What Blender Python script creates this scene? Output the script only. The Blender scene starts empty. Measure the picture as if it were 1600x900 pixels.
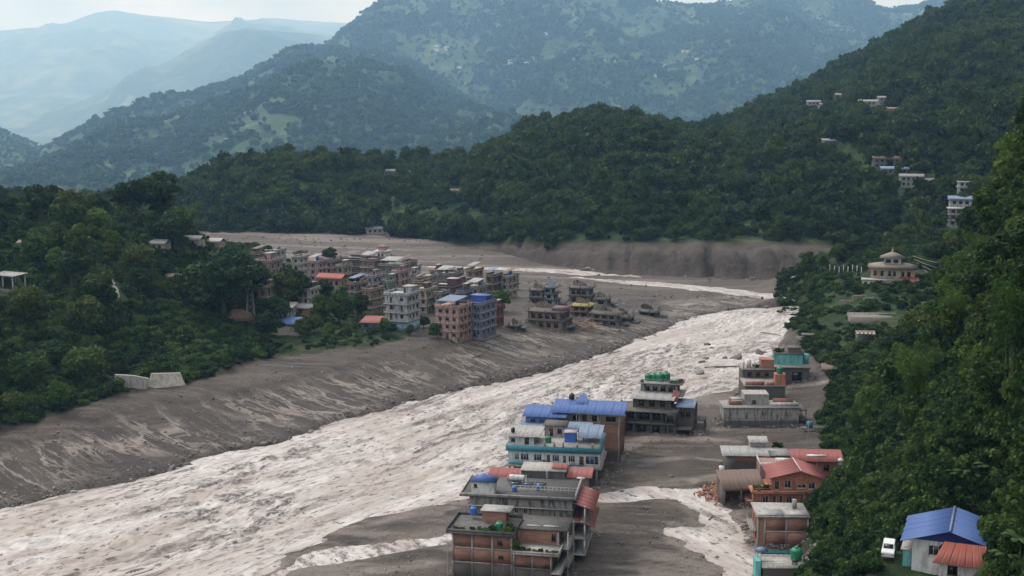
import bpy, bmesh, math, random
import numpy as np
from mathutils import Vector, Matrix
R = math.radians
random.seed(7)
rng = np.random.default_rng(11)
scn = bpy.context.scene
col = scn.collection

# ------------------------------------------------------------------ camera
CAM_H = 88.0
FPX = 2000.0                 # focal length in photograph pixels (1600 wide)
PITCH = math.atan(300.0 / FPX)
cam = bpy.data.cameras.new('camera')
cam.sensor_width = 36.0
cam.lens = 36.0 * FPX / 1600.0
cam.clip_start = 0.5
cam.clip_end = 120000.0
cam_o = bpy.data.objects.new('camera', cam)
cam_o.location = (0, 0, CAM_H)
cam_o.rotation_euler = (math.pi / 2 - PITCH, 0, 0)
col.objects.link(cam_o)
scn.camera = cam_o

# ------------------------------------------------------------------ sky and sun (overcast)
SUN_EL, SUN_AZ = R(50), R(-48)      # azimuth clockwise from +Y
world = bpy.data.worlds.new('World')
scn.world = world
world.use_nodes = True
wn, wl = world.node_tree.nodes, world.node_tree.links
wn.clear()
w_out = wn.new('ShaderNodeOutputWorld')
w_bg = wn.new('ShaderNodeBackground')
w_bg.inputs['Strength'].default_value = 0.095
w_sky = wn.new('ShaderNodeTexSky')
w_sky.sky_type = 'NISHITA'
w_sky.sun_disc = False
w_sky.sun_elevation = SUN_EL
w_sky.sun_rotation = SUN_AZ
w_tc = wn.new('ShaderNodeTexCoord')
w_map = wn.new('ShaderNodeMapping')
w_map.inputs['Scale'].default_value = (1.0, 1.0, 2.6)
w_map.inputs['Location'].default_value = (0.35, 0.2, 0.1)
w_no = wn.new('ShaderNodeTexNoise')
w_no.inputs['Scale'].default_value = 7.5
w_no.inputs['Detail'].default_value = 7
w_no.inputs['Roughness'].default_value = 0.55
w_rmp = wn.new('ShaderNodeValToRGB')
w_rmp.color_ramp.elements[0].position = 0.35
w_rmp.color_ramp.elements[0].color = (5.3, 5.6, 6.2, 1)
w_rmp.color_ramp.elements[1].position = 0.68
w_rmp.color_ramp.elements[1].color = (10.2, 10.4, 10.7, 1)
w_mix = wn.new('ShaderNodeMix')
w_mix.data_type = 'RGBA'
w_mix.inputs[0].default_value = 0.9
wl.new(w_tc.outputs['Generated'], w_map.inputs['Vector'])
wl.new(w_map.outputs['Vector'], w_no.inputs['Vector'])
wl.new(w_no.outputs['Fac'], w_rmp.inputs['Fac'])
wl.new(w_sky.outputs['Color'], w_mix.inputs[6])
wl.new(w_rmp.outputs['Color'], w_mix.inputs[7])
# an overcast sky is three times as bright overhead as at the horizon
w_sep = wn.new('ShaderNodeSeparateXYZ'); wl.new(w_tc.outputs['Generated'], w_sep.inputs[0])
w_mr = wn.new('ShaderNodeMapRange'); w_mr.inputs['From Min'].default_value = 0.0; w_mr.inputs['From Max'].default_value = 1.0
w_mr.inputs['To Min'].default_value = 0.55; w_mr.inputs['To Max'].default_value = 1.65
wl.new(w_sep.outputs[2], w_mr.inputs['Value'])
w_mul = wn.new('ShaderNodeVectorMath'); w_mul.operation = 'SCALE'
wl.new(w_mix.outputs[2], w_mul.inputs[0]); wl.new(w_mr.outputs[0], w_mul.inputs['Scale'])
wl.new(w_mul.outputs[0], w_bg.inputs['Color'])
wl.new(w_bg.outputs['Background'], w_out.inputs['Surface'])

sun = bpy.data.lights.new('sun', 'SUN')
sun.energy = 1.5
sun.angle = R(14)
sun.color = (1.0, 0.96, 0.9)
sun_o = bpy.data.objects.new('sun', sun)
sun_dir = Vector((math.sin(SUN_AZ) * math.cos(SUN_EL), math.cos(SUN_AZ) * math.cos(SUN_EL), math.sin(SUN_EL)))
sun_o.rotation_euler = sun_dir.to_track_quat('Z', 'Y').to_euler()
sun_o.location = (0, 0, 400)
col.objects.link(sun_o)

scn.view_settings.view_transform = 'Standard'
scn.view_settings.look = 'None'
scn.view_settings.exposure = 0.62
scn.view_settings.gamma = 1.0
scn.render.engine = 'CYCLES'
scn.cycles.use_denoising = True
scn.cycles.max_bounces = 5
scn.cycles.diffuse_bounces = 3
scn.cycles.transmission_bounces = 3
scn.cycles.volume_bounces = 2
scn.cycles.sample_clamp_indirect = 4.0

# ------------------------------------------------------------------ projection helpers (photograph pixel -> place)
FW = np.array((0, math.cos(PITCH), -math.sin(PITCH)))
UP = np.array((0, math.sin(PITCH), math.cos(PITCH)))
def ray(px, py):
    return FW + np.array((1.0, 0, 0)) * ((px - 800) / FPX) + UP * (-(py - 450) / FPX)
def PZ(px, py, z):
    d = ray(px, py); t = (z - CAM_H) / d[2]
    return (d[0] * t, d[1] * t, z)
def PD(px, py, D):
    d = ray(px, py); t = D / d[1]
    return (d[0] * t, D, CAM_H + d[2] * t)
def proj(P):
    P = np.asarray(P, float); v = P - np.array((0, 0, CAM_H))
    w = v @ FW
    return 800 + FPX * v[..., 0] / w, 450 - FPX * (v @ UP) / w

# ------------------------------------------------------------------ noise
def _hash(ix, iy, seed):
    h = (ix.astype(np.int64) * 374761393 + iy.astype(np.int64) * 668265263 + seed * 1274126177) & 0xffffffff
    h = ((h ^ (h >> 13)) * 1274126177) & 0xffffffff
    return ((h ^ (h >> 16)) & 0xffff) / 65535.0
def vnoise(x, y, seed=0):
    x = np.asarray(x, float); y = np.asarray(y, float)
    ix, iy = np.floor(x), np.floor(y)
    fx, fy = x - ix, y - iy
    fx = fx * fx * fx * (fx * (fx * 6 - 15) + 10); fy = fy * fy * fy * (fy * (fy * 6 - 15) + 10)
    a, b = _hash(ix, iy, seed), _hash(ix + 1, iy, seed)
    c, d = _hash(ix, iy + 1, seed), _hash(ix + 1, iy + 1, seed)
    return (a * (1 - fx) + b * fx) * (1 - fy) + (c * (1 - fx) + d * fx) * fy
def fbm(x, y, octv=4, seed=0, gain=0.5):
    s = 0; a = 1; t = 0
    for i in range(octv):
        s = s + a * (vnoise(x * 2 ** i + 17.3 * i, y * 2 ** i - 9.1 * i, seed + i) * 2 - 1); t += a; a *= gain
    return s / t
def sm(a, b, x):
    t = np.clip((x - a) / (b - a), 0, 1)
    return t * t * (3 - 2 * t)

# ------------------------------------------------------------------ object helpers
def tag(o, label=None, cat=None, group=None, kind=None):
    if label: o['label'] = label
    if cat: o['category'] = cat
    if group: o['group'] = group
    if kind: o['kind'] = kind
    return o
def link(name, me, mats=(), parent=None, loc=None, rz=None):
    o = bpy.data.objects.new(name, me)
    col.objects.link(o)
    if parent is not None: o.parent = parent
    if loc is not None: o.location = loc
    if rz is not None: o.rotation_euler = (0, 0, rz)
    return o
def mesh_np(name, V, F, mat=None, smooth=False):
    V = np.asarray(V, np.float32); F = np.asarray(F, np.int32)
    me = bpy.data.meshes.new(name)
    me.vertices.add(len(V)); me.vertices.foreach_set('co', V.ravel())
    n = F.shape[1]
    me.loops.add(F.size); me.loops.foreach_set('vertex_index', F.ravel())
    me.polygons.add(len(F)); me.polygons.foreach_set('loop_start', np.arange(0, F.size, n, dtype=np.int32))
    me.polygons.foreach_set('loop_total', np.full(len(F), n, np.int32))
    if smooth: me.polygons.foreach_set('use_smooth', np.ones(len(F), bool))
    me.update(calc_edges=True)
    if mat: me.materials.append(mat)
    return me
def attr(me, name, arr):
    a = me.attributes.new(name, 'FLOAT', 'POINT'); a.data.foreach_set('value', np.asarray(arr, np.float32).ravel())
def grid_faces(nu, nv):
    i = np.arange(nu - 1)[:, None] * nv + np.arange(nv - 1)[None, :]
    return np.stack([i, i + nv, i + nv + 1, i + 1], -1).reshape(-1, 4)

# ------------------------------------------------------------------ material helpers
class NT:
    def __init__(s, name):
        s.m = bpy.data.materials.new(name); s.m.use_nodes = True
        s.t = s.m.node_tree; s.t.nodes.clear()
        s.out = s.t.nodes.new('ShaderNodeOutputMaterial')
    def n(s, typ, **kw):
        nd = s.t.nodes.new(typ)
        for k, v in kw.items():
            if hasattr(nd, k): setattr(nd, k, v)
        return nd
    def l(s, a, b): s.t.links.new(a, b)
    def val(s, sock, v):
        if isinstance(v, bpy.types.NodeSocket): s.l(v, sock)
        else: sock.default_value = v
    def noise(s, scale, detail=4, vec=None, rough=0.55):
        nd = s.n('ShaderNodeTexNoise'); nd.inputs['Scale'].default_value = scale
        nd.inputs['Detail'].default_value = detail; nd.inputs['Roughness'].default_value = rough
        if vec is not None: s.l(vec, nd.inputs['Vector'])
        return nd.outputs['Fac']
    def ramp(s, fac, stops):
        nd = s.n('ShaderNodeValToRGB'); cr = nd.color_ramp
        while len(cr.elements) > 1: cr.elements.remove(cr.elements[-1])
        for i, (p, c) in enumerate(stops):
            e = cr.elements[0] if i == 0 else cr.elements.new(p)
            e.position = p; e.color = (c, c, c, 1) if not hasattr(c, '__len__') else (*c, 1)
        s.l(fac, nd.inputs['Fac']); return nd.outputs['Color']
    def mix(s, fac, a, b, mode='MIX'):
        nd = s.n('ShaderNodeMix'); nd.data_type = 'RGBA'; nd.blend_type = mode
        s.val(nd.inputs[0], fac)
        for k, v in ((6, a), (7, b)):
            if isinstance(v, bpy.types.NodeSocket): s.l(v, nd.inputs[k])
            else: nd.inputs[k].default_value = (*v, 1)
        return nd.outputs[2]
    def math(s, op, a, b=None, c=None):
        nd = s.n('ShaderNodeMath'); nd.operation = op
        s.val(nd.inputs[0], a)
        if b is not None: s.val(nd.inputs[1], b)
        if c is not None: s.val(nd.inputs[2], c)
        return nd.outputs[0]
    def attr(s, name):
        nd = s.n('ShaderNodeAttribute'); nd.attribute_name = name; return nd.outputs['Fac']
    def geo(s): return s.n('ShaderNodeNewGeometry')
    def mapping(s, vec, scale=(1, 1, 1), rot=(0, 0, 0)):
        nd = s.n('ShaderNodeMapping'); nd.inputs['Scale'].default_value = scale; nd.inputs['Rotation'].default_value = rot
        s.l(vec, nd.inputs['Vector']); return nd.outputs['Vector']
    def bump(s, h, strength=0.5, dist=0.1):
        nd = s.n('ShaderNodeBump'); nd.inputs['Strength'].default_value = strength; nd.inputs['Distance'].default_value = dist
        s.l(h, nd.inputs['Height']); return nd.outputs['Normal']
    def principled(s, color, rough=0.8, normal=None, spec=0.3, metal=0.0):
        b = s.n('ShaderNodeBsdfPrincipled')
        if isinstance(color, bpy.types.NodeSocket): s.l(color, b.inputs['Base Color'])
        else: b.inputs['Base Color'].default_value = (*color, 1)
        s.val(b.inputs['Roughness'], rough)
        b.inputs['Specular IOR Level'].default_value = spec
        b.inputs['Metallic'].default_value = metal
        if normal is not None: s.l(normal, b.inputs['Normal'])
        s.l(b.outputs['BSDF'], s.out.inputs['Surface'])
        return b
# ================================================================== terrain
def polyw(pts, z=0.0):
    return np.array([PZ(a, b, z)[:2] for a, b in pts])
WATER_L = [(-400, 900), (-250, 862), (0, 803), (130, 775), (250, 745), (350, 712), (450, 690), (560, 658), (650, 632), (730, 612),
           (800, 598), (860, 583), (930, 560), (990, 540), (1050, 518), (1090, 500), (1140, 487), (1200, 480), (1245, 474)]
WATER_R = [(1262, 480), (1250, 500), (1222, 512), (1210, 535), (1200, 562), (1170, 580), (1150, 596), (1120, 606), (1085, 614),
           (1000, 640), (900, 680), (800, 735), (770, 752), (740, 772), (650, 785), (560, 805), (500, 830), (430, 860), (370, 890),
           (330, 930), (250, 1010), (150, 1100), (-400, 1100)]
WPOLY = polyw(WATER_L + WATER_R)
F1 = polyw([(520, 416), (700, 415), (850, 420), (1000, 428), (1000, 433), (850, 427), (700, 422), (520, 421)])
F2 = polyw([(840, 431), (950, 436), (1100, 447), (1220, 460), (1262, 470), (1250, 496), (1232, 486), (1215, 470), (1100, 455), (950, 441), (840, 434)])
LEDGE = polyw(WATER_L)
STREAMS = [(polyw([(1215, 960), (1165, 880), (1135, 830), (1110, 795), (1075, 770), (1010, 768), (950, 778)], .5), 4.6, 1), (polyw([(705, 836), (600, 852), (500, 868), (420, 888), (340, 915)], .5), 3.6, 1),
           (polyw([(1185, 742), (1100, 748), (1000, 758), (940, 768)], .8), 1.6, 0), (polyw([(990, 690), (1060, 686), (1150, 690)], .8), 1.3, 0), (polyw([(1050, 840), (1085, 865), (1060, 890), (980, 905)], .8), 1.0, 0),
           (polyw([(1300, 610), (1230, 612), (1150, 668), (1060, 672), (980, 700)], .8), 1.5, 0), (polyw([(1010, 720), (1080, 715), (1140, 722)], .8), 1.0, 0), (polyw([(680, 880), (600, 892), (500, 905)], .8), 1.4, 0),
           (polyw([(1180, 905), (1140, 860), (1090, 830)], .5), 6.0, 1), (polyw([(700, 795), (620, 808), (540, 822)], .8), .8, 0)]
def streams(X, Y, only_water=False):
    m = np.full(X.shape, -9.0)
    for P, w, wt in STREAMS:
        if only_water and not wt: continue
        bx0, by0 = P.min(0) - 25; bx1, by1 = P.max(0) + 25
        k = (X > bx0) & (X < bx1) & (Y > by0) & (Y < by1)
        if k.any():
            d, s, _ = along(X[k], Y[k], P)
            m[k] = np.maximum(m[k], w - d)
    return m
def sdpoly(X, Y, P):
    """signed distance, negative inside"""
    d2 = np.full(X.shape, 1e18); ins = np.zeros(X.shape, bool)
    n = len(P)
    for i in range(n):
        ax, ay = P[i]; bx, by = P[(i + 1) % n]
        ex, ey = bx - ax, by - ay
        t = np.clip(((X - ax) * ex + (Y - ay) * ey) / (ex * ex + ey * ey + 1e-9), 0, 1)
        d2 = np.minimum(d2, (X - ax - t * ex) ** 2 + (Y - ay - t * ey) ** 2)
        c = ((ay > Y) != (by > Y)) & (X < (bx - ax) * (Y - ay) / (by - ay + 1e-12) + ax)
        ins ^= c
    d = np.sqrt(d2)
    return np.where(ins, -d, d)
def along(X, Y, P):
    """distance to a polyline, arc length, side"""
    d2 = np.full(X.shape, 1e18); s = np.zeros(X.shape); side = np.zeros(X.shape); acc = 0
    for i in range(len(P) - 1):
        ax, ay = P[i]; bx, by = P[i + 1]; ex, ey = bx - ax, by - ay; L = math.hypot(ex, ey)
        t = np.clip(((X - ax) * ex + (Y - ay) * ey) / (L * L), 0, 1)
        q = (X - ax - t * ex) ** 2 + (Y - ay - t * ey) ** 2
        m = q < d2
        d2 = np.where(m, q, d2); s = np.where(m, acc + t * L, s)
        side = np.where(m, np.sign(ex * (Y - ay) - ey * (X - ax)), side)
        acc += L
    return np.sqrt(d2), s, side

CTRL = [PZ(*a) for a in [
    (-200, 830, 2), (-200, 700, 8), (0, 790, .9), (0, 740, 2.2), (0, 690, 4.4), (0, 655, 6.2), (130, 760, 1.1), (130, 700, 3.5), (150, 640, 7.5),
    (300, 715, 1.1), (300, 650, 4.0), (250, 605, 8), (450, 680, 1), (450, 610, 3.8), (400, 570, 7.5), (600, 640, 1), (600, 580, 3.6),
    (560, 545, 7.5), (750, 600, 1), (750, 560, 4), (700, 532, 6.5), (900, 560, 1), (870, 525, 4), (850, 490, 6), (1000, 525, 1),
    (960, 490, 4), (1050, 505, .9), (450, 510, 9.5), (620, 515, 8), (500, 470, 9.5), (700, 480, 8), (780, 460, 7), (600, 430, 8),
    (420, 430, 10), (350, 430, 13), (560, 412, 5), (800, 440, 4), (900, 460, 4), (1000, 470, 2.5), (300, 385, 3), (500, 385, 2.2),
    (700, 400, 1.4), (640, 402, 2), (900, 425, .8), (1000, 440, .8), (1100, 455, .7), (1150, 470, .7), (400, 375, 4), (200, 380, 5),
    (1000, 700, 1.0), (1100, 800, 1.0), (950, 850, 1.2), (1150, 650, 1.1), (1230, 620, 1.3), (1100, 720, 1.0), (600, 880, .8),
    (900, 900, 1.2), (1170, 880, .8), (720, 840, .9), (1060, 640, 1.0), (1180, 720, 1.0), (1230, 575, 1.6), (1100, 900, .8), (700, 1050, .8),
    (1240, 540, 2.2), (1232, 520, 2), (1268, 548, 4), (1300, 590, 4), (1256, 512, 4), (1275, 500, 8), (1290, 520, 7), (1330, 480, 12),
    (1350, 520, 9), (1400, 497, 12), (1390, 442, 17), (1300, 425, 17), (1290, 404, 15), (1440, 440, 19), (1262, 455, 9), (1254, 452, 3),
    (1270, 402, 8), (1300, 455, 14)]]
CTRL += [PD(*a) for a in [
    (250, 350, 470), (150, 365, 450), (0, 350, 470), (-150, 330, 440), (300, 400, 455), (340, 470, 440), (40, 392, 440), (170, 450, 400),
    (100, 500, 375), (250, 520, 395), (50, 560, 350), (150, 580, 362), (350, 530, 412), (1480, 400, 560)]]
CTRL += [(-150, 560, 20), (-120, 640, 11), (-200, 600, 25), (-260, 480, 45), (-260, 650, 25), (-250, 800, 8), (-300, 380, 50), (-230, 330, 30),
         (-180, 250, 8), (118, 600, 0.5), (135, 640, 1), (175, 600, 13), (230, 620, 22), (300, 640, 30), (300, 500, 45), (320, 800, 20), (150, 700, 1),
         (0, 800, 3), (-100, 850, 4), (100, 850, 4), (70, 560, 0.4), (110, 500, 1.0), (-130, 200, 3), (0, 120, 1), (100, 120, 3), (300, 120, 10), (-300, 120, 20)]
CTRL = np.array(CTRL)
def _tps_k(r2): return np.where(r2 > 0, 0.5 * r2 * np.log(r2 + 1e-12), 0)
_sc = 100.0
_xy = CTRL[:, :2] / _sc
_n = len(CTRL)
_K = _tps_k(((_xy[:, None] - _xy[None]) ** 2).sum(-1)) + np.eye(_n) * 0.004
_P = np.c_[np.ones(_n), _xy]
_A = np.zeros((_n + 3, _n + 3)); _A[:_n, :_n] = _K; _A[:_n, _n:] = _P; _A[_n:, :_n] = _P.T
_W = np.linalg.solve(_A, np.r_[CTRL[:, 2], 0, 0, 0])
def tps(X, Y):
    x, y = X / _sc, Y / _sc
    z = _W[_n] + _W[_n + 1] * x + _W[_n + 2] * y
    for i in range(_n):
        z = z + _W[i] * _tps_k((x - _xy[i, 0]) ** 2 + (y - _xy[i, 1]) ** 2)
    return z
FOOT_Y = [60, 90, 132.4, 157.7, 225.2, 240.3, 258.5, 275.7, 290.9, 331.3, 348.5, 392.0, 419.3, 432.5, 472.9, 513.3, 594.2, 695.3, 998.7]
FOOT_X = [12, 18, 27, 31, 51, 55, 61, 72, 78, 89, 98, 115, 128, 138, 166, 196, 238, 300, 420]
VEG_Y = [60, 90, 157.7, 225.2, 240.3, 258.5, 275.7, 290.9, 331.3, 348.5, 392.0, 419.3, 464.8, 526.5, 586.1, 614.5, 695.3]
VEG_X = [0, 6, 28, 53, 57, 62, 71, 74, 81, 87, 100, 97, 103, 111, 122, 131, 190]
LVEG = np.array([PZ(*a)[:2] for a in [(-400, 720, 8), (-200, 690, 8), (0, 655, 7.5), (110, 640, 7.5), (200, 612, 8), (260, 600, 8), (330, 583, 7.5),
        (420, 555, 7.5), (480, 548, 7.5), (560, 543, 7.5), (620, 530, 8), (640, 515, 8), (600, 480, 8), (500, 440, 9), (430, 405, 7), (330, 395, 8), (100, 380, 6), (-600, 380, 8)]])
BENCH = [(56.5, 159.5, 26.5, 8.5), (55, 149.5, 25.0, 6.0), (48.5, 156.5, 26.0, 4.0)]
def terrain(X, Y, detail=True):
    X = np.asarray(X, float); Y = np.asarray(Y, float)
    z = np.maximum(tps(X, Y), 0.45)
    foot = np.interp(Y, FOOT_Y, FOOT_X)
    d = np.maximum(X - foot + 3 * fbm(X / 25, Y / 25, 3, 5), 0)
    zs = 0.92 * d + 0.0195 * d * d
    zs = np.where(zs > 90, 90 + (zs - 90) * 0.3, zs)
    z = np.maximum(z, zs) + 0.15 * np.minimum(z, zs)
    for bx, by, bz, br in BENCH:
        kb = sm(br * 1.7, br, np.hypot(X - bx, Y - by)); z = z * (1 - kb) + bz * kb
    sw = np.minimum(np.minimum(sdpoly(X, Y, WPOLY), sdpoly(X, Y, F1)), sdpoly(X, Y, F2))
    wob = 3.4 * fbm(X / 11, Y / 11, 4, 31) + 0.6 * fbm(X / 2.5, Y / 2.5, 2, 37)
    sw2 = sw + wob
    if detail:
        veg = vegmask(X, Y)
        bare = 1 - veg
        dl, t, side = along(X, Y, LEDGE)
        left = (side > 0)
        # left bank: a steep cut at the water, rivulet gullies, a terrace scarp
        nn = dl + 3 * fbm(t / 18, dl / 18, 3, 41)
        z = z + np.where(left, bare * (- 0.8 * sm(2, 16, nn) + .7 * sm(36, 39, nn) - .7 * sm(40, 60, nn)), 0)
        z = z - np.where(left, bare * 0.5 * riv(t, dl), 0)
        z = z + bare * (0.55 * fbm(X / 11, Y / 11, 4, 51) + 0.16 * fbm(X / 2.2, Y / 2.2, 3, 57))
        # mud levees and streams between the two rows of houses
        rb = (~left) & (X > -70) & (Y < 470)
        q = (X * 0.35 + Y) / 9.0
        z = z + np.where(rb, bare * 0.42 * (vnoise(q + 1.2 * fbm(X / 22, Y / 22, 3, 61), X / 60, 62) - 0.5), 0)
        z = z + veg * 1.3 * fbm(X / 13, Y / 13, 4, 71)
    st = streams(X, Y, True) + 4.2 * fbm(X / 14, Y / 5, 5, 33, .6)
    z = np.where(st > -2, np.minimum(z, 1.0 + (z - 1.0) * sm(0, -2, st) - 1.25 * sm(-2, 1.2, st)), z)
    k = sm(-1.0, 6.0, sw2 + (4.2 + 2.5 * fbm(X / 30, Y / 12, 3, 39)) * sm(520, 540, Y))
    return np.where(sw2 < 6.0, -1.6 * (1 - k) + np.maximum(z, 0.25) * k, np.where(st > -2, z, np.maximum(z, 0.2)))
def riv(t, n):
    a = t / 7.5 + 1.1 * fbm(t / 20, n / 14, 3, 81) + n * 0.012
    r = 1 - np.abs(2 * vnoise(a, n / 45 + 7, 82) - 1)
    b = t / 4.0 - n * 0.05 + 1.3 * fbm(t / 12, n / 9, 3, 85)
    r2 = 1 - np.abs(2 * vnoise(b, n / 30, 86) - 1)
    return np.maximum(sm(.78, .93, r), 0.75 * sm(.84, .96, r2)) * sm(2, 7, n) * (1 - sm(30, 42, n)) * (.35 + .65 * sm(.25, .5, vnoise(t / 55, n / 200, 84) + 0.1))
def vegmask(X, Y):
    w = 2.5 * fbm(X / 8, Y / 8, 3, 91)
    vl = sm(1.5, -1.5, sdpoly(X, Y, LVEG) + w)
    vx = np.interp(Y, VEG_Y, VEG_X)
    vr = sm(-1.5, 1.5, X - vx + w) * (1 - sm(650, 700, Y))
    vb = sm(8, -8, X + .25 * Y + w) * sm(560, 600, Y)
    return np.maximum(np.maximum(vl, vr), vb)

def axis_pts(segs):
    out = []
    for a, b, st in segs:
        n = max(1, int(round((b - a) / st))); out += list(np.linspace(a, b, n, endpoint=False))
    out.append(segs[-1][1]); return np.array(out)
gx = axis_pts([(-420, -240, 6), (-240, -150, 2.4), (-150, 110, 1.05), (110, 200, 1.8), (200, 420, 6)])
gy = axis_pts([(60, 200, 3.5), (200, 430, 0.95), (430, 620, 1.5), (620, 920, 3)])
GX, GY = np.meshgrid(gx, gy, indexing='ij')
GZ = terrain(GX, GY)
_vegm = vegmask(GX, GY)
_dl, _t, _side = along(GX, GY, LEDGE)
_riv = .35 * np.where(_side > 0, riv(_t, _dl), 0) * (1 - _vegm)
# pale silty water lying in the hollows of the right bank
_rb = (_side < 0) & (GY < 480)
_wet = np.where(_rb, sm(0.0, -0.25, GZ - 0.95 - 0.1 * fbm(GX / 5, GY / 5, 3, 99)), 0)
_str = sm(.50, .62, 0.5 + 0.5 * fbm(GX / 30 + GY / 60, (GX * 0.35 + GY) / 4.5, 4, 101))
_st = streams(GX, GY) + 3.6 * fbm(GX / 12, GY / 4, 5, 103, .6)
_pale = np.clip(np.maximum(np.maximum(_riv, 0.55 * _wet * _str), sm(-1.6, .8, _st) * (.6 + .4 * fbm(GX / 3, GY / 3, 3, 104))), 0, 1) * (1 - _vegm)
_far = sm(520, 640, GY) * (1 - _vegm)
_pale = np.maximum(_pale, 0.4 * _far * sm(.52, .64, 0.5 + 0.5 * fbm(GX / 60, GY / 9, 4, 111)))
_bank = np.where(_side > 0, np.exp(-((_dl - 5) / 6) ** 2), 0)

nt = NT('ground')
g = nt.geo(); pos = g.outputs['Position']
n1 = nt.noise(0.06, 6, pos); n2 = nt.noise(0.5, 5, pos); n3 = nt.noise(2.2, 4, pos, 0.7)
n4 = nt.noise(1.1, 6, pos, .72); n5 = nt.noise(.28, 6, nt.mapping(pos, (.22, 1.25, 1), (0, 0, .22)), .65)
mud = nt.ramp(n1, [(0.34, (0.0324, 0.0249, 0.0196)), (0.5, (0.0678, 0.0527, 0.0420)), (0.66, (0.0925, 0.0733, 0.0594))])
mud = nt.mix(nt.ramp(n5, [(.46, 0.0), (.62, .85)]), mud, (0.1504, 0.1231, 0.1035))
mud = nt.mix(nt.ramp(n4, [(.5, 0.0), (.64, .75)]), mud, (0.0216, 0.0168, 0.0140))
mud = nt.mix(nt.ramp(n3, [(.56, 0.0), (.70, .7)]), mud, (0.1581, 0.1282, 0.1063))
mud = nt.mix(nt.math('MULTIPLY', nt.attr('bank'), nt.ramp(n4, [(.35, .0), (.6, .45)])), mud, (0.0216, 0.0168, 0.0140))
cb_ = nt.n('ShaderNodeCombineXYZ'); bn = nt.attr('bn'); nt.l(nt.attr('bt'), cb_.inputs[0]); nt.l(bn, cb_.inputs[1])
rv = nt.noise(1.0, 5, nt.mapping(cb_.outputs[0], (.085, .020, 1), (0, 0, .22)), .62); rv2 = nt.noise(1.0, 4, nt.mapping(cb_.outputs[0], (.20, .035, 1), (0, 0, -.25)), .62)
rl = nt.ramp(nt.math('ABSOLUTE', nt.math('SUBTRACT', rv, .5)), [(.0, 1.0), (.010, .85), (.024, 0.0)])
rl2 = nt.ramp(nt.math('ABSOLUTE', nt.math('SUBTRACT', rv2, .5)), [(.0, .75), (.008, .55), (.020, 0.0)])
band = nt.ramp(nt.math('DIVIDE', bn, 60.0), [(.04, 0.0), (.12, 1.0), (.5, 1.0), (.68, 0.0)])
gate = nt.ramp(nt.noise(.028, 3, pos), [(.38, .15), (.55, 1.0)])
rills = nt.math('MULTIPLY', nt.math('MULTIPLY', nt.math('MAXIMUM', rl, rl2), band), gate)
mud = nt.mix(nt.math('MULTIPLY', band, .55), mud, (0.0347, 0.0278, 0.0231))
mud = nt.mix(nt.math('MULTIPLY', rills, .9), mud, (0.2972, 0.2505, 0.2165))
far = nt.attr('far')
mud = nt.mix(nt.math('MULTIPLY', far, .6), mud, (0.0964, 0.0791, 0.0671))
mud = nt.mix(nt.math('MULTIPLY', nt.attr('pale'), nt.ramp(n4, [(.36, .45), (.56, 1.0)])), mud, (0.3068, 0.2596, 0.2234))
vg = nt.ramp(nt.noise(0.35, 6, pos), [(.3, (.012, .022, .008)), (.5, (.026, .047, .014)), (.7, (.055, .085, .024))])
vg = nt.mix(nt.ramp(nt.noise(.09, 4, pos), [(.55, 0.0), (.68, .7)]), vg, (.075, .062, .042))
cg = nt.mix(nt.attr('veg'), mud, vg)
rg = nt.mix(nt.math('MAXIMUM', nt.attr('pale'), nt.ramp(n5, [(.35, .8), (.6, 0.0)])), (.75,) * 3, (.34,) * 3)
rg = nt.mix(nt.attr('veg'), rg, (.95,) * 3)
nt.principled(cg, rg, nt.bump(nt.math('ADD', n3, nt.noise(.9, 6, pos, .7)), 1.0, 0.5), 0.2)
M_GROUND = nt.m
me = mesh_np('ground', np.stack([GX, GY, GZ], -1).reshape(-1, 3), grid_faces(len(gx), len(gy)), M_GROUND, True)
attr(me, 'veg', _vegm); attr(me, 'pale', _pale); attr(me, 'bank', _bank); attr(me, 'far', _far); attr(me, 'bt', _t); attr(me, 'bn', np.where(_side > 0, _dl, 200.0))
tag(link('ground', me), 'grey mud and debris flats, green slopes and terraces of the valley', kind='structure')

def on_ground(px, py):
    """march the photograph ray to the ground"""
    d = ray(px, py)
    t = np.linspace(60, 1100, 2600)
    X, Y, Z = d[0] * t, d[1] * t, CAM_H + d[2] * t
    h = terrain(X, Y)
    i = np.argmax(Z < h)
    return (float(X[i]), float(Y[i]), float(h[i]))
def hz(x, y): return float(terrain(np.array([x]), np.array([y]))[0])

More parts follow.
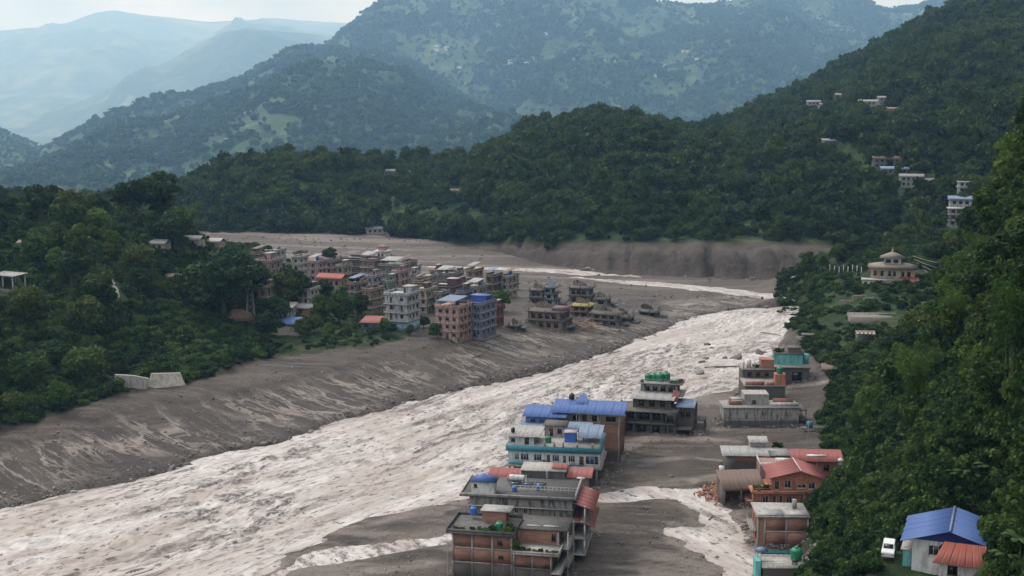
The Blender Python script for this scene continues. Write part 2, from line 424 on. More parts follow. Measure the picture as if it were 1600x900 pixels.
# ------------------------------------------------------------------ river
CEN = np.array([PZ(a, b, 0)[:2] for a, b in [(-500, 1000), (-150, 930), (150, 860), (400, 780), (600, 720), (750, 670), (900, 610), (1050, 560), (1180, 520), (1235, 490), (1250, 470), (1150, 455), (1000, 440), (850, 428), (600, 418), (300, 412)]])
def water_patch(name, x0, x1, y0, y1, st, amp):
    xs, ys = np.arange(x0, x1 + st, st), np.arange(y0, y1 + st, st)
    X, Y = np.meshgrid(xs, ys, indexing='ij')
    d, s, side = along(X, Y, CEN)
    c = d * side
    sw = sdpoly(X, Y, WPOLY)
    so = sw > 4
    s = np.where(so, .5 * X - .87 * Y, s); c = np.where(so, .87 * X + .5 * Y, c)
    mid = sm(0, 14, -sw)
    wx = 1.6 * fbm(s / 22, c / 8, 3, 201); wy = 2.5 * fbm(s / 30, c / 14, 3, 205)
    big = fbm(s / 9 + wx, (c + wy) / 5.0, 3, 211)
    rid = 1 - np.abs(fbm(s / 6.5 + wx * 1.4, (c + wy * 2) / 2.6, 4, 221))
    chop = 1 - np.abs(fbm(s / 2.6 + wx * 2, (c + wy * 3) / 1.3, 3, 231))
    band = sm(.40, .72, vnoise(s / 45, c / 13, 241) + 0.25 * fbm(s / 15, c / 6, 3, 243))
    h = amp * ((0.32 * big + 0.75 * (rid - .8) * (0.35 + band) + 0.35 * (chop - .8)) * (0.3 + 0.7 * mid))
    curl = fbm(s / 5.0 + wx, (c + wy) / 1.3, 4, 251, .55) + .5 * fbm(s / 1.9, c / .9, 2, 257)
    grp = sm(.36, .66, vnoise(s / 34, c / 11, 253) + .3 * fbm(s / 12, c / 5, 3, 255))
    dark = sm(.20, .36, curl + .24 * grp - .07) * (.35 + .65 * grp)
    h = h + amp * .35 * (curl - .2) * grp * mid
    lin = 1 - np.abs(fbm(s / 55, (c + 1.5 * wy) / 5.0, 3, 261)); streak = sm(.93, .985, lin) * sm(.3, .6, vnoise(s / 40, c / 20, 263))
    V = np.stack([X, Y, h], -1).reshape(-1, 3)
    F = grid_faces(len(xs), len(ys))
    keep = (sw < 7).ravel() | (sdpoly(X, Y, F1) < 10).ravel() | (sdpoly(X, Y, F2) < 12).ravel() | (streams(X, Y, True) > -7).ravel()
    F = F[keep[F].all(1)]
    used = np.unique(F); remap = -np.ones(len(V), int); remap[used] = np.arange(len(used))
    me = mesh_np(name, V[used], remap[F], M_WATER, True)
    attr(me, 'dark', dark.ravel()[used]); attr(me, 'streak', streak.ravel()[used]); attr(me, 'mid', mid.ravel()[used])
    attr(me, 'sflow', s.ravel()[used]); attr(me, 'cflow', c.ravel()[used])
    return link(name, me)
nt = NT('river_water')
cmb = nt.n('ShaderNodeCombineXYZ'); nt.l(nt.attr('sflow'), cmb.inputs[0]); nt.l(nt.attr('cflow'), cmb.inputs[1])
fl = nt.mapping(cmb.outputs[0], (0.35, 1.0, 1)); fl2 = nt.mapping(cmb.outputs[0], (1.0, 2.0, 1))
nA = nt.noise(0.5, 6, fl, .65); nB = nt.noise(0.9, 5, fl2, .7); nC = nt.noise(.09, 5, nt.mapping(cmb.outputs[0], (.22, 1.3, 1)), .6)
nD = nt.noise(.55, 5, nt.mapping(cmb.outputs[0], (.6, 1.5, 1)), .62); nE = nt.noise(.045, 4, nt.mapping(cmb.outputs[0], (.5, 1.6, 1)), .6)
wc = nt.ramp(nA, [(.30, (.335, .292, .262)), (.46, (.45, .408, .38)), (.66, (.585, .552, .53))])
wc = nt.mix(nt.ramp(nC, [(.44, 0.0), (.58, .75)]), wc, (.33, .275, .238))
wc = nt.mix(nt.math('MULTIPLY', nt.attr('streak'), nt.ramp(nB, [(.35, .2), (.55, .85)])), wc, (.13, .10, .085))
dab = nt.math('MULTIPLY', nt.ramp(nD, [(.57, 0.0), (.61, .9)]), nt.ramp(nE, [(.34, .25), (.52, 1.0)]))
dab = nt.math('MAXIMUM', dab, nt.math('MULTIPLY', nt.attr('dark'), nt.ramp(nB, [(.40, .15), (.54, 1.0)])))
wc = nt.mix(nt.math('MULTIPLY', dab, .92), wc, (.050, .037, .030))
nt.principled(wc, 0.42, nt.bump(nt.math('ADD', nA, nt.math('ADD', nB, nD)), .7, 0.25), 0.25)
M_WATER = nt.m
tag(water_patch('river', -150, 125, 195, 520, 0.55, 1.35), 'pale silty flood water rushing down the river channel', kind='structure')
tag(water_patch('far_river_channel', -110, 150, 520.6, 700, 1.3, 0.4), 'pale braided flood channel behind the town', kind='structure')

# ------------------------------------------------------------------ hills and mountains as sheets between a foot line and a crest line
SHEETS = {}
def sheet(name, label, crest, base, nu, nv, mat, amp, nscale, prof=1.0, cut=None, back=0.25, seed=300, pxr=(-400, 2000), veg_fn=None, gul=1.0, far=1.0):
    crest = [(a, b_, c * far) for a, b_, c in crest]; base = [(a, b_ * (far if b_ > 1200 else 1.0), c) for a, b_, c in base]; nscale *= far; amp *= far
    px = np.linspace(pxr[0], pxr[1], nu)
    cp = np.array([PD(p, np.interp(p, [c[0] for c in crest], [c[1] for c in crest]), np.interp(p, [c[0] for c in crest], [c[2] for c in crest])) for p in px])
    bp = np.array([((p - 800) / FPX * np.interp(p, [b[0] for b in base], [b[1] for b in base]) * 1.0,
                    np.interp(p, [b[0] for b in base], [b[1] for b in base]), np.interp(p, [b[0] for b in base], [b[2] for b in base])) for p in px])
    v = np.r_[np.linspace(0, 1, nv) ** 1.15, 1 + back * np.linspace(0, 1, max(4, nv // 8))[1:]]
    X = bp[:, None, 0] + (cp - bp)[:, None, 0] * v[None]; Y = bp[:, None, 1] + (cp - bp)[:, None, 1] * v[None]
    vv = np.clip(v, 0, 1)[None]
    dz = (cp - bp)[:, None, 2]
    Z = bp[:, None, 2] + dz * (vv ** prof)
    if cut is not None:
        cz = np.interp(px, [c[0] for c in cut], [c[1] for c in cut])[:, None]
        dd = np.hypot(X - bp[:, None, 0], Y - bp[:, None, 1])
        Z = np.maximum(Z, bp[:, None, 2] + cz * sm(0, 1, dd / (cz * 1.3 + 1)) + (dz - cz) * np.clip((vv - .05) / .95, 0, 1) ** prof)
    env = np.sin(np.pi * np.clip(vv, 0, 1)) ** 0.6
    wx = X + nscale * .35 * fbm(X / nscale, Y / nscale, 3, seed + 7)
    g1 = fbm(wx / nscale, Y / nscale / 1.8, 5, seed)
    g2 = 1 - 2 * np.abs(fbm(wx / nscale / .7, Y / nscale / 2.6, 4, seed + 20))
    Z = Z + amp * env * (g1 + gul * 0.55 * (g2 - .3))
    if cut is not None:
        Z = Z + np.where(dd < 50, (cz > 3) * np.exp(-((dd - 16) / 14) ** 2) * (1.5 * fbm(X / 7, Y / 7, 4, 640) - 7 * np.exp(-((px[:, None] - 1113) / 8) ** 2) - 3.5 * np.exp(-((px[:, None] - 985) / 6) ** 2)), 0)
        gl = np.abs(fbm(X / 9 + .3 * fbm(X / 30, Y / 30, 2, 7), Y / 60, 3, seed + 60)); Z = Z - np.where(dd < 45, 2.6 * np.exp(-((dd - 16) / 14) ** 2) * (cz > 3) * sm(.0, .35, .35 - gl), 0)
    Z = Z - np.maximum(v[None] - 1, 0) * np.abs(dz) * 1.6
    Z = Z + amp * (0.02 if far > 2.5 else 0.08) * fbm(X / nscale * 6, Y / nscale * 6, 3, seed + 40)
    me = mesh_np(name, np.stack([X, Y, Z], -1).reshape(-1, 3), grid_faces(nu, len(v)), mat, True)
    veg = np.ones(X.shape) if veg_fn is None else veg_fn(X, Y, Z, np.broadcast_to(px[:, None], X.shape), np.broadcast_to(v[None], X.shape), bp)
    attr(me, 'veg', veg)
    o = tag(link(name, me), label, kind='structure')
    qx, qy = proj(np.stack([X, Y, Z], -1))
    SHEETS[name] = dict(X=X, Y=Y, Z=Z, veg=veg, v=np.broadcast_to(v[None], X.shape), qx=qx, qy=qy, n=len(v), nv=nv)
    return o
def on_sheet(name, px, py):
    S = SHEETS[name]; m = S['v'] <= 1.0
    d = (S['qx'] - px) ** 2 + (S['qy'] - py) ** 2
    d = np.where(m, d, 1e12)
    near = d < d.min() + 6
    i = np.argmin(np.where(near, S['Y'], 1e12))
    return float(S['X'].flat[i]), float(S['Y'].flat[i]), float(S['Z'].flat[i])
def sample_sheet(name, n, r, vmax=1.02, thr=0.4):
    S = SHEETS[name]; X, Y, Z, veg = S['X'], S['Y'], S['Z'], S['veg']
    A = np.abs((X[1:, 1:] - X[:-1, :-1]) * (Y[:-1, 1:] - Y[1:, :-1]) - (X[:-1, 1:] - X[1:, :-1]) * (Y[1:, 1:] - Y[:-1, :-1])) / 2
    A = A * (S['v'][:-1, :-1] <= vmax) * (veg[:-1, :-1] > thr)
    vis = (S['qx'][:-1, :-1] > -60) & (S['qx'][:-1, :-1] < 1660)
    A = A * vis
    p = A.ravel() / A.sum()
    idx = r.choice(p.size, n, p=p); i, j = np.unravel_index(idx, A.shape)
    a, b = r.random(n), r.random(n)
    def bl(Q): return Q[i, j] * (1 - a) * (1 - b) + Q[i + 1, j] * a * (1 - b) + Q[i, j + 1] * (1 - a) * b + Q[i + 1, j + 1] * a * b
    return np.stack([bl(X), bl(Y), bl(Z)], -1)

def hill_mat(name, dark, mid, light, bare, fscale, field=0.6, fthr=.56):
    nt = NT(name)
    pos = nt.geo().outputs['Position']
    a = nt.noise(fscale * 6, 5, pos, .7); b = nt.noise(fscale, 5, pos, .6)
    c = nt.ramp(a, [(.34, dark), (.55, mid), (.75, light)])
    c = nt.mix(nt.ramp(b, [(fthr, 0.0), (fthr + .1, field)]), c, light)
    c2 = nt.ramp(nt.noise(.15, 6, pos, .65), [(.3, tuple(.55 * x for x in bare)), (.7, bare)])
    strat = nt.noise(.5, 6, nt.mapping(pos, (1.6, .8, .5)), .75)
    c2 = nt.mix(nt.ramp(strat, [(.45, 0.0), (.75, .6)]), c2, tuple(1.35 * x for x in bare))
    c = nt.mix(nt.attr('veg'), c2, c)
    nt.principled(c, .85, nt.bump(nt.noise(fscale * 10, 5, pos, .7), 1.0, 0.6 / fscale * .06), .15)
    return nt.m
FOREST = ((.009, .019, .006), (.024, .048, .013), (.075, .125, .030))
M_HILL = hill_mat('far_bank_hill', *FOREST, (.085, .071, .061), .022, .75, .58)
M_MTN = hill_mat('mountain', (.018, .036, .015), (.036, .066, .024), (.11, .15, .055), (.10, .10, .08), .006, .8, .55)
M_RANGE = hill_mat('range', (.016, .030, .014), (.034, .055, .024), (.12, .14, .075), (.10, .10, .08), .0012, .9, .5)
def veg_far(X, Y, Z, px, v, bp):
    b = bp[:, None]
    dd = np.hypot(X - b[..., 0], Y - b[..., 1])
    w = 5 * fbm(X / 16, Y / 16, 4, 350)
    cz = np.interp(px, [700, 780, 850, 950, 1100, 1290, 1400], [0, 4, 10, 14, 16, 15, 10])
    m = sm(-1.5, 1.5, (Z - b[..., 2]) + w * .4 - cz)
    return m
sheet('far_bank_hill', 'dark forested hills rising beyond the bend of the river',
      [(-700, 330, 1000), (100, 330, 1000), (240, 315, 980), (300, 300, 960), (340, 278, 950), (420, 256, 950), (520, 252, 960), (620, 254, 980), (700, 258, 1000), (760, 248, 1010), (800, 218, 1020),
       (860, 198, 1030), (920, 192, 1040), (1000, 198, 1050), (1060, 212, 1080), (1120, 204, 1150), (1160, 190, 1250), (1200, 168, 1330), (1280, 128, 1400), (1350, 92, 1430),
       (1420, 52, 1450), (1500, 4, 1480), (1600, -40, 1500), (1750, -80, 1500), (2300, -200, 1500)],
      [(-700, 800, -1), (250, 800, -1), (450, 800, -1), (600, 795, -1), (700, 760, -1), (780, 720, -1), (850, 665, -1), (950, 630, -1), (1100, 612, -1), (1270, 606, -1), (1400, 606, -1), (2300, 606, -1)],
      620, 150, M_HILL, 17, 120, 0.8, cut=[(680, 0), (780, 3), (850, 9), (950, 13), (1100, 15), (1270, 14), (1400, 12), (2300, 12)], veg_fn=veg_far, seed=300)
sheet('spur_mountain', 'dark blue green mountain spur behind the forested hills',
      [(-900, 330, 2300), (-300, 320, 2300), (0, 300, 2300), (50, 272, 2300), (120, 232, 2400), (200, 196, 2450), (300, 160, 2500), (380, 122, 2550), (450, 84, 2600), (500, 76, 2650), (580, 84, 2700), (650, 100, 2700), (700, 130, 2650), (760, 172, 2600), (810, 210, 2500), (900, 250, 2500), (1000, 270, 2500), (1700, 300, 2500)],
      [(-900, 1250, -140), (1700, 1250, -140)], 420, 110, M_MTN, 75, 420, .95, seed=420, gul=1.2, far=2.35)
sheet('great_mountain', 'broad hazy mountain with scattered fields and hamlets',
      [(-900, 300, 4200), (100, 280, 4200), (300, 190, 4300), (400, 130, 4400), (480, 82, 4500), (560, 36, 4500), (610, -6, 4500), (680, -40, 4600), (800, -50, 4700), (900, -40, 4700), (1000, -2, 4600), (1040, 8, 4600), (1075, 12, 4650), (1130, 4, 4700), (1200, -6, 4800), (1300, -12, 4900), (1350, -4, 4900), (1390, 16, 5000), (1430, 12, 5100), (1500, -8, 5200), (1700, -60, 5200), (2300, -60, 5200)],
      [(-900, 3000, -260), (2300, 2600, -200)], 480, 150, M_MTN, 170, 900, .9, seed=520, gul=1.3, far=1.75)
sheet('valley_spur', 'hazy dark spur at the valley mouth',
      [(-900, 100, 3300), (-200, 130, 3300), (0, 205, 3300), (40, 220, 3250), (85, 240, 3200), (140, 268, 3100), (230, 300, 3000), (900, 330, 3000)],
      [(-900, 1900, -200), (900, 1900, -200)], 160, 40, M_MTN, 40, 400, 1.0, seed=620, far=1.75)
sheet('cloudy_range', 'far pale blue mountain range fading into low cloud',
      [(-900, 90, 8800), (-100, 66, 8800), (0, 58, 8800), (60, 47, 8900), (110, 34, 9000), (150, 20, 9000), (180, 16, 9000), (230, 24, 9000), (330, 34, 9200), (420, 30, 9300), (520, 36, 9500), (700, 40, 9500), (2300, 60, 9500)],
      [(-900, 5600, -350), (2300, 5600, -350)], 300, 110, M_RANGE, 260, 1300, .95, seed=720, gul=1.2, far=2.8)
sheet('hazy_range', 'hazy green grey range in front of the far pale range',
      [(-900, 260, 8000), (-200, 230, 8000), (0, 206, 8000), (60, 186, 8000), (130, 158, 8000), (190, 126, 8050), (250, 102, 8100), (300, 74, 8150), (350, 54, 8200), (400, 46, 8200), (470, 50, 8200), (520, 58, 8200), (700, 90, 8200), (2300, 140, 8200)],
      [(-900, 5200, -350), (2300, 5200, -350)], 260, 90, M_RANGE, 170, 900, .95, seed=820, gul=1.3, far=1.9)
# distant floor of the valley between the mountains
V = np.array([(-9000, 840, -3.5), (9000, 840, -3.5), (12000, 5200, -265), (-12000, 5200, -265), (32000, 28000, -400), (-32000, 28000, -400)])
nt = NT('valley_floor'); pos = nt.geo().outputs['Position']
nt.principled(nt.ramp(nt.noise(.01, 5, pos), [(.4, (.018, .032, .014)), (.75, (.05, .07, .03))]), .9)
tag(link('valley_floor', mesh_np('valley_floor', V, [[0, 1, 2, 3], [3, 2, 4, 5]], nt.m)), 'distant valley floor between the mountains', kind='structure')

# ------------------------------------------------------------------ air
def box_mesh(name, x0, x1, y0, y1, z0, z1):
    V = [(x, y, z) for x in (x0, x1) for y in (y0, y1) for z in (z0, z1)]
    F = [(0, 1, 3, 2), (4, 6, 7, 5), (0, 4, 5, 1), (2, 3, 7, 6), (0, 2, 6, 4), (1, 5, 7, 3)]
    return mesh_np(name, V, F)
nt = NT('haze')
pv = nt.n('ShaderNodeVolumePrincipled')
pv.inputs['Color'].default_value = (0.36, 0.64, 1.0, 1)
pv.inputs['Absorption Color'].default_value = (1, 1, 1, 1)      # clear air scatters, it does not absorb
pv.inputs['Density'].default_value = 7.5e-5
pv.inputs['Anisotropy'].default_value = 0.35
nt.l(pv.outputs[0], nt.out.inputs['Volume'])
hm = box_mesh('haze', -33000, 33000, -300, 32000, -420, 2150)
hm.materials.append(nt.m)
tag(link('haze', hm), 'thin blue haze filling the whole valley', 'haze', kind='stuff')
# ================================================================== vegetation
def leaf_mat(name, stops, warm=(.085, .10, .02), trans=.25, big=False):
    nt = NT(name)
    g = nt.geo(); oi = nt.n('ShaderNodeObjectInfo')
    f = nt.math('ADD', nt.math('MULTIPLY', g.outputs['Random Per Island'], .45), nt.math('MULTIPLY', oi.outputs['Random'], .55))
    c = nt.ramp(f, stops)
    c = nt.mix(nt.ramp(nt.noise(.045, 3, g.outputs['Position']), [(.47, 0.0), (.62, .75)]), c, warm)
    c = nt.mix(nt.ramp(nt.noise(.16, 3, g.outputs['Position']), [(.3, .6), (.5, 0.0)]), c, (.012, .026, .008))
    if big: c = nt.mix(nt.ramp(nt.noise(.011, 4, g.outputs['Position'], .6), [(.45, 0.0), (.62, .6)]), c, tuple(.8 * x for x in warm))
    b = nt.n('ShaderNodeBsdfPrincipled'); nt.l(c, b.inputs['Base Color']); b.inputs['Roughness'].default_value = .55
    b.inputs['Specular IOR Level'].default_value = .08
    t = nt.n('ShaderNodeBsdfTranslucent'); nt.l(c, t.inputs['Color'])
    m = nt.n('ShaderNodeMixShader'); m.inputs[0].default_value = trans
    nt.l(b.outputs[0], m.inputs[1]); nt.l(t.outputs[0], m.inputs[2]); nt.l(m.outputs[0], nt.out.inputs['Surface'])
    return nt.m
M_LEAF = leaf_mat('leaf_broad', [(.0, (0.0084, 0.0211, 0.0048)), (.45, (0.0278, 0.0610, 0.0113)), (.75, (0.0581, 0.1078, 0.0185)), (1.0, (0.1211, 0.1758, 0.0339))])
M_LEAF2 = leaf_mat('leaf_bright', [(.0, (0.0151, 0.0375, 0.0065)), (.5, (0.0504, 0.1078, 0.0153)), (1.0, (0.1371, 0.2165, 0.0379))], (0.1050, 0.1641, 0.0210))
M_LEAF3 = leaf_mat('leaf_dark', [(.0, (0.0084, 0.0211, 0.0056)), (.5, (0.0177, 0.0422, 0.0113)), (1.0, (0.0378, 0.0726, 0.0185))], (0.0310, 0.0586, 0.0129))
M_LEAFF = leaf_mat('leaf_far', [(.0, (0.0057, 0.0152, 0.0050)), (.45, (0.0171, 0.0345, 0.0090)), (.8, (0.0410, 0.0718, 0.0150)), (1.0, (0.0855, 0.1242, 0.0280))], (0.0707, 0.1076, 0.0200), big=True)
M_BUSH = leaf_mat('leaf_bush', [(.0, (.014, .034, .008)), (.5, (.042, .085, .018)), (1.0, (.115, .17, .045))], (.085, .125, .028))
nt = NT('bark'); p_ = nt.n('ShaderNodeTexCoord').outputs['Object']
nt.principled(nt.ramp(nt.noise(3, 5, nt.mapping(p_, (2, 2, .4))), [(.3, (.035, .028, .022)), (.7, (.13, .11, .09))]), .9)
M_BARK = nt.m

def crown_mesh(name, seed, lobes, n, lr, rx, rz, zc, leaf, mat, flat=0.0, droop=0.0):
    r = np.random.default_rng(seed)
    u = r.normal(size=(lobes, 3)); u /= np.linalg.norm(u, axis=1)[:, None]
    rad = r.random(lobes) ** .45
    C = u * rad[:, None] * np.array((rx, rx, rz)) * .78 + np.array((0, 0, zc))
    C[:, 2] = np.maximum(C[:, 2], zc - rz * .75)
    L = lr * (.6 + .8 * r.random(lobes))
    k = r.integers(0, lobes, n)
    d = r.normal(size=(n, 3)); d /= np.linalg.norm(d, axis=1)[:, None]
    d[:, 2] = np.where(d[:, 2] < -.3, -d[:, 2] * .6, d[:, 2])
    sh = .72 + .34 * r.random(n)
    P = C[k] + d * (L[k] * sh)[:, None] * np.array((1, 1, .75))
    P[:, 2] -= droop * np.hypot(P[:, 0], P[:, 1])
    nrm = d * .8 + r.normal(size=(n, 3)) * .55 + np.array((0, 0, flat))
    nrm /= np.linalg.norm(nrm, axis=1)[:, None]
    a = np.cross(nrm, r.normal(size=(n, 3))); a /= np.linalg.norm(a, axis=1)[:, None]
    b = np.cross(nrm, a)
    s = leaf * (.55 + .9 * r.random(n))[:, None]
    e = .45 + .35 * r.random(n)[:, None]
    Q = np.stack([P - a * s, P - b * s * e + nrm * s * .15, P + a * s, P + b * s * e - nrm * s * .12], 1)
    return mesh_np(name, Q.reshape(-1, 3), np.arange(n * 4).reshape(-1, 4), mat)
def tube(V, F, pts, rads, seg=6):
    pts = [Vector(p) for p in pts]; b0 = len(V)
    for i, p in enumerate(pts):
        d = (pts[min(i + 1, len(pts) - 1)] - pts[max(i - 1, 0)]).normalized()
        x = d.orthogonal().normalized(); y = d.cross(x)
        for k in range(seg):
            a = 2 * math.pi * k / seg
            V.append(tuple(p + (x * math.cos(a) + y * math.sin(a)) * rads[i]))
    for i in range(len(pts) - 1):
        for k in range(seg):
            F.append((b0 + i * seg + k, b0 + i * seg + (k + 1) % seg, b0 + (i + 1) * seg + (k + 1) % seg, b0 + (i + 1) * seg + k))
def trunk_mesh(name, seed, h, r0, spread, limbs=5):
    r = random.Random(seed); V, F = [], []
    bend = (r.uniform(-.6, .6), r.uniform(-.6, .6))
    pts = [(bend[0] * t * t, bend[1] * t * t, -1.0 + (h + 1) * t) for t in (0, .25, .5, .75, 1)]
    tube(V, F, pts, [r0 * 1.35, r0, r0 * .8, r0 * .6, r0 * .25])
    for i in range(limbs):
        a = 2 * math.pi * i / limbs + r.uniform(-.4, .4); t = r.uniform(.42, .8)
        p = Vector((bend[0] * t * t, bend[1] * t * t, -1.0 + (h + 1) * t))
        q = p + Vector((math.cos(a) * spread * .55, math.sin(a) * spread * .55, h * .16))
        w = p + Vector((math.cos(a) * spread, math.sin(a) * spread, h * .24))
        tube(V, F, [p, q, w], [r0 * .45, r0 * .3, r0 * .1], 5)
    return mesh_np(name, V, F, M_BARK, True)
# crowns and trunks, about 10 m tall at scale 1
CROWNS = [crown_mesh('crown_round', 1, 30, 5200, 1.7, 4.0, 4.2, 5.6, .40, M_LEAF),
          crown_mesh('crown_tall', 2, 34, 5200, 1.4, 3.0, 4.9, 5.9, .32, M_LEAF2),
          crown_mesh('crown_spread', 3, 32, 5200, 1.5, 4.8, 3.3, 6.4, .36, M_LEAF3, .4),
          crown_mesh('crown_loose', 4, 22, 3600, 1.5, 3.8, 4.4, 5.8, .34, M_LEAF)]
TRUNKS = [trunk_mesh('trunk_a', 1, 8.0, .28, 2.6), trunk_mesh('trunk_b', 2, 9.0, .24, 1.8), trunk_mesh('trunk_c', 3, 7.6, .30, 3.6, 7), trunk_mesh('trunk_d', 4, 8.2, .22, 2.4)]
BUSHES = [crown_mesh('bush_a', 11, 12, 1300, .75, 1.5, 1.0, .7, .22, M_BUSH), crown_mesh('bush_b', 12, 10, 1100, .8, 1.7, .8, .55, .24, M_BUSH),
          crown_mesh('bush_c', 13, 14, 1200, .7, 1.4, 1.4, .9, .2, M_LEAF3)]
FARC = [crown_mesh('far_crown_a', 21, 16, 620, 1.9, 4.0, 3.8, 5.0, .75, M_LEAFF), crown_mesh('far_crown_b', 22, 18, 620, 1.6, 3.2, 4.6, 5.4, .7, M_LEAFF),
        crown_mesh('far_crown_c', 23, 14, 560, 2.0, 4.8, 3.0, 4.4, .8, M_LEAFF)]
FART = trunk_mesh('far_trunk', 5, 7.0, .3, 2.0, 3)
TINYC = [crown_mesh('distant_crown_a', 31, 7, 90, 2.2, 3.6, 3.6, 4.4, 1.7, M_LEAFF), crown_mesh('distant_crown_b', 32, 7, 90, 2.0, 3.0, 4.4, 4.8, 1.6, M_LEAFF)]

LM_SLOPE = [(1310, 715, 'the flat red roof'), (1275, 820, 'the framed brick house'), (1400, 830, 'the parked jeep'), (1460, 780, 'the blue gabled roof'), (1270, 640, 'the long concrete building'), (1275, 570, 'the turquoise house'), (1390, 520, 'the striped shelter'), (1450, 440, 'the temple cables'),
            (1500, 350, 'the concrete houses'), (1575, 220, 'the top of the frame edge'), (1580, 470, 'the frame edge halfway up'), (1580, 620, 'the feathery bamboo at the frame edge'), (1520, 740, 'the tallest banana plant'), (1430, 630, 'the bamboo in the middle of the wood'), (1345, 680, 'the bamboo above the salmon house'), (1580, 850, 'the pink house corner'), (1330, 780, 'the salmon house bushes')]
LM_KNOLL = [(42, 385, 'the small cream hut'), (15, 440, 'the slope shelter'), (172, 440, 'the footpath'), (205, 600, 'the broken concrete wall'), (250, 385, 'the tin roofed hut'), (392, 480, 'the lattice pylon'), (370, 500, 'the thatched hut'), (250, 300, 'the tallest crest tree'), (120, 310, 'the crest by the big rounded tree'), (30, 320, 'the crest at the frame edge'),
            (20, 620, 'the mud at the frame edge'), (100, 600, 'the foot of the knoll'), (320, 560, 'the mud below the pylon'), (60, 520, 'the shaded frame edge'), (180, 520, 'the middle of the knoll face'), (280, 470, 'the end of the knoll face')]
LM_BANK = [(40, 800, 'at the frame edge'), (150, 770, 'below the shaded knoll'), (260, 740, 'below the broken wall'), (400, 700, 'below the end of the knoll'), (560, 655, 'below the blue roofed shed'), (680, 620, 'below the white apartment block'), (800, 600, 'below the peach house'), (900, 565, 'below the long ruin'), (1000, 530, 'below the timber heap'), (1080, 500, 'at the tip of the mud spit')]
def by_landmark(base, p, lms):
    qx, qy = proj(np.array(p, float)); k = min(lms, key=lambda l: (l[0] - qx) ** 2 + 1.4 * (l[1] - qy) ** 2); return base + ' ' + k[2]
N_TREE = 0
def tree(kind, p, s, label, group=None, name='broadleaf_tree', rz=None, sz=1.0, far=False):
    e = bpy.data.objects.new(name, None); col.objects.link(e)
    e.location = p; e.rotation_euler = (random.uniform(-.05, .05), random.uniform(-.05, .05), random.uniform(0, 6.28) if rz is None else rz)
    e.scale = (s, s, s * sz); e.empty_display_size = .5
    tag(e, label, 'tree', group)
    c = link('crown', FARC[kind] if far else CROWNS[kind], parent=e)
    link('trunk', FART if far else TRUNKS[kind], parent=e)
    return c
def scatter(name, label, cat, pts, sc, sources, kind='stuff', zs=None, tilt=.12):
    """points carrying instances of crowns that stand in the scene"""
    n = len(pts)
    me = bpy.data.meshes.new(name); me.vertices.add(n); me.vertices.foreach_set('co', np.asarray(pts, np.float32).ravel()); me.update()
    attr(me, 'sc', sc); r = np.random.default_rng(n)
    a = me.attributes.new('rot', 'FLOAT_VECTOR', 'POINT')
    a.data.foreach_set('vector', np.c_[r.normal(0, tilt, n), r.normal(0, tilt, n), r.random(n) * 6.28].astype(np.float32).ravel())
    attr(me, 'zs', np.full(n, 1.0) if zs is None else zs)
    ai = me.attributes.new('pick', 'INT', 'POINT'); ai.data.foreach_set('value', r.integers(0, len(sources), n).astype(np.int32))
    o = link(name, me); tag(o, label, cat, kind=kind)
    ng = bpy.data.node_groups.new(name, 'GeometryNodeTree')
    ng.interface.new_socket('Geometry', in_out='INPUT', socket_type='NodeSocketGeometry'); ng.interface.new_socket('Geometry', in_out='OUTPUT', socket_type='NodeSocketGeometry')
    N = ng.nodes; gi = N.new('NodeGroupInput'); go = N.new('NodeGroupOutput')
    iop = N.new('GeometryNodeInstanceOnPoints'); iop.inputs['Pick Instance'].default_value = True
    g2i = N.new('GeometryNodeJoinGeometry')
    for s in reversed(sources):
        oi = N.new('GeometryNodeObjectInfo'); oi.inputs['Object'].default_value = s; oi.inputs['As Instance'].default_value = True
        oi.transform_space = 'ORIGINAL'
        ng.links.new(oi.outputs['Geometry'], g2i.inputs[0])
    def named(nm, t):
        k = N.new('GeometryNodeInputNamedAttribute'); k.data_type = t; k.inputs['Name'].default_value = nm; return k.outputs['Attribute']
    cx = N.new('ShaderNodeCombineXYZ'); s_ = named('sc', 'FLOAT')
    mu = N.new('ShaderNodeMath'); mu.operation = 'MULTIPLY'; ng.links.new(s_, mu.inputs[0]); ng.links.new(named('zs', 'FLOAT'), mu.inputs[1])
    ng.links.new(s_, cx.inputs[0]); ng.links.new(s_, cx.inputs[1]); ng.links.new(mu.outputs[0], cx.inputs[2])
    ng.links.new(gi.outputs[0], iop.inputs['Points']); ng.links.new(g2i.outputs[0], iop.inputs['Instance'])
    ng.links.new(named('pick', 'INT'), iop.inputs['Instance Index'])
    e2r = N.new('FunctionNodeEulerToRotation'); ng.links.new(named('rot', 'FLOAT_VECTOR'), e2r.inputs[0])
    ng.links.new(e2r.outputs[0], iop.inputs['Rotation']); ng.links.new(cx.outputs[0], iop.inputs['Scale'])
    ng.links.new(iop.outputs[0], go.inputs[0])
    md = o.modifiers.new('scatter', 'NODES'); md.node_group = ng
    return o

